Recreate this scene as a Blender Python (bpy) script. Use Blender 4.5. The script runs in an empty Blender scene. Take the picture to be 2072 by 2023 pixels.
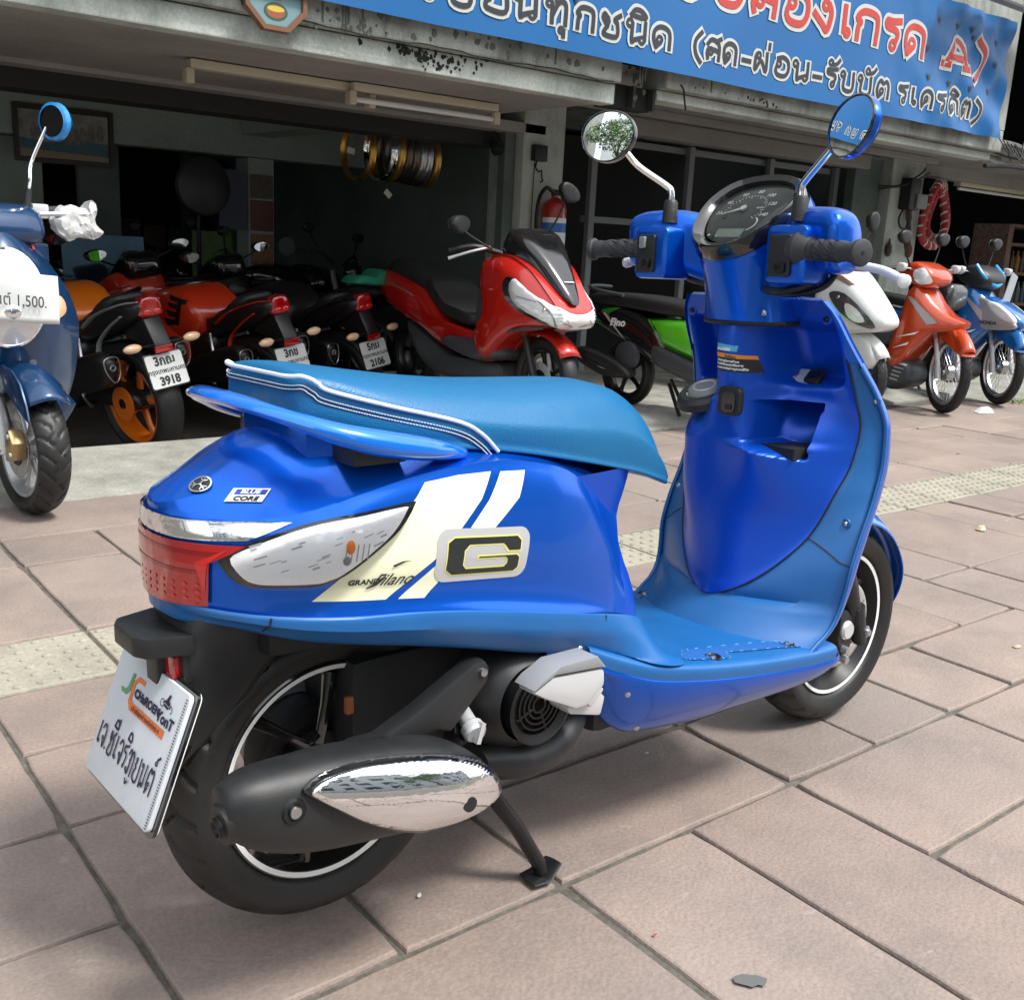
import bpy, bmesh, math, random
from math import sin, cos, pi, radians, sqrt, exp
from mathutils import Vector, Matrix
from mathutils.bvhtree import BVHTree
random.seed(7)
SC = bpy.context.scene
COL = SC.collection
# ------------------------------------------------------------------ camera, sky, sun, exposure
cam = bpy.data.cameras.new('camera'); cam.sensor_width = 36.0; cam.lens = 36.0*2106.93/2072
cam.clip_start = 0.02; cam.clip_end = 2000
camo = bpy.data.objects.new('camera', cam); COL.objects.link(camo); SC.camera = camo
R_, D_, F_ = (0.783663, -0.619047, 0.051510), (-0.108569, -0.218140, -0.969860), (0.611625, 0.754451, -0.238158)
camo.matrix_world = Matrix(((R_[0], -D_[0], -F_[0], 0), (R_[1], -D_[1], -F_[1], 0), (R_[2], -D_[2], -F_[2], 1.0029), (0, 0, 0, 1)))
W = bpy.data.worlds.new('World'); SC.world = W; W.use_nodes = True
SUN_EL, SUN_AZ = radians(58), radians(-62)      # azimuth: world angle from +x towards +y
wn = W.node_tree.nodes; bg = wn['Background']
sky = wn.new('ShaderNodeTexSky'); sky.sky_type = 'NISHITA'; sky.sun_disc = False
sky.sun_elevation = SUN_EL; sky.sun_rotation = pi/2-SUN_AZ; sky.dust_density = 4.0; sky.air_density = 1.0
hsv = wn.new('ShaderNodeHueSaturation'); hsv.inputs['Saturation'].default_value = 0.35
W.node_tree.links.new(sky.outputs[0], hsv.inputs['Color']); 
veil = wn.new('ShaderNodeMix'); veil.data_type = 'RGBA'; veil.inputs[0].default_value = .55; veil.inputs[7].default_value = (6.6, 6.9, 7.3, 1)   # thin bright overcast
W.node_tree.links.new(hsv.outputs[0], veil.inputs[6]); W.node_tree.links.new(veil.outputs[2], bg.inputs[0])
bg.inputs[1].default_value = 0.15
sl = bpy.data.lights.new('sun', 'SUN'); sl.energy = 2.2; sl.angle = radians(12); sl.color = (1, 0.96, 0.9)
so = bpy.data.objects.new('sun', sl); COL.objects.link(so)
so.rotation_euler = Vector((-cos(SUN_EL)*cos(SUN_AZ), -cos(SUN_EL)*sin(SUN_AZ), -sin(SUN_EL))).to_track_quat('-Z', 'Y').to_euler()
SC.view_settings.view_transform = 'Standard'; SC.view_settings.look = 'None'
SC.view_settings.exposure = 0.98; SC.view_settings.gamma = 1.0
SC.cycles.max_bounces = 8; SC.cycles.use_denoising = True

# ------------------------------------------------------------------ materials
def lin(c): return tuple((v/12.92 if v <= .04045 else ((v+.055)/1.055)**2.4) for v in c)
def hx(s): return lin(tuple(int(s[i:i+2], 16)/255 for i in (0, 2, 4)))
MATS = {}
def pm(name, col, rough=.5, metal=0., coat=0., noise=None, bump=None, spec=.5, trans=0., emit=None, rnd=0., crough=.05, objn=True):
    """Principled material; noise=(scale, amount, colour2), bump=(scale, strength)"""
    if isinstance(col, str): col = hx(col)
    m = bpy.data.materials.new(name); m.use_nodes = True; nt = m.node_tree; p = nt.nodes['Principled BSDF']
    p.inputs['Base Color'].default_value = (*col, 1); p.inputs['Roughness'].default_value = rough; p.inputs['Metallic'].default_value = metal
    p.inputs['Coat Weight'].default_value = coat; p.inputs['Coat Roughness'].default_value = crough
    p.inputs['Specular IOR Level'].default_value = spec; p.inputs['Transmission Weight'].default_value = trans
    if emit:
        p.inputs['Emission Color'].default_value = (*emit[0], 1); p.inputs['Emission Strength'].default_value = emit[1]
    L = nt.links.new
    if noise or bump:
        tc = nt.nodes.new('ShaderNodeTexCoord')
    last = None
    if noise:
        n = nt.nodes.new('ShaderNodeTexNoise'); n.inputs['Scale'].default_value = noise[0]; n.inputs['Detail'].default_value = 8; n.inputs['Roughness'].default_value = .65
        L(tc.outputs['Object'], n.inputs['Vector'])
        r = nt.nodes.new('ShaderNodeMapRange'); r.inputs[1].default_value = .3; r.inputs[2].default_value = .7; r.inputs[3].default_value = 0; r.inputs[4].default_value = noise[1]
        L(n.outputs[0], r.inputs[0])
        mx = nt.nodes.new('ShaderNodeMix'); mx.data_type = 'RGBA'; mx.inputs[6].default_value = (*col, 1)
        c2 = noise[2]; c2 = hx(c2) if isinstance(c2, str) else c2
        mx.inputs[7].default_value = (*c2, 1); L(r.outputs[0], mx.inputs[0]); last = mx.outputs[2]
        r2 = nt.nodes.new('ShaderNodeMapRange'); r2.inputs[3].default_value = max(0, rough-.12); r2.inputs[4].default_value = min(1, rough+.12)
        L(n.outputs[0], r2.inputs[0]); L(r2.outputs[0], p.inputs['Roughness'])
    if rnd:
        oi = nt.nodes.new('ShaderNodeObjectInfo'); h = nt.nodes.new('ShaderNodeHueSaturation')
        r = nt.nodes.new('ShaderNodeMapRange'); r.inputs[3].default_value = 1-rnd; r.inputs[4].default_value = 1+rnd
        L(oi.outputs['Random'], r.inputs[0]); L(r.outputs[0], h.inputs['Value'])
        if last: L(last, h.inputs['Color'])
        else: h.inputs['Color'].default_value = (*col, 1)
        last = h.outputs[0]
    if last: L(last, p.inputs['Base Color'])
    if bump:
        n = nt.nodes.new('ShaderNodeTexNoise'); n.inputs['Scale'].default_value = bump[0]; n.inputs['Detail'].default_value = 6
        L(tc.outputs['Object'], n.inputs['Vector'])
        b = nt.nodes.new('ShaderNodeBump'); b.inputs['Strength'].default_value = bump[1]; b.inputs['Distance'].default_value = .004
        L(n.outputs[0], b.inputs['Height']); L(b.outputs[0], p.inputs['Normal'])
    MATS[name] = m
    return m
def clear(name, tint=(1, 1, 1), rough=.02, ior=1.45):
    m = bpy.data.materials.new(name); m.use_nodes = True; nt = m.node_tree; nt.nodes.clear()
    o = nt.nodes.new('ShaderNodeOutputMaterial'); t = nt.nodes.new('ShaderNodeBsdfTransparent'); g = nt.nodes.new('ShaderNodeBsdfGlossy')
    t.inputs[0].default_value = (*tint, 1); g.inputs['Roughness'].default_value = rough
    f = nt.nodes.new('ShaderNodeFresnel'); f.inputs[0].default_value = ior; x = nt.nodes.new('ShaderNodeMixShader')
    L = nt.links.new; L(f.outputs[0], x.inputs[0]); L(t.outputs[0], x.inputs[1]); L(g.outputs[0], x.inputs[2]); L(x.outputs[0], o.inputs[0])
    return m

# ------------------------------------------------------------------ mesh helpers
def obj(name, V, F, m, parent=None, smooth=True, sharp=35, sub=0, bev=0., solid=0.):
    me = bpy.data.meshes.new(name); me.from_pydata([tuple(v) for v in V], [], F)
    bm = bmesh.new(); bm.from_mesh(me); bmesh.ops.remove_doubles(bm, verts=bm.verts, dist=1e-5)
    if bev:
        es = [e for e in bm.edges if len(e.link_faces) == 2 and e.calc_face_angle(0) > .5]
        bmesh.ops.bevel(bm, geom=es, offset=bev, segments=2, profile=.6, affect='EDGES', clamp_overlap=True)
    if len(bm.faces): bmesh.ops.recalc_face_normals(bm, faces=bm.faces) if solid or bev else None
    bm.to_mesh(me); bm.free()
    if smooth and len(me.polygons):
        me.polygons.foreach_set('use_smooth', [True]*len(me.polygons)); me.set_sharp_from_angle(angle=radians(sharp))
    me.materials.append(m)
    o = bpy.data.objects.new(name, me); COL.objects.link(o); o.parent = parent
    if sub:
        s = o.modifiers.new('sub', 'SUBSURF'); s.levels = s.render_levels = sub
    if solid:
        s = o.modifiers.new('solid', 'SOLIDIFY'); s.thickness = solid; s.offset = -1
    return o
def thing(name, label, cat, loc=(0, 0, 0), rz=0., group=None, mat=None):
    o = bpy.data.objects.new(name, None); COL.objects.link(o); o.empty_display_size = .1
    if mat is not None: o.matrix_world = mat
    else: o.location = loc; o.rotation_euler = (0, 0, rz)
    o['label'] = label; o['category'] = cat
    if group: o['group'] = group
    return o
def tag(o, label, cat, group=None):
    o['label'] = label; o['category'] = cat
    if group: o['group'] = group
    return o
def cr(P, n, closed=False, corners=()):
    """Catmull-Rom through P (tuples), n samples a span; corners stay sharp"""
    P = [Vector(p) for p in P]; out = []; N = len(P); last = N if closed else N-1
    for i in range(last):
        p1, p2 = P[i], P[(i+1) % N]
        p0 = P[i-1] if (i > 0 or closed) and i not in corners else p1*2-p2
        p3 = P[(i+2) % N] if (i+2 < N or closed) and (i+1) % N not in corners else p2*2-p1
        if i in corners or (i == 0 and not closed): p0 = p1+(p1-p2)*.6
        if (i+1) % N in corners or (i+1 == N-1 and not closed): p3 = p2+(p2-p1)*.6
        for k in range(n):
            t = k/n
            out.append(.5*((2*p1)+(p2-p0)*t+(2*p0-5*p1+4*p2-p3)*t*t+(3*p1-p0-3*p2+p3)*t**3))
    if not closed: out.append(P[-1].copy())
    return out
def tabf(T):
    """T: list of (x, a, b, ...) -> smooth interpolation of the columns"""
    xs = [r[0] for r in T]
    def d(i, c):
        if i == 0: return (T[1][c]-T[0][c])/(xs[1]-xs[0])
        if i == len(T)-1: return (T[-1][c]-T[-2][c])/(xs[-1]-xs[-2])
        a = (T[i][c]-T[i-1][c])/(xs[i]-xs[i-1]); b = (T[i+1][c]-T[i][c])/(xs[i+1]-xs[i])
        return 0 if a*b <= 0 else 2*a*b/(a+b)
    def f(x):
        x = min(max(x, xs[0]), xs[-1]); i = 0
        while i < len(xs)-2 and x > xs[i+1]: i += 1
        h = xs[i+1]-xs[i]; t = (x-xs[i])/h; r = []
        for c in range(1, len(T[0])):
            r.append((2*t**3-3*t*t+1)*T[i][c]+(t**3-2*t*t+t)*h*d(i, c)+(3*t*t-2*t**3)*T[i+1][c]+(t**3-t*t)*h*d(i+1, c))
        return r[0] if len(r) == 1 else r
    return f
def grid(rows, closed=False, capa=False, capb=False, flip=False):
    V = [p for r in rows for p in r]; n = len(rows[0]); F = []
    for i in range(len(rows)-1):
        for j in range(n if closed else n-1):
            a, b, c, d = i*n+j, i*n+(j+1) % n, (i+1)*n+(j+1) % n, (i+1)*n+j
            F.append((a, b, c, d) if not flip else (d, c, b, a))
    if capa: F.append(tuple(range(n))[::-1] if not flip else tuple(range(n)))
    if capb: F.append(tuple(range((len(rows)-1)*n, len(rows)*n)) if not flip else tuple(range((len(rows)-1)*n, len(rows)*n))[::-1])
    return V, F
def mirr(VF):
    V, F = VF
    return [(v[0], -v[1], v[2]) for v in V], [f[::-1] for f in F]
def join(*A):
    V, F = [], []
    for v, f in A:
        k = len(V); V += list(v); F += [tuple(i+k for i in q) for q in f]
    return V, F
def xf(VF, M):
    return [tuple(M @ Vector(v)) for v in VF[0]], VF[1]
def tube(P, r, n=10, caps=True, flat=None, up=None):
    """sweep along P; r a number, list or list of (ra, rb)"""
    P = [Vector(p) for p in P]; N = len(P); rows = []; prev = None
    for i, p in enumerate(P):
        t = (P[min(i+1, N-1)]-P[max(i-1, 0)]).normalized()
        if up is not None: s = t.cross(Vector(up)).normalized()
        elif prev is None: s = t.orthogonal().normalized()
        else: s = (prev-t*prev.dot(t)).normalized()
        prev = s; q = t.cross(s)
        k = r[i] if isinstance(r, (list, tuple)) else r
        a, b = k if isinstance(k, (list, tuple)) else (k, k)
        rows.append([p+s*a*cos(2*pi*j/n)+q*b*sin(2*pi*j/n) for j in range(n)])
    return grid(rows, True, caps, caps)
def lathe(prof, n=48, axis='y', ang=(0, 2*pi), fn=None):
    """profile of (radius, along) turned about an axis"""
    rows = []; full = abs(ang[1]-ang[0]-2*pi) < 1e-6
    for i in range(n if full else n+1):
        a = ang[0]+(ang[1]-ang[0])*i/n; r = []
        for k, (q, h) in enumerate(prof):
            if fn: q, h = fn(a, k, q, h)
            c, s = q*cos(a), q*sin(a)
            r.append({'y': (c, h, s), 'x': (h, c, s), 'z': (c, s, h)}[axis])
        rows.append(r)
    if full: rows.append(rows[0])
    return grid(rows)
def box(a, b):
    x0, y0, z0 = a; x1, y1, z1 = b
    V = [(x0, y0, z0), (x1, y0, z0), (x1, y1, z0), (x0, y1, z0), (x0, y0, z1), (x1, y0, z1), (x1, y1, z1), (x0, y1, z1)]
    return V, [(3, 2, 1, 0), (4, 5, 6, 7), (0, 1, 5, 4), (1, 2, 6, 5), (2, 3, 7, 6), (3, 0, 4, 7)]
def prism(P, a, b, axis='y'):
    """polygon P (two coordinates) extruded along an axis from a to b"""
    f = {'y': lambda p, h: (p[0], h, p[1]), 'z': lambda p, h: (p[0], p[1], h), 'x': lambda p, h: (h, p[0], p[1])}[axis]
    n = len(P); V = [f(p, a) for p in P]+[f(p, b) for p in P]
    return V, [tuple(range(n)), tuple(range(2*n-1, n-1, -1))]+[(i, i+n, (i+1) % n+n, (i+1) % n) for i in range(n)]
def ball(c, r, n=12, m=8):
    if not isinstance(r, (tuple, list)): r = (r, r, r)
    rows = [[(c[0]+r[0]*sin(pi*i/m)*cos(2*pi*j/n), c[1]+r[1]*sin(pi*i/m)*sin(2*pi*j/n), c[2]+r[2]*cos(pi*i/m)) for j in range(n)] for i in range(m+1)]
    return grid(rows, True, flip=True)
def disc(c, r, n=20, axis='y', h=.002):
    return prism([(c[0 if axis != 'x' else 1]+r*cos(2*pi*i/n), c[2 if axis != 'z' else 1]+r*sin(2*pi*i/n)) for i in range(n)], c['xyz'.index(axis)]-h/2, c['xyz'.index(axis)]+h/2, axis)
def rrect(w, h, r, n=4):
    P = []
    for cx, cy, a0 in ((w/2-r, h/2-r, 0), (-w/2+r, h/2-r, pi/2), (-w/2+r, -h/2+r, pi), (w/2-r, -h/2+r, 1.5*pi)):
        for i in range(n+1): P.append((cx+r*cos(a0+i*pi/2/n), cy+r*sin(a0+i*pi/2/n)))
    return P
def flat2d(polys=None, text=None, size=.1, bold=0., shear=0., align='LEFT', res=4, spacing=1.):
    """filled 2D polygons (or lettering) as (V2, F)"""
    if text is not None:
        c = bpy.data.curves.new('t', 'FONT'); c.body = text; c.size = size; c.offset = bold; c.shear = shear; c.align_x = align; c.resolution_u = res; c.space_character = spacing
    else:
        c = bpy.data.curves.new('t', 'CURVE'); c.dimensions = '2D'; c.fill_mode = 'BOTH'
        for P in polys:
            s = c.splines.new('POLY'); s.points.add(len(P)-1); s.use_cyclic_u = True
            for q, p in zip(s.points, P): q.co = (p[0], p[1], 0, 1)
    o = bpy.data.objects.new('t', c); COL.objects.link(o); dg = bpy.context.evaluated_depsgraph_get()
    me = bpy.data.meshes.new_from_object(o.evaluated_get(dg))
    V = [(v.co.x, v.co.y) for v in me.vertices]; F = [tuple(p.vertices) for p in me.polygons]
    bpy.data.objects.remove(o); bpy.data.meshes.remove(me); bpy.data.curves.remove(c)
    return V, F
def dense(V, F, L):
    bm = bmesh.new(); vs = [bm.verts.new((v[0], v[1], 0)) for v in V]
    for f in F:
        try: bm.faces.new([vs[i] for i in f])
        except ValueError: pass
    bmesh.ops.triangulate(bm, faces=bm.faces)
    for _ in range(6):
        es = [e for e in bm.edges if e.calc_length() > L]
        if not es: break
        bmesh.ops.subdivide_edges(bm, edges=es, cuts=1); bmesh.ops.triangulate(bm, faces=bm.faces)
    bm.verts.index_update(); r = [(v.co.x, v.co.y) for v in bm.verts], [tuple(v.index for v in f.verts) for f in bm.faces]
    bm.free(); return r
def bvh_of(*objs):
    V, F = [], []
    for o in objs:
        k = len(V); V += [v.co.copy() for v in o.data.vertices]; F += [tuple(i+k for i in p.vertices) for p in o.data.polygons]
    return BVHTree.FromPolygons(V, F)
def face_to(V, F, w):
    s = sum((Vector(V[f[1]])-Vector(V[f[0]])).cross(Vector(V[f[2]])-Vector(V[f[0]])).dot(w) for f in F)
    return F if s > 0 else [f[::-1] for f in F]
def decal(name, VF2, bvh, m, parent, ray, off=.001, L=.012, solid=0., bulge=0., smooth=True):
    """lay flat shapes on a surface: ray(u, v) -> (origin, direction)"""
    V2, F = dense(*VF2, L); V = []
    cu = sum(v[0] for v in V2)/len(V2); cv = sum(v[1] for v in V2)/len(V2); rm = max(1e-6, max(math.hypot(v[0]-cu, v[1]-cv) for v in V2))
    for u, v in V2:
        o, d = ray(u, v); o = Vector(o); d = Vector(d).normalized(); h = bvh.ray_cast(o, d)
        if h[0] is None: h = bvh.find_nearest(o+d*.8)
        n = h[1] if h[1].dot(d) < 0 else -h[1]
        e = off+bulge*max(0, 1-(math.hypot(u-cu, v-cv)/rm)**2)
        V.append(h[0]+n*e*.5-d*e*.5)
    F = face_to(V, F, -d)
    return obj(name, V, F, m, parent, smooth=smooth, sharp=60, solid=solid)
def place(VF2, f):
    """flat shape to 3D through f(u, v)"""
    return [tuple(f(u, v)) for u, v in VF2[0]], VF2[1]
# ------------------------------------------------------------------ shared materials
PAINT = pm('blue satin metallic paint', (.001, .105, .62), .24, .6, .35, crough=.06, bump=(900, .02), spec=.35)
PAINTG = pm('blue glossy paint', (.002, .17, .78), .16, .25, 1.)
INNER = pm('deep blue moulded panel', (.001, .072, .52), .36, .35, .15, crough=.2, bump=(1500, .05))
TRIM = pm('light blue textured trim', (.006, .100, .32), .40, 0, .1, crough=.3, noise=(14, .45, (.012, .135, .37)), bump=(1800, .1))
VINYL = pm('blue seat vinyl', (.002, .125, .29), .40, 0, 0, noise=(9, .5, (.003, .10, .25)), bump=(420, .25))
WHITEV = pm('white piping', (.75, .78, .8), .45)
BLKP = pm('black textured plastic', (.011, .012, .013), .45, noise=(30, .5, (.020, .021, .023)), bump=(900, .15))
BLKG = pm('gloss black', (.008, .008, .009), .12, 0, .8)
BLKR = pm('black satin metal', (.012, .012, .013), .33, .3)
RUB = pm('tyre rubber', (.008, .0085, .009), .50, noise=(25, .6, (.018, .018, .0175)), bump=(200, .2))
GRIP = pm('grip rubber', (.032, .034, .037), .6, bump=(500, .2))
CHROME = pm('chrome', (.86, .87, .88), .04, 1.)
STEEL = pm('steel', (.55, .56, .57), .3, 1., noise=(40, .5, (.35, .35, .36)))
DISCM = pm('brushed disc steel', (.42, .41, .39), .42, .35, noise=(60, .4, (.30, .29, .28)))
ALU = pm('cast aluminium', (.5, .51, .52), .42, .8, noise=(30, .5, (.36, .37, .38)))
SILV = pm('silver painted plastic', (.55, .56, .57), .35, .3)
GREY = pm('grey plastic', (.22, .23, .24), .5)
DARK = pm('dark engine parts', (.006, .006, .0065), .6, noise=(20, .6, (.015, .015, .015)))
MIRR = pm('mirror glass', (.92, .94, .95), .01, 1.)
REDL = pm('red lamp plastic', (.36, .002, .004), .06, 0, 1., spec=.6)
REDD = pm('dark red lamp reflector', (.24, .001, .002), .12, .1, .8)
ORNG = pm('orange bulb', (.9, .22, .02), .2, emit=None)
WHT = pm('white print', (.82, .83, .82), .4)
CREAM = pm('pale yellow decal', (.86, .85, .52), .35, noise=(3, .8, (.86, .87, .74)))
YEL = pm('yellow outline print', (.85, .80, .22), .4)
SLVD = pm('silver decal', (.60, .62, .63), .3, .35)
CHAR = pm('charcoal print', (.018, .024, .022), .35)
CLR = clear('clear lens')
REFL = pm('lamp reflector', (.92, .93, .94), .25, 0, .6, bump=(45, .5))
STRIPE = pm('rim stripe', (.75, .77, .76), .3)
GLASS = clear('dial glass', (.95, .97, .96), .03)
def ZB(v): return v
# ------------------------------------------------------------------ wheels (built about the y axis, placed by a matrix)
def tyre_mesh(R, w, rb, n=144, tread=None, depth=.0065):
    hw = w/2
    P = [(rb, -hw*.74), (rb+.006, -hw*.86), (rb+(R-rb)*.34, -hw*.98), (rb+(R-rb)*.50, -hw*1.0), (R-.022, -hw*.93), (R-.011, -hw*.70), (R-.0035, -hw*.40), (R, 0)]
    P += [(r, -y) for r, y in P[-2::-1]]
    prof = [(p[0], p[1]) for p in [(q.x, q.y) for q in cr([(a, b, 0) for a, b in P], 4)]]
    def fn(a, k, q, h):
        if tread and q > R-.034:
            q -= depth*tread(a, h/hw)
        return q, h
    return lathe(prof, n, 'y', fn=fn)
def tread_slash(N):
    def t(a, u):
        s = abs(u); ph = (a/(2*pi)*N+(.5 if u > 0 else 0)-s*1.15+.25*s*s) % 1.0
        g = max(0, 1-abs(ph-.5)/.14) if .13 < s < .95 else 0
        ph2 = (a/(2*pi)*N*.5+(.25 if u > 0 else .75)+s*.5) % 1.0
        g2 = max(0, 1-abs(ph2-.5)/.035) if .05 < s < .45 else 0
        return min(1, 1.4*max(g, g2))
    return t
def wheel(par, M, R, w, rb, spokes, rim_m, disc_side=0, stripe=None, hubm=None, tread=None, n=144, sp_w=.016, drum=.05, wires=0):
    """tyre > rim > spokes as parts of par; disc_side -1/1 adds a drilled brake disc"""
    t = obj('tyre', *xf(tyre_mesh(R, w, rb, n, tread), M), RUB, par, sharp=50)
    hw = w*.36
    prof = [(rb+.004, -hw), (rb-.002, -hw-.004), (rb-.012, -hw-.002), (rb-.02, -hw+.012), (rb-.028, -hw*.35), (rb-.028, hw*.35), (rb-.02, hw-.012), (rb-.012, hw+.002), (rb-.002, hw+.004), (rb+.004, hw)]
    obj('rim', *xf(lathe(prof, 72), M), rim_m, par, sharp=30)
    if stripe:
        for s in (-1, 1):
            obj('rim_stripe', *xf(lathe([(rb-.0115, s*(hw+.0035)), (rb-.0045, s*(hw+.0052))], 96), M), stripe, par)
    hm = hubm or rim_m
    if spokes < 0:      # V-shaped pairs joined by a web near the hub
        for k in range(-spokes):
            a0 = radians(111)+2*pi*k/-spokes; VF = []
            for sg in (-1, 1):
                VF.append(tube([(r*cos(a0+sg*d), y, r*sin(a0+sg*d)) for r, d, y in ((.040, .20, -.024), (.058, .30, -.027), (.095, .40, -.027), (rb-.022, .46, -.022))], [(.010, .010), (.009, .010), (.0075, .011), (.011, .012)], 10, up=(0, 1, 0)))
            VF.append(tube([(.052*cos(a0+t), -.026, .052*sin(a0+t)) for t in [-.3+.1*i for i in range(7)]], [(.008, .009)]*7, 8, up=(0, 1, 0)))
            obj('spoke', *xf(join(*VF), M), rim_m, par)
    for k in range(max(0, spokes)):
        a = 2*pi*k/spokes+.55; c, s = cos(a), sin(a)
        pts = [(drum*.55, .0), ((drum+rb)*.5, .004), (rb-.024, .0)]
        V, F = tube([(q*c, y, q*s) for q, y in cr([(p[0], p[1], 0) for p in pts], 4) for y in [y]] if False else [(p[0]*c, p[1], p[0]*s) for p in pts], [(sp_w*1.25, .017), (sp_w*.8, .014), (sp_w*1.3, .018)], 10, up=(-s, .0, c) if False else (0, 1, 0))
        obj('spoke', *xf((V, F), M), rim_m, par)
    if wires:
        VF = []
        for k in range(wires):
            a = 2*pi*k/wires; b = a+(.42 if k % 2 else -.42); y = .025 if k % 4 < 2 else -.025
            VF.append(tube([(.034*cos(b), y, .034*sin(b)), ((rb-.02)*cos(a), 0, (rb-.02)*sin(a))], .0016, 5))
        o = obj('wire_spokes', *xf(join(*VF), M), STEEL, par); o['kind'] = 'stuff'
    obj('hub', *xf(lathe([(.0, -.045), (.018, -.045), (.022, -.034), (drum*.8, -.03), (drum, -.022), (drum, .022), (drum*.8, .03), (.022, .034), (.018, .045), (0, .045)], 32), M), hm, par)
    if disc_side:
        y = disc_side*.048; V, F = [], []
        n1 = 120; ro, ri = .098, .052
        rows = [[(r*cos(2*pi*i/n1), y, r*sin(2*pi*i/n1)) for r in (ri, .060, .068, .076, .084, .091, ro)] for i in range(n1)]
        g = grid(rows+[rows[0]], flip=True); nc = 6
        keep = [f for q, f in enumerate(g[1]) if not ((q % nc) in (1, 2, 4) and ((q//nc)+(q % nc)*3) % 10 == 0)]
        obj('brake_disc', *xf((g[0], keep), M), DISCM, par, solid=.0035)
        obj('disc_carrier', *xf(lathe([(.02, y), (.056, y), (.056, y+.004*disc_side), (.02, y+.01*disc_side)], 5*6), M), BLKR, par)
    return t
def T(x=0, y=0, z=0): return Matrix.Translation((x, y, z))
def RX(a): return Matrix.Rotation(a, 4, 'X')
def RY(a): return Matrix.Rotation(a, 4, 'Y')
def RZ(a): return Matrix.Rotation(a, 4, 'Z')
# ------------------------------------------------------------------ the blue scooter (its own frame: x forward, y left, z up)
BM = Matrix(((0.999700, -0.024478, -0.000675, 0.660159), (0.024488, 0.999320, 0.027565, 1.231337), (0, -0.027573, 0.999620, 0), (0, 0, 0, 1)))
S = thing('motor_scooter', 'bright blue step-through scooter with pale yellow side stripe and big G, parked alone in front', 'scooter', mat=BM)
ZR = .227+.036
wheel(S, T(0, 0, ZR), .227, .112, .163, -3, BLKG, stripe=STRIPE, tread=tread_slash(22), n=480, sp_w=.015, drum=.050, hubm=BLKR)
obj('brake_drum', *lathe([(.03, .01), (.078, .01), (.082, .02), (.082, .06)], 36), DARK, S).location = (0, 0, ZR)
FRONT = T(1.28, 0, .227)
wheel(S, FRONT, .227, .108, .163, 5, BLKR, disc_side=-1, stripe=STRIPE, tread=tread_slash(22), n=400, sp_w=.012)
# --- body shell
# x: top z | crease w, z | crest w, z | mid w, z | flare w, z | bottom w, z
BT = [(-.222, .672, .006, .671, .010, .664, .012, .610, .011, .575, .010, .556),
      (-.2195, .675, .018, .674, .030, .664, .034, .610, .031, .575, .029, .555),
      (-.215, .678, .030, .677, .048, .664, .053, .610, .049, .574, .046, .553),
      (-.207, .684, .042, .681, .064, .664, .070, .610, .065, .573, .061, .551),
      (-.190, .696, .054, .686, .085, .664, .094, .608, .088, .570, .084, .549),
      (-.164, .713, .068, .690, .106, .663, .117, .606, .112, .566, .109, .546),
      (-.125, .736, .082, .698, .128, .662, .141, .604, .137, .562, .137, .541),
      (-.080, .752, .098, .708, .147, .671, .163, .604, .158, .560, .160, .538),
      (-.020, .756, .115, .724, .163, .690, .178, .605, .170, .557, .174, .533),
      (.090, .752, .132, .732, .173, .711, .188, .604, .177, .548, .183, .523),
      (.180, .742, .136, .726, .175, .715, .189, .600, .176, .533, .185, .507),
      (.280, .722, .134, .708, .170, .700, .185, .585, .172, .512, .182, .484),
      (.340, .708, .128, .690, .162, .678, .177, .565, .168, .496, .176, .470),
      (.430, .690, .112, .660, .140, .584, .156, .525, .155, .468, .158, .449),
      (.490, .680, .104, .600, .126, .482, .133, .470, .136, .448, .138, .430)]
bf = tabf(BT)
def body_rows(x0, x1, n):
    rows = []
    for i in range(n+1):
        x = x0+(x1-x0)*i/n; v = bf(x)
        zt, wc, zc, ws, zs, wm, zm, wl, zl, wb, zb = v
        P = [(x, 0, zt), (x, -wc*.55, zt-(zt-zc)*.18), (x, -wc, zc), (x, -(wc+ws)*.5, (zc+zs)*.5-.002), (x, -ws, zs), (x, -(ws+(wm-ws)*.75), zs+(zm-zs)*.35), (x, -wm, zm), (x, -wl, zl), (x, -wb, zb)]
        rows.append([tuple(p) for p in cr(P, 6, corners=(2, 4))])
    return rows
xs_ = [-.222, -.2212, -.2195, -.2172, -.2145, -.211, -.207, -.202, -.196]
rows = []
for x in xs_: rows += body_rows(x, x, 0) if False else [body_rows(x, x+1e-9, 1)[0]]
rows += body_rows(-.19, .49, 110)
half = grid(rows, capa=False)
body = obj('body_cover', *join(half, mirr(half), grid([[(p[0], p[1], p[2]) for p in rows[0]], [(p[0], -p[1], p[2]) for p in rows[0]]])), PAINT, S, sharp=28)
BB = bvh_of(body)
# inner column under the seat front
fr = tabf([(.40, .150, .43), (.50, .128, .540), (.60, .118, .528), (.66, .118, .546)])
rows = []
for i in range(13):
    z = .385+(.668-.385)*i/12; xf_ = tabf([(.385, .562), (.455, .552), (.52, .530), (.575, .520), (.64, .535), (.668, .538)])(z); w = tabf([(.385, .135), (.455, .128), (.575, .108), (.68, .118)])(z)
    P = [(.30, -w-.03, z), (xf_-.09, -w-.012, z), (xf_-.03, -w*.95, z), (xf_, -w*.62, z), (xf_+.012, 0, z), (xf_, w*.62, z), (xf_-.03, w*.95, z), (xf_-.09, w+.012, z), (.30, w+.03, z)]
    rows.append([tuple(p) for p in cr(P, 4)])
obj('under_seat_panel', *grid(rows), INNER, S)
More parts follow.
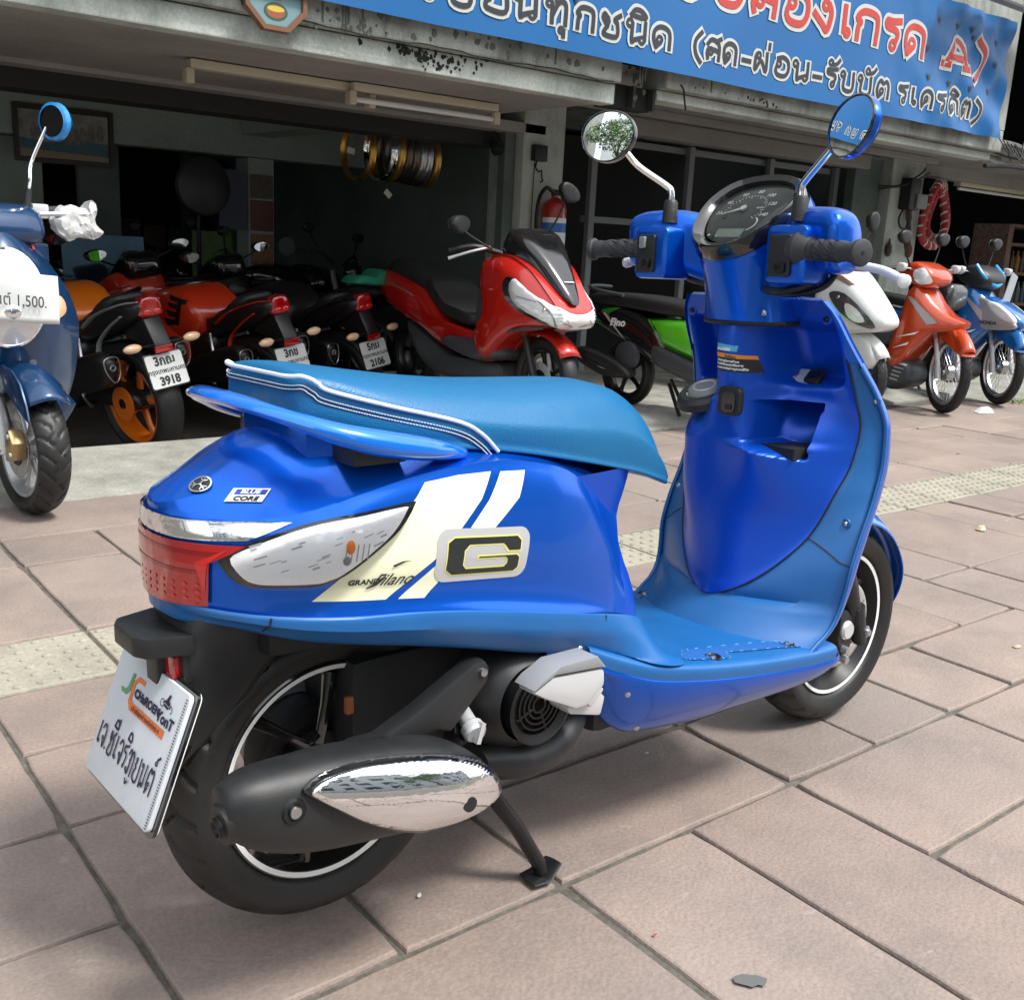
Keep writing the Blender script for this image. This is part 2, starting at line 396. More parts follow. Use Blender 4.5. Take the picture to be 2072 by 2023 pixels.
# lower trim band under the body cover
tf = tabf([(-.222, .560, .538, .012), (-.2195, .559, .537, .030), (-.215, .557, .535, .047), (-.207, .555, .533, .063), (-.19, .553, .530, .087), (-.164, .549, .526, .112), (-.125, .545, .515, .140), (-.08, .541, .504, .162), (-.02, .536, .492, .177), (.02, .533, .484, .181),
           (.10, .523, .466, .185), (.20, .504, .440, .187), (.285, .485, .416, .184), (.36, .468, .402, .180), (.43, .452, .388, .174), (.49, .432, .366, .160), (.52, .412, .358, .146), (.55, .375, .352, .124), (.565, .354, .350, .108)])
rows = []; X = [-.222, -.2212, -.2195, -.217, -.214, -.21, -.205, -.198, -.19]+[-.178+i*.0267 for i in range(25)]+[.485, .50, .515, .53, .54, .55, .558, .565]
for x in X:
    zt, zb, w = tf(x); e = min(1, max(0, (x+.225)/.05))
    k = min(1, max(0, (x-.34)/.12)); f = (.022+.55*max(0, x-.44))*k*k*(3-2*k)
    P = [(x, -w+.012, zt-.004), (x, -w-.0035, zt), (x, -w-.0065, zt-.004), (x, -w-.006*e-f*.35, zt-(zt-zb)*.45), (x, -w+.010*e-f, zb+.006), (x, -w+.018*e-f*1.3, zb), (x, -w+.03*e-f*1.3, zb-.004)]
    rows.append([tuple(p) for p in cr(P, 3, corners=(1, 3, 5))])
h = grid(rows); obj('lower_side_trim', *join(h, mirr(h), grid([rows[0], [(p[0], -p[1], p[2]) for p in rows[0]]])), TRIM, S, sharp=30)
for x in (-.135, .40):
    zt, zb, w = tf(x); obj('trim_seam', *tube([(x, -w-.0068, zt-.002), (x-.002, -w-.0066, zt-(zt-zb)*.45), (x-.004, -w+.009, zb+.006)], .0012, 6), DARK, S)
# --- rear lamp, chrome strip, badges laid round the tail
def polar(u, v):      # u = angle round the tail (0 = straight back, + = right side), v = height
    c = (-.03, 0, v); d = Vector((-cos(u), -sin(u), 0)); return Vector(c)+d*.5, -d
def strip(u0, u1, v0f, v1f, n=28, m=5):
    P = [(u0+(u1-u0)*i/n, v0f(u0+(u1-u0)*i/n)) for i in range(n+1)]+[(u1-(u1-u0)*i/n, v1f(u1-(u1-u0)*i/n)) for i in range(n+1)]
    return flat2d([P])
def sym(P): return P+[(-u, v) for u, v in P[::-1]]
def arc(P, n=10):     # densify a polyline so it follows the round tail
    o = []
    for (a, b), (c, d) in zip(P, P[1:]+P[:1]): o += [(a+(c-a)*i/n, b+(d-b)*i/n) for i in range(n)]
    return o
TX = [-.222+.0015*i for i in range(20)]+[-.19+.006*i for i in range(36)]; TB_ = [bf(x) for x in TX]
def tail_pt(u, z):
    def wid(i):
        zt, wc, zc, ws, zs, wm, zm, wl, zl, wb, zb = TB_[i]; Q = [(zs, ws), ((zs*.65+zm*.35), ws+(wm-ws)*.75), (zm, wm), (zl, wl), (zb, wb)]
        if z >= zs: return ws
        for (a, b), (c, d) in zip(Q, Q[1:]):
            if a >= z >= c:
                t = (a-z)/(a-c); t = t*t*(3-2*t)*.5+t*.5; return b+(d-b)*t
        return wb
    au = abs(u); lo, hi = 0, len(TX)-1
    w0 = wid(0)
    if math.atan2(w0, -(TX[0]+.03)) > au: return Vector((TX[0]-.0, -math.tan(u)*.192, z))
    while hi-lo > 1:
        m_ = (lo+hi)//2
        if math.atan2(wid(m_), -(TX[m_]+.03)) < au: lo = m_
        else: hi = m_
    wl_, wh = wid(lo), wid(hi); a0, a1 = math.atan2(wl_, -(TX[lo]+.03)), math.atan2(wh, -(TX[hi]+.03)); t = min(1, max(0, (au-a0)/max(1e-9, a1-a0)))
    return Vector((TX[lo]+(TX[hi]-TX[lo])*t, -math.copysign(wl_+(wh-wl_)*t, u), z))
def tail_patch(name, P, m, off, solid=0.):
    V2, F = dense(*flat2d([arc(P)]), .03); V = []
    for u, v in V2:
        a = tail_pt(u-.02, v); b = tail_pt(u+.02, v); t = (b-a).normalized(); n = Vector((t.y, -t.x, 0))
        if n.dot(Vector((-cos(u), -sin(u), 0))) < 0: n = -n
        V.append(tail_pt(u, v)+n*off)
    return obj(name, V, face_to(V, F, Vector((-1, 0, 0))), m, S, sharp=60, solid=solid)
LP = sym([(.0, .5525), (.50, .556), (.535, .612), (.77, .6345), (.40, .636), (0, .636)])
lamp = tail_patch('tail_light', LP, REDL, .006)
for k, (z, w) in enumerate(((.624, .64), (.600, .50))):
    tail_patch('tail_light_band', sym([(0, z-.0026), (w-.08, z-.0026), (w, z+.0022), (0, z+.0022)]), REDD, .0066)
tail_patch('tail_light_band', [(.49, .575), (.44, .612), (.62, .628), (.66, .631), (.525, .612)], MATS.get('bright red facets') or pm('bright red facets', (.55, .012, .012), .1, 0, 1.), .0070)
dots = []
for i in range(11):
    for j in range(3):
        u = -.46+.09*i; v = .564+.009*j; r = .022
        dots.append([(u-r, v), (u, v-.0026), (u+r, v+.001), (u, v+.0036)])
for P in dots: tail_patch('tail_light_facet', P, MATS['bright red facets'], .0070)
CP = sym([(0, .6385), (.40, .639), (.77, .6405), (1.08, .6605), (.8, .6625), (.4, .6625), (0, .6625)])
tail_patch('chrome_strip', CP, CHROME, .004)
# badge and lettering on the tail deck
def deckray(o, du, dv, nrm):
    o, du, dv, nrm = Vector(o), Vector(du).normalized(), Vector(dv).normalized(), Vector(nrm).normalized()
    return lambda u, v: (o+du*u+dv*v+nrm*.2, -nrm)
dr = deckray((-.176, -.045, .694), (.45, -.86, -.12), (.62, .12, .70), (-.62, -.32, .70))
C_ = lambda r, n=24, cx=0, cy=0, sx=1: [(cx+r*sx*cos(2*pi*i/n), cy+r*sin(2*pi*i/n)) for i in range(n)]
bd = decal('maker_badge', flat2d([C_(.0125)]), BB, CHAR, S, dr, off=.002, L=.006)
decal('badge_ring', flat2d([C_(.0135), C_(.0115)]), BB, CHROME, S, dr, off=.0032, L=.006)
sp = []
for k in range(3):
    a = pi/2+2*pi*k/3; c, s = cos(a), sin(a); q = lambda t, w: (t*c-w*s, t*s+w*c)
    sp.append([q(-.001, -.0009), q(.0105, -.0009), q(.0105, .0009), q(-.001, .0009)])
    for sg in (-1, 1): sp.append([q(.0065, sg*.0009), q(.0095, sg*.0042), q(.0082, sg*.0050), q(.0050, sg*.0014)])
for P in sp: decal('badge_emblem', flat2d([P]), BB, CHROME, S, dr, off=.0036, L=.006)
dr2 = deckray((-.128, -.077, .676), (.62, -.70, .20), (.40, .25, .80), (-.55, -.60, .60))
decal('engine_badge', flat2d([[(-.024, -.010), (.021, -.010), (.026, .010), (-.019, .010)], [(-.016, .0002), (.022, .0002), (.024, .0085), (-.014, .0085)]]), BB, CHROME, S, dr2, off=.0022, L=.006)
decal('engine_badge_plate', flat2d([[(-.016, .0002), (.022, .0002), (.024, .0085), (-.014, .0085)]]), BB, pm('badge blue', (.01, .05, .35), .3), S, dr2, off=.0015, L=.006)
def txt(s, x, y, size, bold=0, shear=0, sx=1, rot=0, sp=1., align='LEFT', res=4):
    V, F = flat2d(text=s, size=size, bold=bold, shear=shear, align=align, spacing=sp, res=res)
    c, n = cos(rot), sin(rot); return [(x+sx*a*c-b*n, y+sx*a*n+b*c) for a, b in V], F
decal('engine_badge_text', txt('BLUE', -.009, .0018, .0078, .0002, .2, 1.35), BB, CHROME, S, dr2, off=.003, L=.006)
decal('engine_badge_text', txt('CORE', -.015, -.0082, .0088, .0003, .2, 1.3), BB, CHAR, S, dr2, off=.0032, L=.006)
# --- side indicators, stripe and lettering (both sides; the right side is the one in view)
for sd in (-1, 1):
    ray = lambda u, v, sd=sd: ((u, sd*.6, v), (0, -sd, 0))
    fl = sd
    ind = [(-.180, .618), (-.160, .632), (-.120, .648), (-.077, .660), (-.02, .668), (.036, .6745), (.0405, .670), (.019, .642), (-.013, .618), (-.052, .592), (-.070, .585), (-.085, .582), (-.132, .582), (-.156, .585), (-.170, .596)]
    cx, cy = -.075, .622
    sc = lambda k: [(cx+(x-cx)*k, cy+(y-cy)*k) for x, y in ind]
    g = decal('turn_signal', flat2d([[(p.x, p.y) for p in cr([(a, b, 0) for a, b in sc(1.035)], 3, True)]]), BB, BLKG, S, ray, off=.0015, L=.02)
    decal('signal_reflector', flat2d([[(p.x, p.y) for p in cr([(a, b, 0) for a, b in sc(.93)], 3, True)]]), BB, REFL, g, ray, off=.0030, L=.010)
    fq = random.Random(4); fac = []
    for i in range(26):
        x_, z_ = fq.uniform(-.085, .075), fq.uniform(-.026, .026)
        if z_ > .030-abs(x_-.06)*.12 or abs(z_-.18*x_-.004) > .022: continue
        l_, w_ = fq.uniform(.004, .014), fq.uniform(.0006, .0016); fac.append([(cx+x_, cy+z_), (cx+x_+l_, cy+z_+l_*.35), (cx+x_+l_-w_, cy+z_+l_*.35+w_), (cx+x_-w_, cy+z_+w_)])
    fac += [[(cx+.022+.007*i, cy-.012), (cx+.0235+.007*i, cy-.013), (cx+.027+.007*i, cy+.008), (cx+.0255+.007*i, cy+.009)] for i in range(5)]
    decal('signal_ribs', flat2d(fac), BB, pm('reflector ribs', (.50, .52, .54), .15, .5), g, ray, off=.0042, L=.02)
    hk = BB.ray_cast(Vector((-.045, sd*.6, .628)), Vector((0, -sd, 0)))[0]
    obj('signal_bulb', *ball(tuple(hk+Vector((0, sd*.004, 0))), (.006, .004, .009)), ORNG, g)
    obj('bulb_holder', *ball(tuple(hk+Vector((-.004, sd*.002, -.017))), (.006, .003, .006)), GREY, g)
    decal('signal_lens', flat2d([[(p.x, p.y) for p in cr([(a, b, 0) for a, b in sc(1.0)], 3, True)]]), BB, CLR, g, ray, off=.007, L=.012, bulge=.009)
    st = [(-.088, .562), (.010, .552), (.070, .597), (.113, .632), (.140, .655), (.169, .702), (.115, .702), (.064, .698), (.020, .652), (-.03, .608)]
    d = decal('side_stripe', flat2d([[(-.088, .561), (.008, .551), (.079, .600), (.113, .631), (.149, .668), (.169, .7025), (.115, .7025), (.064, .698), (.048, .680), (.0, .634), (-.045, .597)]]), BB, CREAM, S, ray, off=.0006)
    decal('side_stripe', flat2d([[(.130, .632), (.170, .626), (.215, .663), (.230, .698), (.185, .701), (.162, .666)]]), BB, CREAM, S, ray, off=.0006)
    decal('side_stripe', flat2d([[(.026, .549), (.065, .544), (.0845, .562), (.079, .590)]]), BB, CREAM, S, ray, off=.0006)
    def gp(P, k=3): return [(p.x, p.y) for p in cr([(a, b, 0) for a, b in P], k, True)]
    rb = [(x*.979+(.155+y*.06 if False else .155), .592-.12*x*.95+y) for x, y in rrect(.158, .074, .018, 5)]
    rbs = lambda w, h, r: [(.155+x+y*.02, .592-.105*x+y) for x, y in rrect(w, h, r, 5)]
    decal('letter_plate', flat2d([rbs(.158, .074, .018)]), BB, SLVD, S, ray, off=.0012)
    q = lambda P: [(.155+x+y*.02, .592-.105*x+y) for x, y in P]
    G0 = [(-.052, .0265), (.056, .0265), (.0645, .019), (.0645, .002), (.040, .002), (.034, .009), (.030, .013), (-.026, .013), (-.033, .006), (-.033, -.013), (-.028, -.0175), (.036, -.0175), (.040, -.013), (.040, -.0085), (.036, -.0065), (-.012, -.0065), (-.012, -.0005), (.058, -.0005), (.0645, -.006), (.0645, -.022), (.057, -.0285), (-.052, -.0285), (-.0635, -.020), (-.0635, .019)]
    decal('big_letter_G', flat2d([q(G0)]), BB, YEL, S, ray, off=.0017, L=.01)
    gx = lambda P, e: [(x-.0+0, y) for x, y in P]
    G1 = [(-.052, .0245), (.055, .0245), (.0625, .018), (.0625, .0045), (.0415, .0045), (.0365, .010), (.031, .0152), (-.027, .0152), (-.0352, .007), (-.0352, -.014), (-.0285, -.0197), (.037, -.0197), (.0422, -.014), (.0422, -.0075), (.037, -.0045), (-.0098, -.0045), (-.0098, -.0027), (.057, -.0027), (.0625, -.007), (.0625, -.0213), (.056, -.0265), (-.051, -.0265), (-.0615, -.019), (-.0615, .018)]
    G1 = [(-.052, .0245), (.055, .0245), (.0625, .018), (.0625, .0045), (.042, .0045), (.036, .011), (.031, .0150), (-.027, .0150), (-.035, .007), (-.035, -.0135), (-.029, -.0195), (.037, -.0195), (.042, -.0138), (.042, -.0078), (.037, -.0045), (-.0095, -.0045), (-.0095, -.0025), (.057, -.0025), (.0625, -.0068), (.0625, -.0213), (.056, -.0265), (-.051, -.0265), (-.0615, -.019), (-.0615, .018)]
    decal('big_letter_G', flat2d([q(G1)]), BB, CHAR, S, ray, off=.0022, L=.01)
    if sd < 0:
        decal('model_lettering', txt('GRAND', -.047, .5785, .0095, .0004, .15, 1.25, -.06), BB, CHAR, S, ray, off=.0022, L=.01)
        decal('model_lettering', txt('Filano', -.016, .5735, .0225, .0002, .6, 1.06, -.07), BB, CHAR, S, ray, off=.0022, L=.01)
        decal('lettering_flourish', flat2d([[(-.022, .570), (-.008, .5735), (.004, .583), (.003, .586), (-.010, .577), (-.022, .572)], [(.012, .598), (.026, .602), (.040, .601), (.028, .6), (.014, .5955)]]), BB, CHAR, S, ray, off=.0024, L=.01)
# --- seat
#       x     top   bottom  half-width  shoulder drop
sf = tabf([(-.078, .808, .772, .080, .010), (-.074, .828, .768, .096, .010), (-.062, .838, .766, .109, .010), (-.035, .837, .760, .122, .013), (.015, .831, .745, .135, .020), (.08, .822, .735, .144, .026), (.16, .812, .727, .150, .03), (.26, .804, .712, .148, .034), (.36, .801, .692, .142, .040), (.45, .799, .672, .130, .046),
            (.51, .789, .658, .124, .050), (.55, .766, .646, .119, .048), (.585, .726, .634, .111, .042), (.607, .682, .626, .104, .030), (.618, .650, .622, .098, .012)])
XS = [-.078, -.0775, -.076, -.074, -.071, -.067]+[-.062+.0126*i for i in range(54)]+[.61, .614, .618]
def seat_row(x):
    zt, zb, w, d = sf(x)
    P = [(x, 0, zt), (x, -w*.45, zt-d*.12), (x, -w*.78, zt-d*.55), (x, -w*.95, zt-d*1.25), (x, -w, zb+(zt-zb)*.38), (x, -w*.985, zb+.012), (x, -w*.95, zb), (x, -w*.5, zb+.004), (x, 0, zb+.004)]
    return [tuple(p) for p in cr(P, 6)]
rows = [seat_row(x) for x in XS]
h = grid(rows, capa=True, capb=True); seat = obj('seat', *join(h, mirr(h)), VINYL, S, sharp=45)
SB = bvh_of(seat)
pip = [(-.064, .830), (-.055, .823), (-.040, .813), (.033, .793), (.134, .768), (.175, .748), (.204, .722)]
def seat_at(x, z, sd):
    r = seat_row(x); a = max(range(len(r)), key=lambda i: r[i][2]-abs(r[i][1])*.0)
    for i in range(len(r)-1):
        if r[i][2] >= z >= r[i+1][2] and r[i+1][1] > .01:
            t = (r[i][2]-z)/max(1e-6, r[i][2]-r[i+1][2]); y = r[i][1]+t*(r[i+1][1]-r[i][1])
            n = Vector((0, r[i][2]-r[i+1][2], r[i+1][1]-r[i][1])).normalized(); return Vector((x, sd*y, z)), Vector((0, sd*n.y, n.z))
    return Vector((x, sd*sf(x)[2], z)), Vector((0, sd, 0))
for sd in (-1, 1):
    def onseat(dz=0., off=.0015, dx=0.):
        out = [Vector((-.0800+dx*.3, sd*y, .829+dz)) for y in (.0, .025, .05, .075)]+[Vector((-.0765, sd*.094, .830+dz)), Vector((-.070, sd*.104, .831+dz))]
        for p in cr([(a+dx, 0, b+dz) for a, b in pip], 6)[3:]:
            q, n = seat_at(p.x, p.z, sd); out.append(q+n*off)
        return cr([tuple(v) for v in out], 2)
    obj('seat_piping', *tube(onseat(), .0027, 8), WHITEV, seat)
    for dz, dx in ((-.011, -.003), (-.0155, -.005)):
        L_ = onseat(dz, .0006, dx); VF = []
        for i in range(0, len(L_)-1):
            for t in (0, .5): VF.append(tube([L_[i].lerp(L_[i+1], t+.02), L_[i].lerp(L_[i+1], t+.36)], .0008, 4))
        o = obj('seat_stitching', *join(*VF), WHITEV, seat); o['kind'] = 'stuff'
        obj('seat_seam', *tube(onseat(dz-.002, -.0004, dx), .0009, 5), MATS.get('seam blue') or pm('seam blue', (.002, .03, .09), .7), seat)
obj('seat_base', *prism([(-.068, .060), (-.058, .090), (-.01, .112), (.08, .128), (.20, .132), (.34, .125), (.34, -.125), (.20, -.132), (.08, -.128), (-.01, -.112), (-.058, -.090), (-.068, -.060)], .70, .775, 'z'), PAINT, S, bev=.010)
# --- grab rail
rail = [(.150, -.148, .724, .005, .005), (.125, -.158, .729, .013, .010), (.07, -.171, .740, .020, .015), (.0, -.175, .753, .020, .017), (-.05, -.165, .766, .018, .014), (-.086, -.141, .779, .016, .011), (-.113, -.105, .790, .016, .009), (-.129, -.057, .797, .018, .009), (-.134, 0, .799, .019, .009)]
RP = rail+[(x, -y, z, a, b) for x, y, z, a, b in rail[-2::-1]]
pts = cr([p[:3] for p in RP], 5); rr = [tuple(v[:2]) for v in cr([(p[3], p[4], 0) for p in RP], 5)]
obj('grab_rail', *tube(pts, rr, 14, up=(0, 0, 1)), PAINTG, S)
for sd in (-1, 1):
    obj('rail_bracket', *box((-.03, sd*.132-.026, .722), (.05, sd*.132+.026, .752)), BLKP, S, bev=.006)
# --- number plate carrier
obj('plate_lamp_housing', *prism([(-.256, .050), (-.266, .032), (-.266, -.032), (-.256, -.050), (-.205, -.066), (-.12, -.05), (-.12, .05), (-.205, .066)], .487, .515, 'z'), BLKP, S, bev=.006)
obj('plate_lamp_arm', *prism([(-.198, .034), (-.15, .06), (-.06, .06), (-.06, -.06), (-.15, -.06), (-.198, -.034)], .514, .545, 'z'), BLKP, S, bev=.008)
rows = []
for i in range(21):
    t = i/20; a = radians(135-75*t); r = .255; w = .066-.008*t
    c, s = cos(a)*r, ZR+sin(a)*r
    rows.append([(c, -w, s-.012), (c, -w*.9, s), (c, 0, s+.005), (c, w*.9, s), (c, w, s-.012)])
rows = []
for z, x0, x1, w in ((.552, -.205, -.02, .080), (.50, -.212, -.06, .074), (.45, -.214, -.10, .062), (.40, -.222, -.14, .054), (.36, -.230, -.17, .047), (.33, -.237, -.20, .040)):
    P = [(x1, -w, z), (x1*.5+x0*.5, -w-.004, z), (x0+.025, -w, z), (x0+.004, -w*.72, z), (x0, 0, z), (x0+.004, w*.72, z), (x0+.025, w, z), (x1*.5+x0*.5, w+.004, z), (x1, w, z)]
    rows.append([tuple(p) for p in cr(P, 3)])
obj('rear_fender', *grid(rows), BLKP, S, solid=.004)
PC = Matrix.Translation((-.257, .0, .374)) @ Matrix(((0, .36, -.933, 0), (-1, 0, 0, 0), (0, .933, .36, 0), (0, 0, 0, 1)))   # u to the right seen from behind, v up, w back
def on_plate(V2F, w): return xf(([(a*1.04, b*.87, w) for a, b in V2F[0]], V2F[1]), PC)
plate = obj('number_plate', *xf(prism(rrect(.220, .172, .008), -.006, 0, 'z'), PC), pm('white sign board', (.62, .66, .70), .35, noise=(22, .5, (.50, .54, .60)), rnd=0), S, bev=.001)
obj('plate_frame', *xf(prism(rrect(.232, .184, .011), -.011, -.0065, 'z'), PC), BLKG, plate)
obj('plate_edge', *xf(prism(rrect(.228, .180, .010), -.0135, -.0112, 'z'), PC), WHT, plate)
INK = pm('blue black ink', (.02, .015, .06), .5); GRN = pm('green print', (.12, .30, .14), .5); ORP = pm('orange print', (.72, .19, .05), .5)
obj('plate_print', *on_plate(flat2d([[(-.052, .072), (-.044, .072), (-.046, .046), (-.054, .037), (-.070, .037), (-.074, .043), (-.060, .044), (-.055, .050)]]), .0008), GRN, plate, smooth=False)
obj('plate_print', *on_plate(flat2d([[(-.033, .073), (-.012, .073), (-.012, .066), (-.030, .066), (-.036, .060), (-.036, .038), (-.031, .034), (.072, .034), (.072, .021), (-.034, .021), (-.044, .032), (-.044, .062)]]), .0008), ORP, plate, smooth=False)
obj('plate_print', *on_plate(txt('CHaROEN', -.031, .044, .017, .0010, 0, 1.0, sp=1.02), .0016), INK, plate, smooth=False)
obj('plate_print', *on_plate(txt('YonT', .042, .040, .021, .0010, 0, 1.0), .0016), INK, plate, smooth=False)
obj('plate_print', *on_plate(txt('จ.ซี เจริญยนต์ ซอยวัดท่าพระ 4', -.028, .0245, .0088, .0002, 0, .82), .0016), INK, plate, smooth=False)
obj('plate_print', *on_plate(flat2d([C_(.006, 14, .046, .066), C_(.0045, 14, .046, .066), C_(.006, 14, .070, .064), C_(.0045, 14, .070, .064), [(.046, .067), (.056, .074), (.066, .072), (.070, .065), (.060, .066)], [(.054, .073), (.060, .083), (.064, .082), (.062, .074)]]), .0016), INK, plate, smooth=False)
VF = [(on_plate(([(.098, -.094+.0042*i), (.1035, -.094+.0042*i), (.1035, -.0925+.0042*i), (.098, -.0925+.0042*i)], [(0, 1, 2, 3)]), .0012)) for i in range(45)]
obj('plate_ticks', *join(*VF), CHAR, plate, smooth=False)['kind'] = 'stuff'
obj('plate_bracket', *box((-.232, -.02, .40), (-.205, .02, .49)), BLKP, S, bev=.005)
rf = obj('rear_reflector', *box((-.222, -.046, .452), (-.210, .046, .482)), REDL, S, bev=.003)
obj('reflector_case', *box((-.212, -.056, .448), (-.190, .056, .487)), BLKP, rf, bev=.003)
# --- exhaust
ef = tabf([(-.232, .345, .026, .024), (-.215, .340, .040, .034), (-.19, .334, .050, .042), (-.14, .324, .059, .048), (-.08, .317, .063, .053), (0, .306, .062, .055), (.06, .297, .058, .055), (.11, .284, .047, .05), (.145, .270, .034, .04), (.168, .257, .018, .025)])
rows = []
for i in range(45):
    x = -.232+.4*i/44; zc, hh, hy = ef(x); r = []
    for j in range(28):
        a = 2*pi*j/28; c, s = cos(a), sin(a); r.append((x, -.196+hy*math.copysign(abs(c)**.75, c), zc+hh*math.copysign(abs(s)**.85, s)))
    rows.append(r)
exh = obj('exhaust', *grid(rows, True, True, True), BLKP, S, sharp=60)
EB = bvh_of(exh)
eray = lambda u, v: ((u, -.6, v), (0, 1, 0))
shp = [(-.141, .372), (-.118, .383), (-.067, .384), (.002, .373), (.062, .357), (.109, .336), (.136, .311), (.149, .291), (.144, .276), (.096, .265), (.034, .266), (-.011, .281), (-.067, .312), (-.107, .342), (-.132, .361)]
shp = [(x, z-.010) for x, z in shp]
def exh_y(x, z):
    zc, hh, hy = ef(x); s = min(.97, (abs(z-zc)/hh)**(1/.85)); return -.196-hy*(1-s*s)**.375
V2, F = dense(*flat2d([gp(shp)]), .012)
scx, scz = .01, .318
sh = obj('heat_shield', [(x, exh_y(x*.94+.0006, z*.75+ef(x)[0]*.25)-.006-.016*max(0, 1-((x-scx)/.16)**2-((z-scz+.30*(x-scx))/.055)**2), z) for x, z in V2], face_to([(x, 0, z) for x, z in V2], F, Vector((0, -1, 0))), CHROME, exh, sharp=60, solid=.005)
shc = [((x-.01)*1.05+.01, (z-.316)*1.09+.316) for x, z in shp]
V2, F = dense(*flat2d([gp(shc)]), .012)
obj('shield_gasket', [(x, exh_y(x*.94+.0006, z*.75+ef(x)[0]*.25)-.0035, z) for x, z in V2], face_to([(x, 0, z) for x, z in V2], F, Vector((0, -1, 0))), BLKG, exh, sharp=60, solid=.004)
hp = bvh_of(sh).ray_cast(Vector((.079, -.6, .284)), Vector((0, 1, 0)))[0]
obj('shield_hole', *disc((hp.x, hp.y-.0006, hp.z), .0105, 20, 'y', .002), DARK, exh)
hp = EB.ray_cast(Vector((-.160, -.6, .340)), Vector((0, 1, 0)))[0]
obj('exhaust_bolt', *join(lathe([(0, -.004), (.007, -.004), (.0085, 0), (.0085, .006)], 20), ), STEEL, exh).location = (hp.x, hp.y, hp.z)
obj('bolt_recess', *lathe([(.010, -.001), (.0145, -.002), (.017, .003)], 24), BLKR, exh).location = (hp.x, hp.y, hp.z)
tp = [(-.205, -.194, .328), (-.238, -.194, .322)]
obj('tail_pipe', *tube(tp, .014, 18, caps=False), BLKR, exh, solid=.003)
obj('tail_pipe_collar', *tube([(-.222, -.194, .327), (-.232, -.194, .325)], [(.027, .034), (.024, .031)], 20), BLKP, exh)
obj('pipe_bore', *disc((-.216, -.194, .326), .012, 16, 'x', .002), DARK, exh)
# header pipe shroud, fan cover, brackets
rows = []
for x, z0, z1, y in ((.205, .236, .272, -.150), (.24, .212, .278, -.165), (.28, .204, .268, -.170), (.33, .208, .268, -.168), (.37, .222, .276, -.16), (.405, .240, .285, -.145), (.43, .258, .278, -.125)):
    zc, hh = (z0+z1)/2, (z1-z0)/2; rows.append([(x, y+.045*(1-cos(2*pi*j/16))*.9, zc+hh*sin(2*pi*j/16)) for j in range(16)])
obj('pipe_shroud', *grid(rows, True, True, True), BLKP, S)
obj('engine_case', *box((.02, -.07, .20), (.33, .10, .43)), DARK, S, bev=.03)
obj('swing_arm_case', *box((-.06, .055, .22), (.30, .15, .36)), GREY, S, bev=.03)
obj('under_body', *box((-.12, -.10, .47), (.50, .10, .60)), DARK, S, bev=.02)
obj('floor_frame', *box((.44, -.13, .225), (.98, .13, .30)), DARK, S, bev=.02)
fcx, fcz = .284, .335
obj('fan_cover', *lathe([(.060, .055-.0), (.058, -.010), (.061, -.016), (.056, -.018), (.047, -.010), (.045, .02)], 40), BLKP, S).location = (fcx, -.158, fcz)
obj('fan_cover_hood', *lathe([(.090, .08), (.088, .03), (.072, .004), (.060, -.006)], 40), BLKP, S).location = (fcx-.012, -.158, fcz+.006)
gr = []
for r in (.012, .021, .030, .039): gr.append(lathe([(r-.0022, 0), (r-.0015, -.003), (r+.0015, -.003), (r+.0022, 0)], 32))
for k in range(4):
    a = radians(20+90*k); gr.append(tube([(.010*cos(a), -.001, .010*sin(a)), (.046*cos(a), -.001, .046*sin(a))], .0024, 6))
obj('fan_grille', *join(*gr), BLKR, S).location = (fcx, -.166, fcz)
obj('fan_back', *disc((fcx, -.140, fcz), .046), DARK, S)
obj('exhaust_bracket', *prism([(-.045, .366), (.0, .364), (.06, .388), (.150, .434), (.168, .436), (.176, .424), (.174, .404), (.135, .366), (.112, .343), (.09, .352), (.05, .350), (.0, .345)], -.182, -.150), BLKP, S, bev=.006)
obj('bracket_bolt', *disc((.163, -.184, .420), .006, 12, 'y', .005), STEEL, S)
oc = obj('oil_cap', *lathe([(0, -.012), (.014, -.012), (.017, -.008), (.017, .004), (.012, .010), (.012, .035)], 20), SILV, S); oc.location = (.154, -.175, .334); oc.rotation_euler = (radians(20), 0, radians(-10))
obj('oil_cap_rib', *xf(box((-.0035, -.020, -.015), (.0035, -.010, .015)), RY(.3)), SILV, S).location = (.154, -.175, .334)
obj('oil_filler_neck', *tube([(.157, -.155, .325), (.17, -.11, .29)], .017, 14), BLKR, S)
obj('engine_clip', *box((.004, -.085, .36), (.016, -.075, .385)), pm('rusty clip', (.22, .06, .02), .6), S, bev=.003)
# foot peg (folded)
PG = [(.180, .420), (.190, .430), (.226, .447), (.300, .446), (.314, .430), (.318, .400), (.285, .376), (.262, .377), (.205, .406)]
peg = obj('foot_peg', *xf(prism([(.181, .419), (.216, .436), (.307, .428), (.316, .425), (.318, .400), (.285, .376), (.262, .377), (.205, .405)], -.262, -.222), T(.008, 0, -.012)), SILV, S, bev=.007)
obj('peg_rubber', *xf(prism([(.180, .424), (.192, .434), (.228, .450), (.298, .449), (.313, .432), (.316, .428), (.307, .431), (.218, .439)], -.264, -.220), T(.008, 0, -.012)), GREY, peg, bev=.004)
obj('peg_bracket', *xf(prism([(.292, .350), (.335, .384), (.372, .352), (.364, .322), (.300, .340)], -.212, -.165), T(.008, 0, -.012)), SILV, S, bev=.006)
obj('peg_pivot', *xf(prism([(.305, .372), (.330, .394), (.348, .376), (.322, .352)], -.232, -.20), T(.008, 0, -.012)), SILV, S, bev=.004)
obj('peg_bracket_slot', *box((.338, -.2145, .346), (.350, -.2115, .366)), GREY, S)
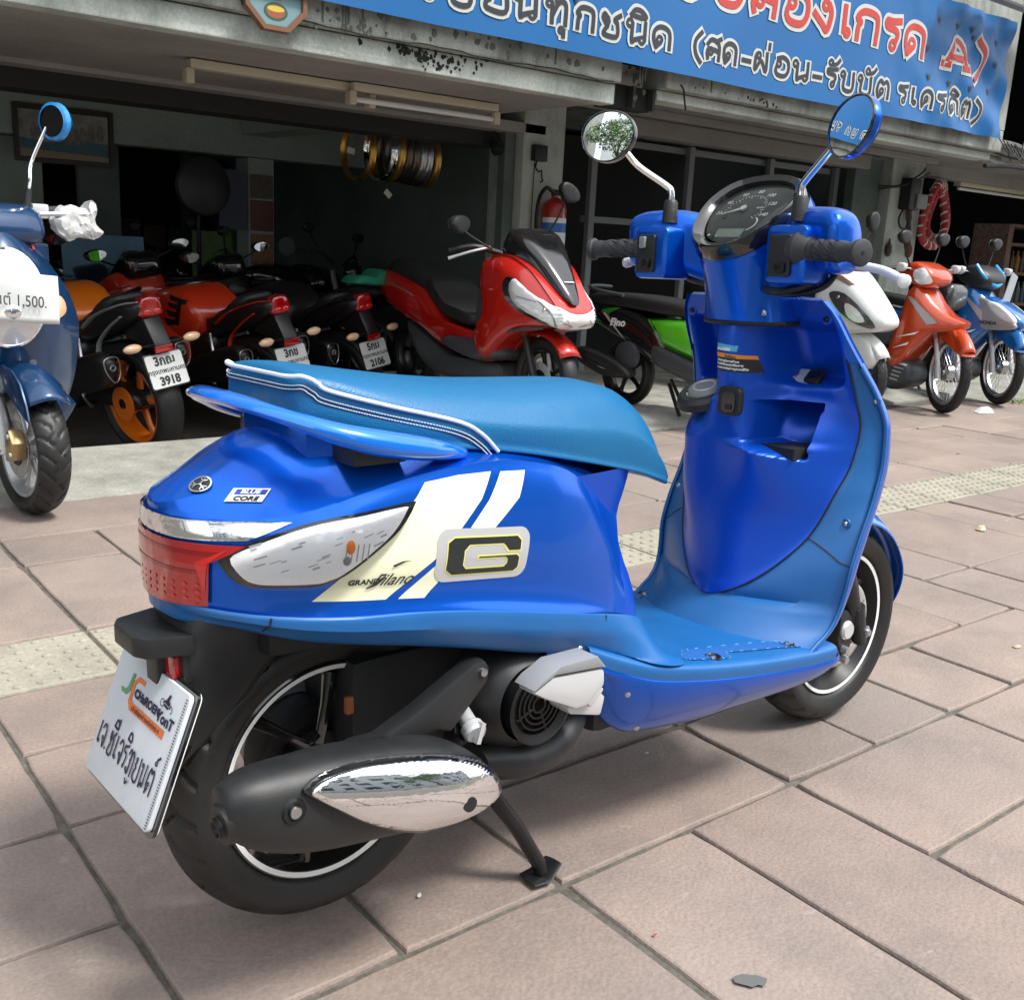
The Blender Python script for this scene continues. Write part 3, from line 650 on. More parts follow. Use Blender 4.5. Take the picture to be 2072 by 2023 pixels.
# centre stand
for sd in (-1, 1):
    obj('stand_leg', *tube([(.235, sd*.09, .20), (.300, sd*.112, .10), (.340, sd*.122, .028), (.344, sd*.123, .012)], [.013, .0125, .012, .012], 12), BLKR, S)
    obj('stand_foot', *tube([(.318, sd*.120, .006), (.345, sd*.122, .006), (.378, sd*.116, .018)], [(.022, .004), (.026, .005), (.018, .004)], 10, up=(0, 0, 1)), BLKR, S)
obj('stand_crossbar', *tube([(.25, -.1, .17), (.25, .1, .17)], .011, 10), BLKR, S)
# --- leg shield: inner moulded panel as a relief X(y, z)
def ss(a, b, x):
    t = min(1, max(0, (x-a)/(b-a))); return t*t*(3-2*t)
def gauss(y, c, w): return exp(-((y-c)/w)**2)
#        z    inner half-width, inner edge x, centre x, outer half-width, outer x
LS = tabf([(.300, .004, .870, .790, .218, .905), (.330, .006, .866, .822, .221, .955), (.362, .010, .864, .856, .224, .975), (.366, .016, .864, .858, .2245, .976), (.373, .034, .868, .861, .225, .978), (.382, .052, .876, .863, .226, .980), (.400, .078, .892, .868, .228, .983), (.440, .116, .924, .874, .231, .988),
           (.500, .154, .964, .880, .232, 1.008), (.576, .178, .992, .882, .231, 1.043), (.640, .192, 1.018, .880, .230, 1.060), (.700, .196, 1.026, .874, .227, 1.062), (.760, .188, 1.010, .868, .214, 1.042), (.810, .181, .992, .864, .197, 1.012), (.860, .174, .970, .862, .184, .975), (.905, .164, .945, .868, .170, .948), (.930, .148, .932, .885, .152, .934)])
def XI(y, z):
    wi, xe, xc, wo, xo = LS(z)
    t = min(1, abs(y)/max(wi, .02)); k = ss(.66, .80, z)
    b1 = (1-t*t)**1.25; b2 = exp(-(abs(y)/.050)**3.2)
    b = b1*(1-k)+b2*k
    x = xe+(xc-xe)*b
    # fuel filler pod on the left, knee hollow and pockets on the right
    up = 1-ss(.735, .752, z)
    x -= .042*gauss(y, .082, .055)*up*ss(.40, .62, z)
    a = ss(-.172, -.150, y)*(1-ss(-.062, -.040, y))*ss(.772, .790, z)*(1-ss(.872, .896, z)); x += .045*a
    a = ss(.040, .062, y)*(1-ss(.150, .172, y))*ss(.752, .765, z)*(1-ss(.872, .896, z)); x += .045*a
    pb = -.120-.0*(z); lo = .652+.012*(y+.08)/.05
    a = ss(-.138, -.130, y)*(1-ss(-.046, -.038, y))*ss(lo-.002, lo+.006, z)*(1-ss(.736, .743, z)); x += .105*a
    lip = gauss(y, -.085, .052)*ss(.52, .655, z)*(1-ss(.655, .672, z)); x -= .036*lip*(1-a)
    x -= .010*gauss(z, .766, .012)*ss(-.18, -.15, y)*(1-ss(-.05, -.03, y))
    return x
def XT(y, z):
    wi, xe, xc, wo, xo = LS(z); t = min(1, abs(y)/wo)
    k = min(1, wi/max(wo, .01))
    b = max(0, 1-t**2.4)**1.3
    base = xo+(xc+.006-xo)*b
    if z > .364: base = max(base, XI(max(-wi, min(wi, y)), z)+.006) if abs(y) < wi else XI(math.copysign(wi, y), z)+.004+(xo-XI(math.copysign(wi, y), z))*((abs(y)-wi)/(wo-wi))**1.2
    return base
rows = []
for i in range(176):
    z = .366+(.930-.366)*i/175; wi = LS(z)[0]; r = []
    for j in range(97):
        y = wi*(-1+2*j/96); r.append((XI(y, z), y, z))
    rows.append(r)
inner = obj('leg_shield_inner_panel', *grid(rows, flip=True), INNER, S, sharp=60)
IB = bvh_of(inner)
rows = []
for i in range(60):
    z = .298+(.826-.298)*i/59; wo = LS(z)[3]
    rows.append([(XT(wo*s, z), wo*s, z) for s in [-1+2*j/64 for j in range(65)]])
V, F = grid(rows, flip=True)
def keep_trim(f):
    c = sum((Vector(V[i]) for i in f), Vector())/4
    return not (c.z > .41 and abs(c.y) < LS(c.z)[0]-.016)
trim = obj('leg_shield_trim', V, [f for f in F if keep_trim(f)], TRIM, S, sharp=60)
TB = bvh_of(trim)
# outer front shield
rows = []
for i in range(40):
    z = .29+(.93-.29)*i/39; wo, xo = LS(z)[3:]; r = []
    xn = tabf([(.29, 1.02), (.36, 1.06), (.5, 1.13), (.65, 1.17), (.78, 1.12), (.93, 1.0)])(z)
    for j in range(41):
        a = -pi/2+pi*j/40; r.append((xo-.004+(xn-xo)*cos(a)**.9 if abs(cos(a)) > 1e-6 else xo-.004, (wo+.0045)*sin(a), z))
    rows.append(r)
obj('front_shield', *grid(rows), PAINT, S)
top = [[(XI(LS(.93)[0]*s, .93), LS(.93)[0]*s, .93) for s in [-1+.1*j for j in range(21)]], [(.94+.06*(1-s*s), LS(.93)[0]*s*1.01, .934) for s in [-1+.1*j for j in range(21)]]]
obj('shield_top_edge', *grid(top, flip=True), PAINT, S)
for sd in (-1, 1):     # blue rim above the trim joining inner panel and front shield
    rows = []
    for i in range(16):
        z = .822+.108*i/15; wi, xe, xc, wo, xo = LS(z); x0 = XI(sd*wi, z)
        rows.append([(x0, sd*wi, z), ((x0+xo)/2-.002, sd*(wi+wo)/2, z), (xo, sd*(wo+.002), z), (xo+.012, sd*(wo+.005), z)])
    obj('shield_rim', *grid(rows, flip=sd < 0), PAINT, S)
    zs = [.298+.012*i for i in range(44)]
    obj('trim_edge', *tube([(LS(z)[4]-.001, sd*(LS(z)[3]+.001), z) for z in zs], .0042, 8), TRIM, S)
    for (y, z, b) in ((.212, .752, TB), (.203, .525, TB), (.156, .898, IB)):
        k = b.ray_cast(Vector((.3, sd*y, z)), Vector((1, 0, 0)))[0]
        if k:
            obj('shield_screw', *ball((k.x-.001, k.y, k.z), (.004, .0055, .0055)), STEEL if z < .8 else BLKR, S)
            obj('screw_recess', *xf(lathe([(.0065, -.001), (.010, .0), (.0105, .003)], 20, 'x'), T(k.x-.001, k.y, k.z)), TRIM if z < .8 else INNER, S)
    yz = [(sd*y, z) for y, z in ((.150, .492), (.168, .484), (.188, .472), (.21, .456), (.229, .448))]
    pts = [TB.ray_cast(Vector((.3, y, z)), Vector((1, 0, 0)))[0] for y, z in yz]
    pts = [p+Vector((-.0003, 0, 0)) for p in pts if p]
    if len(pts) > 2: obj('trim_seam', *tube(pts, .0014, 6), DARK, S)
# border groove between inner panel and trim
zs = [.372+.012*i for i in range(39)]
for sd in (-1, 1):
    obj('panel_gap', *tube([(XI(sd*LS(z)[0], z)+.0005, sd*(LS(z)[0]+.0012), z-.0005) for z in zs], .0016, 6), DARK, S)
# column gap, stickers, hook, ignition, fuel lid
slit = []
for j in range(25):
    y = .075-.175*j/24; z = .890-.014*sin(pi*j/24)+.010*(j/24)**3*1.2
    k = IB.ray_cast(Vector((.3, y, z)), Vector((1, 0, 0)))[0]
    if k: slit.append(k+Vector((-.001, 0, 0)))
xray = lambda u, v: ((.4, -u, v), (1, 0, 0))
STK = pm('warning label black', (.02, .02, .022), .4); 
decal('sticker', flat2d([[(-.024, .846), (.024, .842), (.022, .831), (-.022, .834)]]), IB, pm('teal sticker', (.08, .42, .62), .35), S, xray, off=.0012)
decal('sticker', txt('SN-XS02', -.018, .8325, .0075, .0004, .2, 1.1), IB, WHT, S, xray, off=.002)
lb = decal('warning_label', flat2d([[(-.020, .829), (.040, .824), (.044, .792), (-.016, .795)]]), IB, STK, S, xray, off=.001)
decal('label_header', flat2d([[(-.020, .829), (.040, .824), (.041, .817), (-.019, .821)]]), IB, pm('orange label', (.75, .25, .04), .4), lb, xray, off=.0016)
for k, (t, s) in enumerate((('คำเตือน', .0065), ('โปรดอ่านคู่มือการใช้รถ', .0048), ('ห้ามขับขี่ขณะขาตั้งลง', .0056), ('สวมหมวกนิรภัยทุกครั้ง', .0056))):
    decal('label_text', txt(t, -.015 if k else .002, .822-.0068*k-.0015, s, .0002, 0, .95, -.08), IB, WHT if k else STK, lb, xray, off=.0022)
hk = obj('bag_hook', *xf(prism(rrect(.050, .054, .012), 0, .016, 'x'), T(.842, -.034, .743)), BLKP, S, bev=.004)
obj('hook_recess', *xf(prism(rrect(.030, .038, .009), 0, .004, 'x'), T(.8395, -.036, .742)), BLKG, hk)
obj('hook_tab', *box((.836, -.044, .728), (.846, -.030, .738)), BLKP, hk, bev=.002)
# ignition lock on the shelf
kz = IB.ray_cast(Vector((.95, -.095, .95)), Vector((0, 0, -1)))
def shelf(y, z):
    k = IB.ray_cast(Vector((.4, y, z)), Vector((1, 0, 0)))[0]; return k if k else Vector((.97, y, z))
c0 = shelf(-.066, .783)
IM = T(c0.x-.002, c0.y, c0.z) @ RY(-.70)
ig = obj('ignition_lock', *xf(prism([(p[0], p[1]) for p in rrect(.038, .090, .016)], -.004, .006, 'z'), IM), SILV, S, bev=.003)
obj('ignition_ring', *xf(lathe([(.004, .0065), (.0125, .0085), (.016, .0065)], 28, 'z'), IM @ T(0, .017, 0)), STEEL, ig)
obj('seat_switch', *xf(prism(rrect(.036, .034, .008), .0, .011, 'z'), IM @ T(0, -.036, 0)), BLKP, ig, bev=.003)
obj('switch_button', *xf(prism(rrect(.014, .024, .005), .011, .014, 'z'), IM @ T(0, -.036, 0)), BLKR, ig, bev=.001)
key = thing('ignition_key', 'key with black head and purple tag in the ignition of the blue scooter', 'key', mat=BM @ IM @ T(0, .017, .007))
obj('key_head', *prism([(-.007, .004), (.007, .004), (.010, .014), (.010, .030), (.004, .036), (-.004, .036), (-.010, .030), (-.010, .014)], -.003, .003), BLKP, key, bev=.002)
obj('key_ring', *tube([(.0, .011*cos(a)+.014, .020+.011*sin(a)) for a in [2*pi*i/20 for i in range(21)]], .0011, 6), STEEL, key)
TAGM = pm('purple key tag', (.42, .22, .62), .35)
obj('key_tag', *tube([(-.008, .024, .012), (-.020, .030, -.018), (-.030, .032, -.045)], [(.004, .001), (.0055, .001), (.003, .001)], 8, up=(0, 1, .2)), TAGM, key)
# fuel lid
FM = T(.908, .074, .7465) @ RY(-.42)
fl_ = obj('fuel_lid_collar', *xf(lathe([(.036, .006), (.047, .006), (.055, -.001), (.058, -.014)], 36, 'z', fn=lambda a, k, q, h: (q*(1+.12*max(0, cos(a-pi))**3), h)), FM), BLKP, S)
obj('fuel_lid', *xf(lathe([(0, .012), (.030, .012), (.0345, .008), (.036, .002)], 36, 'z'), FM), GREY, S)
obj('fuel_lid_ring', *xf(lathe([(.019, .0122), (.020, .0135), (.0225, .0135), (.0235, .0122)], 36, 'z'), FM), SILV, S)
# lower pocket: a dark-coloured liner box on its floor, behind the opening
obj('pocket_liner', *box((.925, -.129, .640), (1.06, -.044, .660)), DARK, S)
# --- floor
zf = tabf([(.37, .412), (.43, .386), (.50, .361), (.575, .346), (.67, .330), (.77, .316), (.86, .306), (.93, .299), (1.0, .297)])
wf = tabf([(.37, .178), (.43, .190), (.50, .203), (.60, .214), (.75, .220), (.93, .222), (1.0, .221)])
rows = []
for i in range(46):
    x = .37+.61*i/45; w, z = wf(x), zf(x)
    k = ss(.50, .60, x)*(1-ss(.82, .90, x))
    P = [(x, -w-.004, z-.026), (x, -w-.006, z-.008), (x, -w+.002, z), (x, -w+.022, z+.002), (x, -w*.6, z+.003), (x, -w*.3, z+.004), (x, 0, z+.005)]
    q = [tuple(p) for p in cr(P, 4, corners=(0,))]; rows.append(q+[(a, -b, c) for a, b, c in q[-2::-1]])
floor_ = obj('floorboard', *grid(rows, flip=True), TRIM, S, sharp=40)
FB = bvh_of(floor_)
dn = lambda u, v: ((u, v, .6), (0, 0, -1))
def onfloor(P, off=.0008): return [FB.ray_cast(Vector((x, y, .6)), Vector((0, 0, -1)))[0]+Vector((0, 0, off)) for x, y in P]
GRIT = pm('anti slip mat', (.008, .10, .35), .6, bump=(260, .6))
for sd in (-1, 1):
    pad = [(.585, .188), (.60, .196), (.685, .203), (.70, .188), (.72, .178), (.84, .190), (.90, .200), (.93, .195), (.90, .170), (.78, .150), (.64, .150), (.60, .17)]
    decal('foot_mat', flat2d([[(x, sd*y) for x, y in pad]]), FB, GRIT, S, dn, off=.0015, L=.03)
    P = onfloor([(p.x, sd*p.y) for p in cr([(a, b, 0) for a, b in pad], 8, True)], .0022); VF = []
    for i in range(0, len(P)-1, 2): VF.append(tube([P[i], P[i].lerp(P[i+1], .6)], .0008, 5))
    obj('mat_stitch', *join(*VF), pm('light blue stitch', (.10, .35, .62), .5) if sd < 0 else MATS['light blue stitch'], S)['kind'] = 'stuff'
    for (x, y) in ((.655, .192), (.885, .180)):
        k = onfloor([(x, sd*y)], .001)[0]
        obj('floor_bolt_recess', *xf(lathe([(0, 0.0005), (.011, .001), (.0135, .003), (.015, .0)], 24, 'z'), T(*k)), BLKR, S)
        obj('floor_bolt', *xf(lathe([(0, .004), (.005, .004), (.006, .001)], 12, 'z'), T(*k)), STEEL, S)
    # floor seam lines
    obj('floor_seam', *tube(onfloor([(.43+.0*t, sd*(.189*(1-t))) for t in [i/10 for i in range(6)]], .0004) if False else onfloor([(.925-.06*sin(pi*t/2)*0-.10*t, sd*(.215-.215*t)) for t in [i/12 for i in range(12)]], .0004), .0012, 5), DARK, S)
# side panel below the floor
bz = tabf([(.40, .310, .325), (.425, .285, .30), (.445, .262, .275), (.47, .240, .24), (.505, .220, .215), (.57, .211, .2), (.69, .203, .19), (.87, .206, .195), (.98, .217, .21), (1.045, .240, .24)])
for sd in (-1, 1):
    rows = []
    for i in range(44):
        x = .385+.645*i/43; zl, _ = bz(x); w = wf(min(x, .98)) if x < .98 else .221-.03*((x-.98)/.05)**2; zt = zf(min(x, .99))-.026
        if x < .46: zl = zt-.012-(zt-zl-.012)*ss(.385, .45, x)
        P = [(x, sd*(w+.003), zt+.001), (x, sd*(w+.0045), zt-.008), (x, sd*(w-.002-.10*(zt-zl)), zt-(zt-zl)*.45), (x, sd*(w-.058*min(1, (zt-zl)/.09)), zl+.004), (x, sd*(w-.085), zl+.002)]
        rows.append([tuple(p) for p in cr(P, 4)])
    V, F = grid(rows, flip=sd > 0)
    sp_ = obj('floor_side_panel', V, F, PAINT, S, sharp=50)
    pb_ = bvh_of(sp_)
    for x, z in ((.455, .318), (.517, .232)):
        k = pb_.ray_cast(Vector((x, sd*.6, z)), Vector((0, -sd, 0)))[0]
        if k: obj('panel_screw', *xf(lathe([(0, -.001), (.0034, -.001), (.0042, .0008), (.0066, .0012), (.0072, .003)], 16), T(k.x, k.y, k.z) @ (RZ(pi) if sd > 0 else Matrix())), STEEL, S)
obj('footrest_bolt', *ball((.345, -.186, .415), (.006, .004, .006)), STEEL, S)
# --- front mudguard and fork
rows = []
for i in range(37):
    a = radians(118-150*i/36) if False else radians(140-140*i/36); r = .262+.012*(1-i/36); w = .072-.012*abs(i/36-.5)
    if i > 28: w *= 1-.45*((i-28)/8)**2
    r_ = []
    for j in range(15):
        s = -1+2*j/14; r_.append((1.28+(r-.038*s*s)*cos(a), w*s, .227+(r-.038*s*s)*sin(a)))
    rows.append(r_)
obj('front_mudguard', *grid(rows, flip=False), PAINTG, S, solid=.003)
for sd in (-1, 1):
    obj('fork_leg', *tube([(1.275, sd*.082, .227), (1.235, sd*.080, .33), (1.19, sd*.078, .42), (1.10, sd*.078, .60)], [.021, .023, .024, .024], 16), BLKP, S)
    obj('fork_lower_bolt', *xf(lathe([(0, -.012), (.007, -.012), (.009, -.006), (.014, -.004), (.014, .006)], 16), T(1.283, sd*.104, .227) @ (RZ(pi) if sd > 0 else Matrix())), STEEL, S)
    obj('fork_foot', *tube([(1.262, sd*.09, .285), (1.285, sd*.09, .205)], [(.022, .018), (.026, .016)], 14), BLKP, S)
obj('axle', *tube([(1.28, -.095, .227), (1.28, .095, .227)], .009, 12), STEEL, S)
cl = obj('brake_caliper', *prism([(1.195, .275), (1.215, .288), (1.240, .268), (1.246, .205), (1.228, .182), (1.205, .190), (1.192, .225)], -.098, -.050), BLKP, S, bev=.006)
obj('caliper_piston', *xf(lathe([(0, -.008), (.017, -.008), (.021, -.003), (.021, .015)], 20), T(1.218, -.098, .242)), SILV, cl)
for z in (.200, .178): obj('caliper_bolt', *tube([(1.212, -.112, z), (1.214, -.07, z+.004)], [.008, .009], 10), ALU, cl)
obj('brake_hose', *tube(cr([(1.20, -.09, .28), (1.17, -.088, .36), (1.12, -.08, .48)], 6), .005, 8), BLKR, S)
# --- handlebar
HB = tabf([(.0, .955, .985, .050, .062), (.06, .952, .990, .050, .062), (.095, .935, 1.012, .052, .062), (.125, .915, 1.024, .054, .060), (.16, .900, 1.030, .054, .058), (.20, .885, 1.030, .050, .055), (.225, .876, 1.027, .045, .051), (.236, .872, 1.024, .034, .042)])
def hb_rows(sd):
    rows = []
    for i in range(34):
        y = .236*i/33; xc, zc, hx_, hz = HB(y); r = []
        for j in range(24):
            a = 2*pi*j/24; c, s = cos(a), sin(a)
            e = .62
            r.append((xc+hx_*math.copysign(abs(c)**e, c)-(.010*s if s > 0 else 0), sd*y, zc+hz*math.copysign(abs(s)**e, s)))
        rows.append(r)
    return rows
for sd in (-1, 1): obj('handlebar_cowl', *grid(hb_rows(sd), True, False, True, flip=sd > 0), PAINT, S, sharp=50)
# steering column cover below the dial
CM = Matrix.Translation((.885, 0, 1.075)) @ Matrix(((0, .77, -.64, 0), (-1, 0, 0, 0), (0, .64, .77, 0), (0, 0, 0, 1)))   # u right, v up, w out of the face
egg = [(0, -.104), (.045, -.090), (.078, -.052), (.097, .0), (.099, .045), (.080, .085), (.045, .104), (0, .110)]
egg = egg+[(-x, y) for x, y in egg[-2:0:-1]]
egg = [(p.x, p.y) for p in cr([(a, b, 0) for a, b in egg], 5, True)]
low = sorted([q for q in egg if q[1] < .035], key=lambda q: math.atan2(q[1]-.03, q[0]) if math.atan2(q[1]-.03, q[0]) <= 0 else math.atan2(q[1]-.03, q[0])-2*pi)
rows = []; n_ = len(low)
for i in range(15):
    t = i/14; r = []
    for j, (u, v) in enumerate(low):
        f = pi+pi*j/(n_-1); Bp = Vector((.852+.10*(1-abs(sin(f))**.75), -.090*cos(f), .888)); E_ = CM @ Vector((u*1.01, v*1.01, -.014))
        r.append((Bp.x+(E_.x-Bp.x)*t**1.4, Bp.y*(1-.07*sin(pi*t))+(E_.y-Bp.y)*t**2.2, Bp.z+(E_.z-Bp.z)*t))
    rows.append(r)
col_ = obj('steering_column_cover', *grid(rows, flip=True), PAINT, S, sharp=60)
obj('column_gap', *tube([(p[0]+.006, p[1]*.99, p[2]-.003) for p in rows[0]], .005, 8), DARK, S)
obj('column_screw', *ball((.868, -.078, .905), (.004, .006, .006)), STEEL, S)
# dial housing: egg outline on a tilted plane
def ering(k, w, dv=0): return [(x*k, y*k+dv*(1-k), w) for x, y in egg]
obj('dial_bezel', *xf(grid([ering(.93, -.045)+ering(.93, -.045)[:1], ering(1.02, -.02)+ering(1.02, -.02)[:1], ering(1.015, .006)+ering(1.015, .006)[:1], ering(.97, .012)+ering(.97, .012)[:1], ering(.86, .006, .02)+ering(.86, .006, .02)[:1], ering(.80, -.010, .05)+ering(.80, -.010, .05)[:1]], flip=False), CM), BLKG, S, sharp=40)
obj('headlight_cowl', *xf(grid([ering(1.03, -.02)+ering(1.03, -.02)[:1], [(x*1.04, y*1.03+.004, -.045) for x, y in egg+egg[:1]], [(x*1.0, y*.95+.006, -.10) for x, y in egg+egg[:1]], [(x*.75, y*.7, -.15) for x, y in egg+egg[:1]], [(x*.3, y*.3, -.17) for x, y in egg+egg[:1]]], flip=True), CM), PAINT, S)
DIAL = pm('dial face', (.05, .055, .06), .4)
df = obj('dial_face', *xf(flatf := place(flat2d([[(x*.80, y*.80+.05*.2) for x, y in egg]]), lambda u, v: (u, v, -.004)), CM), DIAL, S, smooth=False)
dsc = (-.012, .022); VF = []
def dpt(r, a, w=-.0032): return (dsc[0]+r*cos(a), dsc[1]+r*sin(a), w)
for k in range(29):
    a = radians(205-8.6*k); r0 = .040 if k % 4 else .036; n_ = (-sin(a)*.0007, cos(a)*.0007)
    p, q_ = dpt(r0, a), dpt(.044, a); VF.append(([(p[0]+n_[0], p[1]+n_[1], p[2]), (q_[0]+n_[0], q_[1]+n_[1], q_[2]), (q_[0]-n_[0], q_[1]-n_[1], q_[2]), (p[0]-n_[0], p[1]-n_[1], p[2])], [(0, 1, 2, 3)]))
obj('dial_marks', *xf(join(*VF), CM), WHT, df, smooth=False)['kind'] = 'stuff'
for k, t in enumerate(('20', '40', '60', '80', '100', '120', '140')):
    a = radians(188-34*k); p = dpt(.054, a)
    V, F = flat2d(text=t, size=.0125, bold=.0003, align='CENTER')
    obj('dial_number', *xf(([(p[0]+x, p[1]+y-.004, -.0032) for x, y in V], F), CM), WHT, df, smooth=False)
V, F = flat2d(text='km/h', size=.007, bold=.0002); obj('dial_number', *xf(([(.012+x, .026+y, -.0032) for x, y in V], F), CM), WHT, df, smooth=False)
obj('fuel_gauge', *xf(place(flat2d([[(.020+.022*cos(radians(a)), -.020+.022*sin(radians(a))) for a in range(-60, 75, 15)]+[(.020+.019*cos(radians(a)), -.020+.019*sin(radians(a))) for a in range(60, -75, -15)]]), lambda u, v: (u, v, -.0031)), CM), WHT, df, smooth=False)
obj('dial_needle', *xf(join(prism([(dsc[0]-.001, dsc[1]+.003), (dsc[0]-.040, dsc[1]-.016), (dsc[0]-.041, dsc[1]-.018), (dsc[0]+.001, dsc[1]-.003)], 0, .0015, 'z'), lathe([(0, .003), (.006, .003), (.0075, -.002)], 20, 'z') if False else prism([(dsc[0]+.0065*cos(2*pi*i/16), dsc[1]+.0065*sin(2*pi*i/16)) for i in range(16)], 0, .003, 'z')), CM), WHT, df, smooth=False)
obj('display_panel', *xf(place(([(-.028, -.058), (.030, -.058), (.026, -.034), (-.034, -.034)], [(0, 1, 2, 3)]), lambda u, v: (u, v, -.003)), CM), pm('lcd panel', (.30, .34, .30), .2), df, smooth=False)
obj('indicator_window', *xf(prism([(-.045+.006*cos(2*pi*i/16), .002+.006*sin(2*pi*i/16)) for i in range(16)], -.0035, -.0025, 'z'), CM), BLKG, df)
obj('dial_glass', *xf(grid([[(x*k, y*k+.05*(1-k)*.0+.010*(k/.81), -.0015+.010*(1-(k/.81)**2)) for x, y in egg+egg[:1]] for k in (.81, .7, .55, .4, .2, .02)]), CM), GLASS, df)
# switch gear, grips, levers, mirrors
GL = {}
for sd in (-1, 1):
    x0, z0 = .830, 1.014
    obj('switch_pod', *xf(prism(rrect(.084, .098, .014), -.004, .075, 'x'), T(.822, .160 if sd > 0 else -.148, 1.006)), PAINT, S, bev=.010)
    sw = obj('switch_box', *xf(prism(rrect(.046, .070, .006), -.010, .022, 'x'), T(.822, sd*.168 if sd > 0 else -.140, 1.004)), BLKP, S, bev=.004)
    if sd > 0:
        obj('horn_button', *xf(prism(rrect(.016, .016, .004), -.018, -.010, 'x'), T(.822, .160, .986)), BLKR, sw, bev=.002)
        obj('signal_switch', *xf(prism(rrect(.014, .022, .003), -.017, -.010, 'x'), T(.822, .172, 1.024)), GREY, sw, bev=.002)
        obj('beam_switch', *box((.846, .180, 1.050), (.872, .206, 1.074)), BLKP, S, bev=.004)
    else:
        obj('starter_button', *xf(prism(rrect(.020, .016, .004), -.016, -.010, 'x'), T(.822, -.146, .984)), BLKR, sw, bev=.002)
    gx = [(x0+.004, sd*.178, z0+.002), (x0-.008, sd*.225, z0), (x0-.026, sd*.298, z0-.004)]
    def gr_(i, n): return .0168+.0012*sin(i*2.2)
    P = cr(gx, 20); rr = [.0165+(.001*sin(i*.9) if 6 < i < 36 else 0) for i in range(len(P))]
    g = obj('grip', *tube(P, rr, 24), GRIP, S, sharp=60)
    d = (Vector(gx[2])-Vector(gx[1])).normalized(); e = Vector(gx[2])
    obj('grip_end', *tube([e-d*.004, e-d*.001, e+d*.006, e+d*.008], [.0175, .0215, .0215, .0185], 24), GRIP, g)
    b = Vector(gx[0])
    obj('grip_flange', *tube([b-d*.02, b-d*.004, b+d*.006, b+d*.016], [.030, .032, .026, .0175] if sd < 0 else [.020, .022, .021, .0175], 24), GRIP, g)
    VF = []
    for k in range(9):
        a0 = 2*pi*k/9; t0 = .028; VF.append(tube([b+d*(t0+.055*t)+Matrix.Rotation(a0+1.6*t, 3, d) @ (d.orthogonal().normalized()*.0172) for t in [i/6 for i in range(7)]], .0012, 5))
    obj('grip_ribs', *join(*VF), BLKP, g)['kind'] = 'stuff'
    obj('grip_hole', *tube([e+d*.0078, e+d*.0086], .0035, 10), DARK, g)
    if sd < 0:
        lv = cr([(.885, -.180, 1.000), (.900, -.24, .992), (.893, -.29, .984), (.868, -.335, .972), (.858, -.350, .968)], 6)
        obj('brake_lever', *tube(lv, [.006]*3+[.0075]*(len(lv)-9)+[.010]*4+[.0115, .008], 12), pm('white lever', (.74, .75, .76), .45), S)
        obj('cable_bundle', *tube(cr([(.872, -.075, .945), (.86, -.12, .945), (.88, -.17, .962), (.90, -.185, .985)], 6), .007, 8), RUB, S)
        obj('brake_hose_upper', *tube(cr([(.885, -.06, .948), (.875, -.13, .940), (.885, -.185, .955), (.90, -.20, .985)], 6), .006, 8), BLKR, S)
        obj('cable_clamp', *box((.85, -.20, .985), (.90, -.155, 1.0)), BLKR, S, bev=.003)
    else:
        lv = cr([(.880, .17, 1.0), (.90, .22, .995), (.892, .262, .990), (.866, .276, .985)], 6)
        obj('brake_lever', *tube(lv, [.006]*3+[.0075]*(len(lv)-7)+[.010]*3+[.007], 12), MATS['white lever'], S)
        obj('cable_bundle', *tube(cr([(.91, .08, .95), (.90, .13, .96), (.90, .18, .985)], 6), .006, 8), RUB, S)
    sx, sy = .852, sd*.146
    obj('mirror_boot', *tube([(sx, sy, 1.062), (sx, sy, 1.070), (sx, sy, 1.10), (sx, sy, 1.104)], [.016, .0145, .013, .010], 16), RUB, S)
    st = [(sx, sy, 1.10), (sx-.001, sy, 1.118), (sx-.004, sy+sd*.010, 1.130), (.832, sd*.205, 1.168) if sd < 0 else (.832, sd*.215, 1.166), (.818, sd*.235, 1.190)]
    obj('mirror_stalk', *tube(cr(st, 5), .0062, 12), CHROME, S)
    mc = Vector((.800, sd*.272, 1.222)) if sd > 0 else Vector((.808, -.258, 1.202))
    # aim: left glass faces back-up-right to the sky, right glass shows the shop sign
    nrm = Vector((-.93, -.33, .10)).normalized() if sd > 0 else Vector((-.90, .36, .17)).normalized()
    uu = Vector((0, 0, 1)).cross(nrm).normalized(); vv = nrm.cross(uu)
    MM = Matrix(((uu.x, vv.x, nrm.x, mc.x), (uu.y, vv.y, nrm.y, mc.y), (uu.z, vv.z, nrm.z, mc.z), (0, 0, 0, 1)))
    mo = [(a*(1+.06*b/.045), b) for a, b in [(.056*cos(t), .048*sin(t)) for t in [2*pi*i/48 for i in range(49)]]]
    rg = lambda k, w: [(a*k, b*k, w) for a, b in mo]
    mh = obj('mirror_housing', *xf(grid([rg(.96, .001), rg(1.0, .003), rg(1.03, -.001), rg(1.02, -.010), rg(.80, -.022), rg(.45, -.030), rg(.02, -.033)], flip=True), MM), PAINT if sd < 0 else BLKG, S)
    obj('mirror_rim', *xf(grid([rg(.955, .0035), rg(.985, .0045), rg(1.02, .003), rg(1.03, -.003)], flip=True), MM), BLKG, mh)
    obj('mirror_glass', *xf(grid([rg(k, .0018+.0022*(1-k*k)) for k in (.96, .8, .6, .4, .2, .01)]), MM), MIRR, mh)
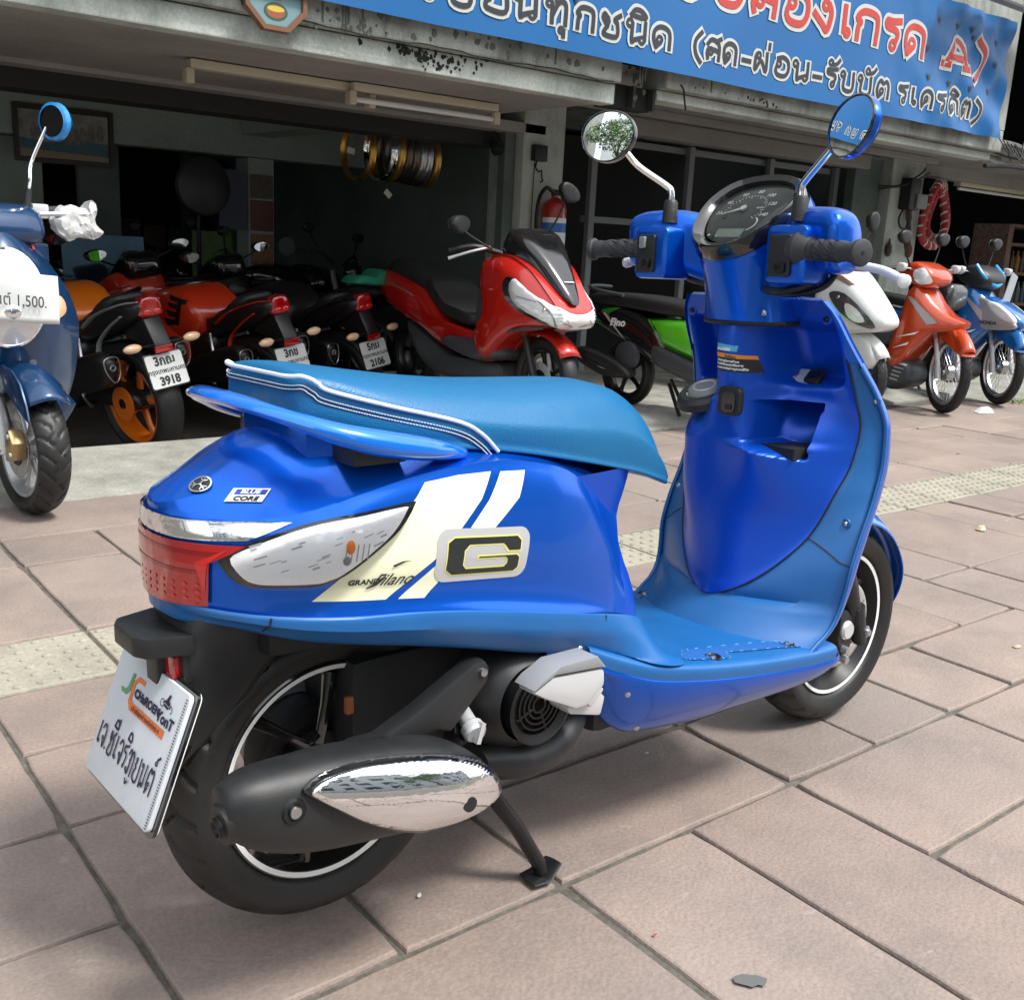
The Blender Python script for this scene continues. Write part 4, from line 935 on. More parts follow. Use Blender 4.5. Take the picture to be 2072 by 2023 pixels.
# ------------------------------------------------------------------ setting materials
def worldmat(name, cols, scale, rough=.8, bump=.3, rnd=.12, streak=None, fine=90, scuff=False):
    """mottled mineral surface in world space: cols = three colours"""
    m = bpy.data.materials.new(name); m.use_nodes = True; nt = m.node_tree; p = nt.nodes['Principled BSDF']; L = nt.links.new
    g = nt.nodes.new('ShaderNodeNewGeometry')
    mp = nt.nodes.new('ShaderNodeMapping'); L(g.outputs['Position'], mp.inputs[0])
    if streak: mp.inputs['Scale'].default_value = streak
    n1 = nt.nodes.new('ShaderNodeTexNoise'); n1.inputs['Scale'].default_value = scale; n1.inputs['Detail'].default_value = 9; n1.inputs['Roughness'].default_value = .68
    L(mp.outputs[0], n1.inputs['Vector'])
    r = nt.nodes.new('ShaderNodeValToRGB'); e = r.color_ramp.elements
    e[0].position, e[1].position = .33, .68; e[0].color = (*hx(cols[0]), 1); e[1].color = (*hx(cols[2]), 1)
    k = e.new(.5); k.color = (*hx(cols[1]), 1); L(n1.outputs[0], r.inputs[0])
    n2 = nt.nodes.new('ShaderNodeTexNoise'); n2.inputs['Scale'].default_value = fine; n2.inputs['Detail'].default_value = 5; L(g.outputs['Position'], n2.inputs['Vector'])
    oi = nt.nodes.new('ShaderNodeObjectInfo'); h = nt.nodes.new('ShaderNodeHueSaturation')
    mr = nt.nodes.new('ShaderNodeMapRange'); mr.inputs[3].default_value = 1-rnd; mr.inputs[4].default_value = 1+rnd; L(oi.outputs['Random'], mr.inputs[0])
    m2 = nt.nodes.new('ShaderNodeMapRange'); m2.inputs[1].default_value = .3; m2.inputs[2].default_value = .7; m2.inputs[3].default_value = .86; m2.inputs[4].default_value = 1.12; L(n2.outputs[0], m2.inputs[0])
    mu = nt.nodes.new('ShaderNodeMath'); mu.operation = 'MULTIPLY'; L(mr.outputs[0], mu.inputs[0]); L(m2.outputs[0], mu.inputs[1])
    L(mu.outputs[0], h.inputs['Value']); L(r.outputs[0], h.inputs['Color']); L(h.outputs[0], p.inputs['Base Color'])
    if scuff:
        n3 = nt.nodes.new('ShaderNodeTexNoise'); n3.inputs['Scale'].default_value = 11; n3.inputs['Detail'].default_value = 10; n3.inputs['Roughness'].default_value = .75; n3.inputs['Distortion'].default_value = 1.2
        m3 = nt.nodes.new('ShaderNodeMapping'); m3.inputs['Scale'].default_value = (.6, 1.3, 1); m3.inputs['Rotation'].default_value = (0, 0, .5); L(g.outputs['Position'], m3.inputs[0]); L(m3.outputs[0], n3.inputs['Vector'])
        r3 = nt.nodes.new('ShaderNodeMapRange'); r3.inputs[1].default_value = .60; r3.inputs[2].default_value = .74; r3.inputs[3].default_value = 0; r3.inputs[4].default_value = .5; L(n3.outputs[0], r3.inputs[0])
        x3 = nt.nodes.new('ShaderNodeMix'); x3.data_type = 'RGBA'; x3.inputs[7].default_value = (.42, .39, .36, 1); L(r3.outputs[0], x3.inputs[0]); L(h.outputs[0], x3.inputs[6])
        n4 = nt.nodes.new('ShaderNodeTexNoise'); n4.inputs['Scale'].default_value = 1.1; n4.inputs['Detail'].default_value = 6; L(g.outputs['Position'], n4.inputs['Vector'])
        r4 = nt.nodes.new('ShaderNodeMapRange'); r4.inputs[1].default_value = .48; r4.inputs[2].default_value = .66; r4.inputs[3].default_value = 0; r4.inputs[4].default_value = .55; L(n4.outputs[0], r4.inputs[0])
        x4 = nt.nodes.new('ShaderNodeMix'); x4.data_type = 'RGBA'; x4.inputs[7].default_value = (.185, .175, .165, 1); L(r4.outputs[0], x4.inputs[0]); L(x3.outputs[2], x4.inputs[6])
        L(x4.outputs[2], p.inputs['Base Color'])
    p.inputs['Roughness'].default_value = rough
    b = nt.nodes.new('ShaderNodeBump'); b.inputs['Strength'].default_value = bump; b.inputs['Distance'].default_value = .004
    ad = nt.nodes.new('ShaderNodeMath'); ad.operation = 'ADD'; L(n1.outputs[0], ad.inputs[0]); L(n2.outputs[0], ad.inputs[1])
    L(ad.outputs[0], b.inputs['Height']); L(b.outputs[0], p.inputs['Normal'])
    MATS[name] = m; return m
TILE = worldmat('stamped paving', ('756c66', '867870', '958379'), 2.2, .72, .45, .09, scuff=True, fine=140)
TACT = worldmat('tactile paving', ('858275', '949082', 'a09c8c'), 5, .8, .3, .05)
JOINT = worldmat('paving joint', ('47453f', '58554e', '67645c'), 30, .9, .6, 0)
INB = worldmat('lit pale interior paint', ('8d9b93', '9daba3', 'acbab2'), 1.2, .8, .1, .03)  # lit copy of the interior wall paint, extra brightness put into the colour
CEM = worldmat('rough cement', ('73736c', '8b8b83', '9d9d95'), 4, .85, .6, .03)
CEMD = worldmat('dirty cement floor', ('48433e', '57524c', '67615a'), 3, .7, .3, .03)
ASPH = worldmat('asphalt', ('3d3d3e', '474747', '525150'), 8, .85, .5, 0)
PLAS = worldmat('stained white plaster', ('8d938d', 'b6bdb6', 'c4cbc4'), 2.6, .8, .35, .03, streak=(1, 1, .45))
PLASD = worldmat('weathered grey plaster', ('5e605a', '8d918a', 'a3a7a0'), 3.4, .85, .5, .03, streak=(1.2, 1, .5))
SOFF = worldmat('grey soffit paint', ('85817d', '928e8a', '9b9793'), 1.6, .75, .15, .02)
INW = worldmat('shaded old interior paint', ('535f59', '616d67', '6d7973'), 1.2, .8, .1, .03)  # shaded copy of the same wall paint, indoor gloom put into the colour
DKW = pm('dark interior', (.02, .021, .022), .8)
BLKM = pm('black mould stain', (.012, .013, .011), .9)
ST = lambda o: (o.__setitem__('kind', 'structure'), o)[1]
# ------------------------------------------------------------------ pavement: base, paving tiles, tactile band
pave = ST(obj('pavement', *box((-14, -2.6, -.30), (24, 4.6, -.008)), JOINT, smooth=False))
TM = {}
def tile_mesh(w, h, v=0):
    g = .0046; k = (w, h, v)
    if k not in TM:
        bm = bmesh.new(); X, Y = w*.3, h*.3; q = random.Random(hash((w, h, v)) & 1023); O = []
        for a0, b0, n in (((g, g), (X-g, g), 5*w), ((X-g, g), (X-g, Y-g), 5*h), ((X-g, Y-g), (g, Y-g), 5*w), ((g, Y-g), (g, g), 5*h)):
            for i in range(n):
                t = i/n; c = 0 if v == 9 else (q.uniform(.001, .006) if i == 0 else q.uniform(-.0012, .0016)); x, y = a0[0]+(b0[0]-a0[0])*t, a0[1]+(b0[1]-a0[1])*t
                O.append((x+(X/2-x)/max(.01, abs(X/2-x))*c, y+(Y/2-y)/max(.01, abs(Y/2-y))*c))
        m = len(O); ins = lambda p_, e: (p_[0]+(1 if p_[0] < X/2 else -1)*min(e, abs(X/2-p_[0])), p_[1]+(1 if p_[1] < Y/2 else -1)*min(e, abs(Y/2-p_[1])))
        R4 = [[bm.verts.new((*ins(p_, e), z)) for p_ in O] for e, z in ((0, -.03), (0, -.006), (.0018, -.0018), (.0052, 0))]
        for A_, B_ in zip(R4, R4[1:]):
            for i in range(m): bm.faces.new((A_[i], A_[(i+1) % m], B_[(i+1) % m], B_[i]))
        bm.faces.new(R4[-1])
        if v == 9:
            for i in range(6):
                for j in range(6):
                    V2, F2 = lathe([(.013, -.001), (.011, .003), (.006, .0048), (.0, .005)], 8, 'z'); o = [bm.verts.new((x+.0265+.0495*i, y+.0265+.0495*j, z)) for x, y, z in V2]
                    for f in F2:
                        try: bm.faces.new([o[q] for q in f])
                        except ValueError: pass
        me = bpy.data.meshes.new('paving_tile'); bm.to_mesh(me); bm.free(); me.materials.append(TACT if v == 9 else TILE); TM[k] = me
    return TM[k]
occ = {}
def put_tile(i, j, w, h, v=0):
    for a in range(i, i+w):
        for b in range(j, j+h): occ[(a, b)] = 1
    o = bpy.data.objects.new('tactile_tile' if v == 9 else 'paving_tile', tile_mesh(w, h, v if v == 9 else random.randint(0, 3))); COL.objects.link(o); o.parent = pave
    z = random.uniform(-.002, .002) if v != 9 else .0
    o.location = (.43+.3*i, .79+.3*j, z); o.rotation_euler = (random.uniform(-.004, .004), random.uniform(-.004, .004), random.uniform(-.006, .006))
tr = random.Random(11)
for i, j, w, h in ((0, 1, 1, 2), (1, 1, 1, 2), (2, 1, 2, 1), (4, 1, 1, 1), (5, 1, 1, 1), (0, -1, 2, 2), (2, -2, 1, 3), (3, -1, 1, 2), (4, 0, 2, 1), (4, -2, 2, 2), (6, 0, 2, 1), (6, -2, 2, 2), (-2, 2, 2, 1), (-2, 1, 2, 1), (0, 3, 2, 1), (0, 4, 2, 1), (-2, 3, 2, 2), (-2, -1, 2, 2), (6, 1, 1, 1), (7, 1, 2, 1), (6, 2, 2, 1), (8, 2, 1, 2), (6, 3, 2, 2)): put_tile(i, j, w, h)
for i in range(-5, 33): put_tile(i, 5, 1, 1, 9)
cells = [(i, j) for j in range(-3, 11) for i in range(-6, 33)]
far = []
for i, j in cells:
    if (i, j) in occ: continue
    x, y = .43+.3*i, .79+.3*j
    opts = [(2, 2), (2, 1), (1, 2), (1, 1), (2, 1)]; tr.shuffle(opts)
    for w, h in opts+[(1, 1)]:
        if all((a, b) not in occ and b <= 10 and b < (5 if j < 5 else 99) for a in range(i, i+w) for b in range(j, j+h)):
            put_tile(i, j, w, h); break
# ------------------------------------------------------------------ road, kerb behind the camera
ST(obj('road', [(-120, -40, -.14), (120, -40, -.14), (120, -2.75, -.14), (-120, -2.75, -.14)], [(0, 1, 2, 3)], ASPH, smooth=False))
ST(obj('kerb', *box((-60, -2.75, -.3), (60, -2.6, .0)), CEM, smooth=False, bev=.01))
ST(obj('ground', [(-400, -400, -.35), (400, -400, -.35), (400, 400, -.35), (-400, 400, -.35)], [(0, 1, 2, 3)], ASPH, smooth=False))
ST(obj('far_pavement', *box((-60, -15, -.2), (60, -11.5, -.0)), CEM, smooth=False))
ST(obj('side_pavement', *box((-60, -2.6, -.3), (-14, 4.6, -.002)), CEM, smooth=False)); ST(obj('side_pavement', *box((24, -2.6, -.3), (60, 4.6, -.002)), CEM, smooth=False))
# ------------------------------------------------------------------ cement step and sunken shop floor
V = []; edge = [(-14, 3.86), (0, 3.88), (1.45, 3.89), (3.0, 4.02), (4.4, 4.12), (7.62, 4.27)]
rows = [[(x, y, -.02) for x, y in edge], [(x, y, .006) for x, y in edge], [(x, y+.05, .014) for x, y in edge], [(x, 4.36+.02*x, .052) for x, y in edge], [(x, 4.60, .055) for x, y in edge], [(x, 4.62, -.25) for x, y in edge]]
ST(obj('shop_step', *grid([list(r) for r in rows]), CEM, sharp=50))
ST(obj('shop_platform', *prism([(3.05, 4.605), (7.62, 4.605), (7.62, 6.6), (3.05, 6.6)], -.25, .045, 'z'), CEM, smooth=False, bev=.012))
ST(obj('step_end', *prism([(7.622, 4.27), (7.9, 4.28), (7.9, 6.6), (7.622, 6.6)], -.3, .03, 'z'), CEM, smooth=False))
ST(obj('shop_floor', [(-14, 4.6, -.20), (24, 4.6, -.20), (24, 16, -.20), (-14, 16, -.20)], [(0, 1, 2, 3)], CEMD, smooth=False))
ST(obj('side_path', *box((7.9, 3.95, -.3), (24, 5.6, .002)), CEM, smooth=False))
# ------------------------------------------------------------------ shop building
B = thing('shop_building', 'old grey plaster shop building with open motorcycle showroom under a low concrete canopy', 'building', (0, 5, 0))
P_ = lambda V: [(x, y-5, z) for x, y, z in V]
def bpart(name, a, b, m, bev=.006, par=B): return obj(name, P_(box(a, b)[0]), box(a, b)[1], m, par, smooth=False, bev=bev)
bpart('soffit', (-14, 4.50, 1.785), (4.17, 6.0, 1.83), SOFF)
bpart('soffit', (4.17, 4.62, 1.985), (24, 6.0, 2.03), SOFF)
bpart('fascia', (-14, 4.45, 1.775), (4.18, 4.56, 1.878), PLAS, .008)
bpart('fascia_ledge', (-14, 4.40, 1.882), (4.18, 4.60, 2.06), PLASD, .012)
bpart('fascia_ledge', (4.53, 4.40, 1.90), (8.33, 4.60, 2.06), PLASD, .012)
bpart('fascia', (4.53, 4.47, 1.842), (8.31, 4.62, 1.897), PLAS, .01)
bpart('upper_wall', (-14, 4.40, 2.062), (8.33, 4.7, 9), PLASD, 0)  # upper storeys, mostly out of view, added to block sky light
bpart('upper_wall', (-14, 4.7, 2.062), (8.33, 16, 9), PLASD, 0)
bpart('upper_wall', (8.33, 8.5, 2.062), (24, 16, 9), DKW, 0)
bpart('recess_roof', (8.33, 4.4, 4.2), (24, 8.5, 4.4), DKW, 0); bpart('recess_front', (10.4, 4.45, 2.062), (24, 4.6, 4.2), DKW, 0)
for k in range(3): bpart('eave_bar', (7.1, 4.20-.10*k, 2.86+.045*k), (10.5, 4.27-.10*k, 2.885+.045*k), GREY, .004)
for k, (z, y) in enumerate(((1.80, 4.5), (1.86, 4.55), (1.93, 4.5), (1.98, 4.56))):
    obj('old_conduit', *tube(cr([(8.30, y-5, z), (8.8, y-5+.04*sin(k), z+.03*cos(2*k)), (9.5, y-5, z-.02*k+.02), (10.6, y-5+.3, z)], 6), .018+.006*(k % 2), 7), PLASD if k % 2 else DKW, B)
for k in range(5): obj('loose_wire', *tube(cr([(8.2+.07*k, 4.37-5, 2.0-.01*k), (8.32+.10*k, 4.34-5, 1.90-.02*k), (8.40+.14*k, 4.40-5, 1.95+.03*k), (8.6+.2*k, 4.45-5, 1.86)], 5), .005, 5), BLKR, B)
v = bpart('vent_opening', (4.185, 4.52, 1.775), (4.525, 4.62, 1.90), BLKM)
for x in (4.185, 4.34, 4.50): bpart('vent_bar', (x, 4.47, 1.78), (x+.02, 4.515, 1.895), DKW, .002)
bpart('lintel', (-14, 6.0, 1.76), (5.0, 6.16, 1.83), SOFF)
bpart('lintel', (5.62, 6.0, 1.86), (9.0, 6.16, 1.99), SOFF, .01)
bpart('lintel_cornice', (5.0, 5.94, 1.985), (9.4, 6.0, 2.0), PLASD)
bpart('shutter_box', (-14, 6.165, 1.66), (4.68, 6.42, 1.77), DKW, .01)
bpart('canopy_pipe', (4.6, 5.0, 1.955), (9.5, 5.03, 1.98), PLASD, .006)
bpart('canopy_pipe', (4.6, 5.2, 1.955), (9.5, 5.23, 1.98), PLASD, .006)
bpart('canopy_beam', (4.6, 5.55, 1.93), (9.4, 5.64, 1.984), SOFF, .01)
bpart('pillar', (4.80, 6.0, -.25), (5.18, 6.40, 2.06), PLAS, .012)
bpart('pillar_side_rail', (4.70, 6.08, -.2), (4.785, 6.16, 1.765), INW, .006)
bpart('pillar', (9.30, 5.95, -.25), (9.86, 6.40, 2.06), PLAS, .012)
bpart('shutter_rail', (8.86, 6.06, -.25), (9.28, 6.16, 1.985), INW, .006)
bpart('lintel', (9.86, 5.98, 1.88), (24, 6.14, 2.06), SOFF)
bpart('party_wall', (4.85, 6.40, -.2), (5.12, 15.8, 2.06), INW, 0)
bpart('party_wall', (9.42, 6.40, -.2), (9.74, 15.8, 2.06), INW, 0)
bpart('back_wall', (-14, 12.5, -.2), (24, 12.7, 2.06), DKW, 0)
bpart('inner_beam', (-14, 8.05, 1.56), (4.85, 8.25, 2.06), INB, .01)
bpart('inner_beam', (1.0, 6.6, 1.80), (1.25, 8.05, 2.06), INB, .01)
bpart('inner_beam', (3.62, 6.42, 1.72), (3.88, 8.05, 2.06), INB, .01)
bpart('inner_partition', (-14, 8.30, 1.05), (2.2, 8.38, 1.56), INB, 0)
bpart('inner_partition', (2.45, 8.30, -.2), (2.75, 8.36, 1.56), INW, 0)
ip = bpart('inner_pillar', (3.66, 8.02, -.2), (3.88, 8.25, 1.555), INB, .01)
for z0, z1, c in ((1.25, 1.43, '6f6558'), (1.0, 1.235, '7c3a30'), (.74, .975, '9c6f4c')):
    obj('wall_tile', P_(box((3.675, 8.005, z0), (3.865, 8.0225, z1))[0]), box((0,)*3, (1,)*3)[1], pm('glazed tile '+c, c, .35, noise=(30, .7, '4d3a2e'), bump=(60, .3)), ip, smooth=False, bev=.004)
# window frames in the second bay
for x in (5.66, 6.75, 7.8, 8.78): bpart('window_frame', (x, 6.22, -.2), (x+.06, 6.27, 1.86), GREY, .004)
for z in (1.2, 1.80): bpart('window_frame', (5.66, 6.285, z), (8.84, 6.325, z+.05), GREY, .004)
bpart('end_wall', (14.7, 4.7, -.2), (14.9, 15.8, 4.2), DKW, 0)
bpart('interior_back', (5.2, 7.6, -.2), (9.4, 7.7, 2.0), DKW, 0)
# mould stains and cracks on the fascia (thin crusts with a shape of their own)
sr = random.Random(5)
def blot(cx, cz, n, sx, sz, y, par, m=BLKM, lo=.004, hi=.016):
    VF = []
    for _ in range(n):
        x, z = cx+sr.gauss(0, sx), cz+sr.gauss(0, sz); r = sr.uniform(lo, hi); k = sr.randint(6, 9); a0 = sr.random()
        VF.append(prism([(x+r*sr.uniform(.5, 1.3)*cos(2*pi*i/k+a0), z+r*sr.uniform(.6, 1.6)*sin(2*pi*i/k+a0)) for i in range(k)], y-5-.0008-.00012*len(VF), y-5+.004))
    o = obj('stain', *join(*VF), m, par, smooth=False); o['kind'] = 'stuff'; return o
blot(2.98, 1.862, 26, .16, .012, 4.4488, B); blot(2.92, 1.835, 18, .05, .02, 4.4488, B); blot(3.05, 1.83, 30, .09, .022, 4.4488, B, lo=.003, hi=.010)
blot(3.35, 1.95, 22, .35, .03, 4.3988, B, m=pm('grey stain', (.10, .11, .10), .9), lo=.006, hi=.02); blot(2.5, 1.92, 26, .10, .03, 4.3988, B, m=MATS['grey stain'], lo=.003, hi=.012)
blot(4.28, 1.92, 12, .03, .05, 4.3988, B); blot(5.2, 1.925, 14, .25, .01, 4.3988, B, lo=.004, hi=.01)
VF = [prism([(x-.004, 1.885+.05*sr.random()), (x+.004, 1.885+.04*sr.random()), (x+.003, 1.99+.05*sr.random()), (x-.003, 2.0)], 4.3965-5-.0002*i, 4.402-5) for i, x in enumerate((2.36, 2.46, 2.475, 2.49, 2.56, 3.7, 4.31, 4.33, 4.35, 4.9))]
obj('stain_streak', *join(*VF), MATS['grey stain'], B, smooth=False)['kind'] = 'stuff'
obj('wall_crack', *tube([(x, 4.397-5, 1.883+.006*sin(9*x)+.003*sin(31*x)) for x in [2.2+.06*i for i in range(33)]], .0035, 4), BLKM, B)
# ------------------------------------------------------------------ fluorescent fittings under the canopy
CRM = pm('yellowed enamel', (.55, .50, .38), .4, noise=(8, .5, (.42, .36, .25)))
TUBE = pm('unlit tube glass', (.70, .72, .70), .2)
for (x, y, L_, lab, lit) in ((2.55, 5.15, 1.0, 'cream fluorescent batten without a tube, under the canopy left of its twin', 0), (3.38, 5.10, .95, 'cream fluorescent batten with a white tube under the canopy', 1)):
    f = thing('fluorescent_light', lab, 'light fitting', (x, y, 1.783), 0.0, 'fluorescent battens under the canopy')
    a = .02 if not lit else .03
    obj('batten', *box((-L_/2, -.035, -.045), (L_/2, .035, -.004)), CRM, f, bev=.004)
    for s in (-1, 1): obj('lamp_holder', *box((s*L_/2-.02, -.03, -.115), (s*L_/2+.02, .03, -.046)), CRM, f, bev=.006)
    if lit: obj('tube', *tube([(-L_/2+.02, 0, -.085), (L_/2-.02, 0, -.085)], .015, 12), TUBE, f)
# ------------------------------------------------------------------ banner with hand-drawn Thai lettering
def wav(x, z):
    e = ss(6.2, 8.1, x)
    return .010*sin(2.1*x+1.3*z)+.006*sin(5.3*x-4*z)+e*(.016*sin(9*x+16*z)+.010*sin(23*x-14*z))+.004*sin(31*x+7*z)*e
BANB = pm('blue banner vinyl', (.005, .115, .33), .45, noise=(1.6, .5, (.004, .085, .27)))
BW = pm('banner white', (.48, .50, .48), .5); BK = pm('banner black print', (.022, .026, .032), .5); BR = pm('banner red print', (.46, .04, .03), .5)
ban = thing('shop_banner', 'bright blue vinyl banner with red and black Thai lettering hung along the canopy', 'banner', (4, 4.34, 2.0))
def bpt(x, z, o): return (x-4, wav(x, z)-o, z-2.0)
rows = []
for i in range(241):
    x = -1.2+9.36*i/240; rows.append([bpt(x-.02*(1-abs(j/22-.5)*2)*(x > 8.0), 1.985+.83*j/22-.012*sin(pi*(x+1.2)/9.36), 0) for j in range(23)])
obj('banner_sheet', *grid(rows), BANB, ban)
GL_ = {  # strokes in a box 0..1 wide, 0..1 tall: polylines ('s') and head loops ('o': x, y, r)
 'ก': [('s', [(.12, 0), (.14, .45), (.22, .60), (.08, .72), (.25, .95), (.52, 1.0), (.80, .92), (.88, .70), (.88, 0)])],
 'ด': [('s', [(.20, 0), (.08, .35), (.10, .75), (.35, .99), (.70, .97), (.90, .72), (.90, 0)]), ('o', .38, .38, .13), ('s', [(.20, 0), (.42, .24)])],
 'ต': [('s', [(.20, 0), (.06, .35), (.10, .80), (.28, .99), (.50, .84), (.72, .99), (.92, .74), (.92, 0)]), ('o', .40, .38, .13), ('s', [(.20, 0), (.44, .24)])],
 'ค': [('s', [(.16, 0), (.06, .40), (.10, .78), (.35, .99), (.70, .97), (.90, .72), (.90, 0)]), ('o', .42, .50, .13), ('s', [(.16, 0), (.34, .28), (.54, .42)])],
 'น': [('o', .14, .84, .13), ('s', [(.27, .84), (.27, .02), (.40, .10), (.62, .20)]), ('o', .76, .14, .12), ('s', [(.88, .16), (.88, 1.0)])],
 'ม': [('o', .14, .84, .13), ('s', [(.27, .84), (.27, .16)]), ('o', .17, .13, .12), ('s', [(.27, .08), (.86, .04), (.88, 1.0)])],
 'บ': [('o', .14, .84, .13), ('s', [(.27, .84), (.27, .03), (.88, .03), (.88, 1.0)])],
 'ย': [('o', .14, .84, .13), ('s', [(.24, .74), (.10, .62), (.28, .50), (.12, .36), (.16, .06), (.88, .04), (.88, 1.0)])],
 'ผ': [('o', .32, .80, .13), ('s', [(.20, .86), (.12, .70), (.14, .02), (.50, .55), (.88, .02), (.88, 1.0)])],
 'ท': [('o', .12, .84, .13), ('s', [(.25, .84), (.25, 0)]), ('s', [(.25, .30), (.52, .90), (.76, 1.0), (.88, .80), (.88, 0)])],
 'ช': [('o', .28, .66, .12), ('s', [(.34, .78), (.14, .96), (.10, .75), (.34, .50), (.22, .28), (.18, .04), (.80, .04), (.80, .62), (.66, .80), (.95, 1.05)])],
 'ส': [('o', .34, .36, .12), ('s', [(.16, 0), (.10, .30), (.24, .52), (.86, .44)]), ('s', [(.10, .72), (.34, .98), (.70, .92), (.88, .66), (.88, 0)]), ('s', [(.66, .92), (.98, 1.12)])],
 'อ': [('o', .30, .62, .13), ('s', [(.18, .52), (.12, .22), (.30, .02), (.72, .03), (.92, .35), (.88, .80), (.55, 1.0), (.18, .88)])],
 'ร': [('o', .56, .13, .13), ('s', [(.66, .22), (.74, .50), (.62, .66), (.18, .72), (.14, .92), (.40, .93), (.86, 1.02)])],
 'ง': [('o', .52, .84, .13), ('s', [(.66, .88), (.78, .60), (.64, .04), (.40, .22), (.02, .52)])],
 'เ': [('o', .62, .13, .18), ('s', [(.36, .13), (.36, 1.0)])],
 'ะ': [('o', .28, .74, .14), ('s', [(.28, .60), (.85, .78)]), ('o', .28, .30, .14), ('s', [(.28, .16), (.85, .34)])],
 '(': [('s', [(.85, 1.25), (.40, .85), (.30, .45), (.45, .05), (.85, -.30)])], ')': [('s', [(.15, 1.25), (.60, .85), (.70, .45), (.55, .05), (.15, -.30)])],
 '-': [('s', [(.0, .36), (1, .36)])],
 'A': [('s', [(.06, .03), (.48, 1.0), (.94, .03)]), ('s', [(.24, .32), (.76, .32)]), ('s', [(-.06, .02), (.22, .02)]), ('s', [(.74, .02), (1.06, .02)])],
 'ิ': [('s', [(.05, 1.22), (.30, 1.50), (.70, 1.48), (.95, 1.20), (.05, 1.22)])], 'ี': [('s', [(.05, 1.22), (.30, 1.50), (.70, 1.48), (.95, 1.20), (.05, 1.22)]), ('s', [(.95, 1.2), (.95, 1.62)])],
 'ื': [('s', [(.05, 1.22), (.30, 1.50), (.70, 1.48), (.95, 1.20), (.05, 1.22)]), ('s', [(.95, 1.2), (.95, 1.62)]), ('s', [(.72, 1.3), (.72, 1.62)])],
 'ั': [('o', .45, 1.32, .12), ('s', [(.50, 1.20), (.80, 1.30), (.98, 1.56)])], '่': [('s', [(.60, 1.22), (.60, 1.52)])], 'ุ': [('o', .66, -.24, .12), ('s', [(.80, -.20), (.80, -.52)])]}
def ribbon(P, w, mapf, o, taper=None, loop=False):
    n = len(P); L, Rr = [], []
    for i in range(n):
        a = P[(i-1) % n] if loop else P[max(0, i-1)]; b = P[(i+1) % n] if loop else P[min(n-1, i+1)]
        d = Vector((b[0]-a[0], b[1]-a[1])); d = d.normalized() if d.length > 1e-9 else Vector((1, 0)); nx, nz = -d.y, d.x
        k = w
        e = 0 if loop else (w*.55 if i == 0 else 0); f = 0 if loop else (w*.55 if i == n-1 else 0)
        L.append(mapf(P[i][0]+nx*k-d.x*e+d.x*f, P[i][1]+nz*k-d.y*e+d.y*f, o)); Rr.append(mapf(P[i][0]-nx*k-d.x*e+d.x*f, P[i][1]-nz*k-d.y*e+d.y*f, o))
    if loop: L.append(L[0]); Rr.append(Rr[0])
    return grid([L, Rr], flip=False)
def letter(ch, x0, x1, z0, h, w, o, mapf):
    VF = []; k = 0
    for s in GL_[ch]:
        if s[0] == 'o':
            r = s[3]; P = [(x0+(x1-x0)*(s[1]+r*cos(t)), z0+h*s[2]+(x1-x0)*r*.85*sin(t)) for t in [2*pi*i/14 for i in range(14)]]; VF.append(ribbon(P, w*.72, mapf, o+.00025*k, loop=True))
        else:
            P = [(x0+(x1-x0)*p.x, z0+h*p.y) for p in cr([(a, b, 0) for a, b in s[1]], 5 if len(s[1]) > 2 else 3)]; VF.append(ribbon(P, w, mapf, o+.00025*k))
        k += 1
    return join(*VF)
BLK_TXT = [('ท', 2.38, 2.54), ('ะ', 2.58, 2.70), ('เ', 2.80, 2.92), ('บ', 2.97, 3.12), ('ี', 3.00, 3.12), ('ย', 3.18, 3.33), ('น', 3.36, 3.51), ('ท', 3.56, 3.70), ('ุ', 3.58, 3.70), ('ก', 3.75, 3.89), ('ช', 3.93, 4.08), ('น', 4.12, 4.28), ('ิ', 4.14, 4.27), ('ด', 4.32, 4.47),
    ('(', 4.63, 4.73), ('ส', 4.75, 4.88), ('ด', 4.90, 5.03), ('-', 5.08, 5.16), ('ผ', 5.19, 5.33), ('่', 5.22, 5.40), ('อ', 5.39, 5.54), ('น', 5.57, 5.73), ('-', 5.77, 5.85), ('ร', 5.89, 6.02), ('ั', 5.86, 6.02), ('บ', 6.04, 6.19), ('บ', 6.23, 6.39), ('ั', 6.25, 6.42), ('ต', 6.45, 6.60), ('ร', 6.70, 6.84), ('เ', 6.86, 6.94), ('ค', 6.98, 7.13), ('ร', 7.17, 7.31), ('ด', 7.35, 7.50), ('ิ', 7.36, 7.49), ('ต', 7.55, 7.69), (')', 7.72, 7.83)]
RED_TXT = [('ม', 4.42, 4.66), ('ื', 4.44, 4.66), ('อ', 4.80, 5.04), ('ส', 5.10, 5.36), ('อ', 5.42, 5.67), ('ง', 5.71, 5.93), ('เ', 5.97, 6.10), ('ก', 6.12, 6.39), ('ร', 6.43, 6.66), ('ด', 6.69, 6.96), ('A', 7.22, 7.56), (')', 7.62, 7.83)]
XTRA = [('ร', 1.10, 1.22), ('แ', 0, 0), ('ต', 1.55, 1.70), ('น', 1.28, 1.43), ('ก', 0.75, 0.9), ('บ', 0.5, 0.65), ('ด', .2, .35), ('อ', -.1, .05)]
for T_, z0, h, w, m, nm in ((BLK_TXT, 2.085, .105, .0125, BK, 'banner_letter'), (RED_TXT, 2.395, .175, .021, BR, 'banner_letter'), ([t for t in XTRA if t[0] != 'แ'], 2.085, .105, .0125, BK, 'banner_letter')):
    for n_, (ch, x0, x1) in enumerate(T_):
        o = .0012*(n_ % 2)
        lo = obj(nm, *letter(ch, x0, x1, z0, h, w, .006+o, bpt), m, ban, smooth=False)
        obj('letter_outline', *letter(ch, x0, x1, z0, h, w+(.017 if h < .15 else .024), .003+o, bpt), BW, lo, smooth=False)
VF = []
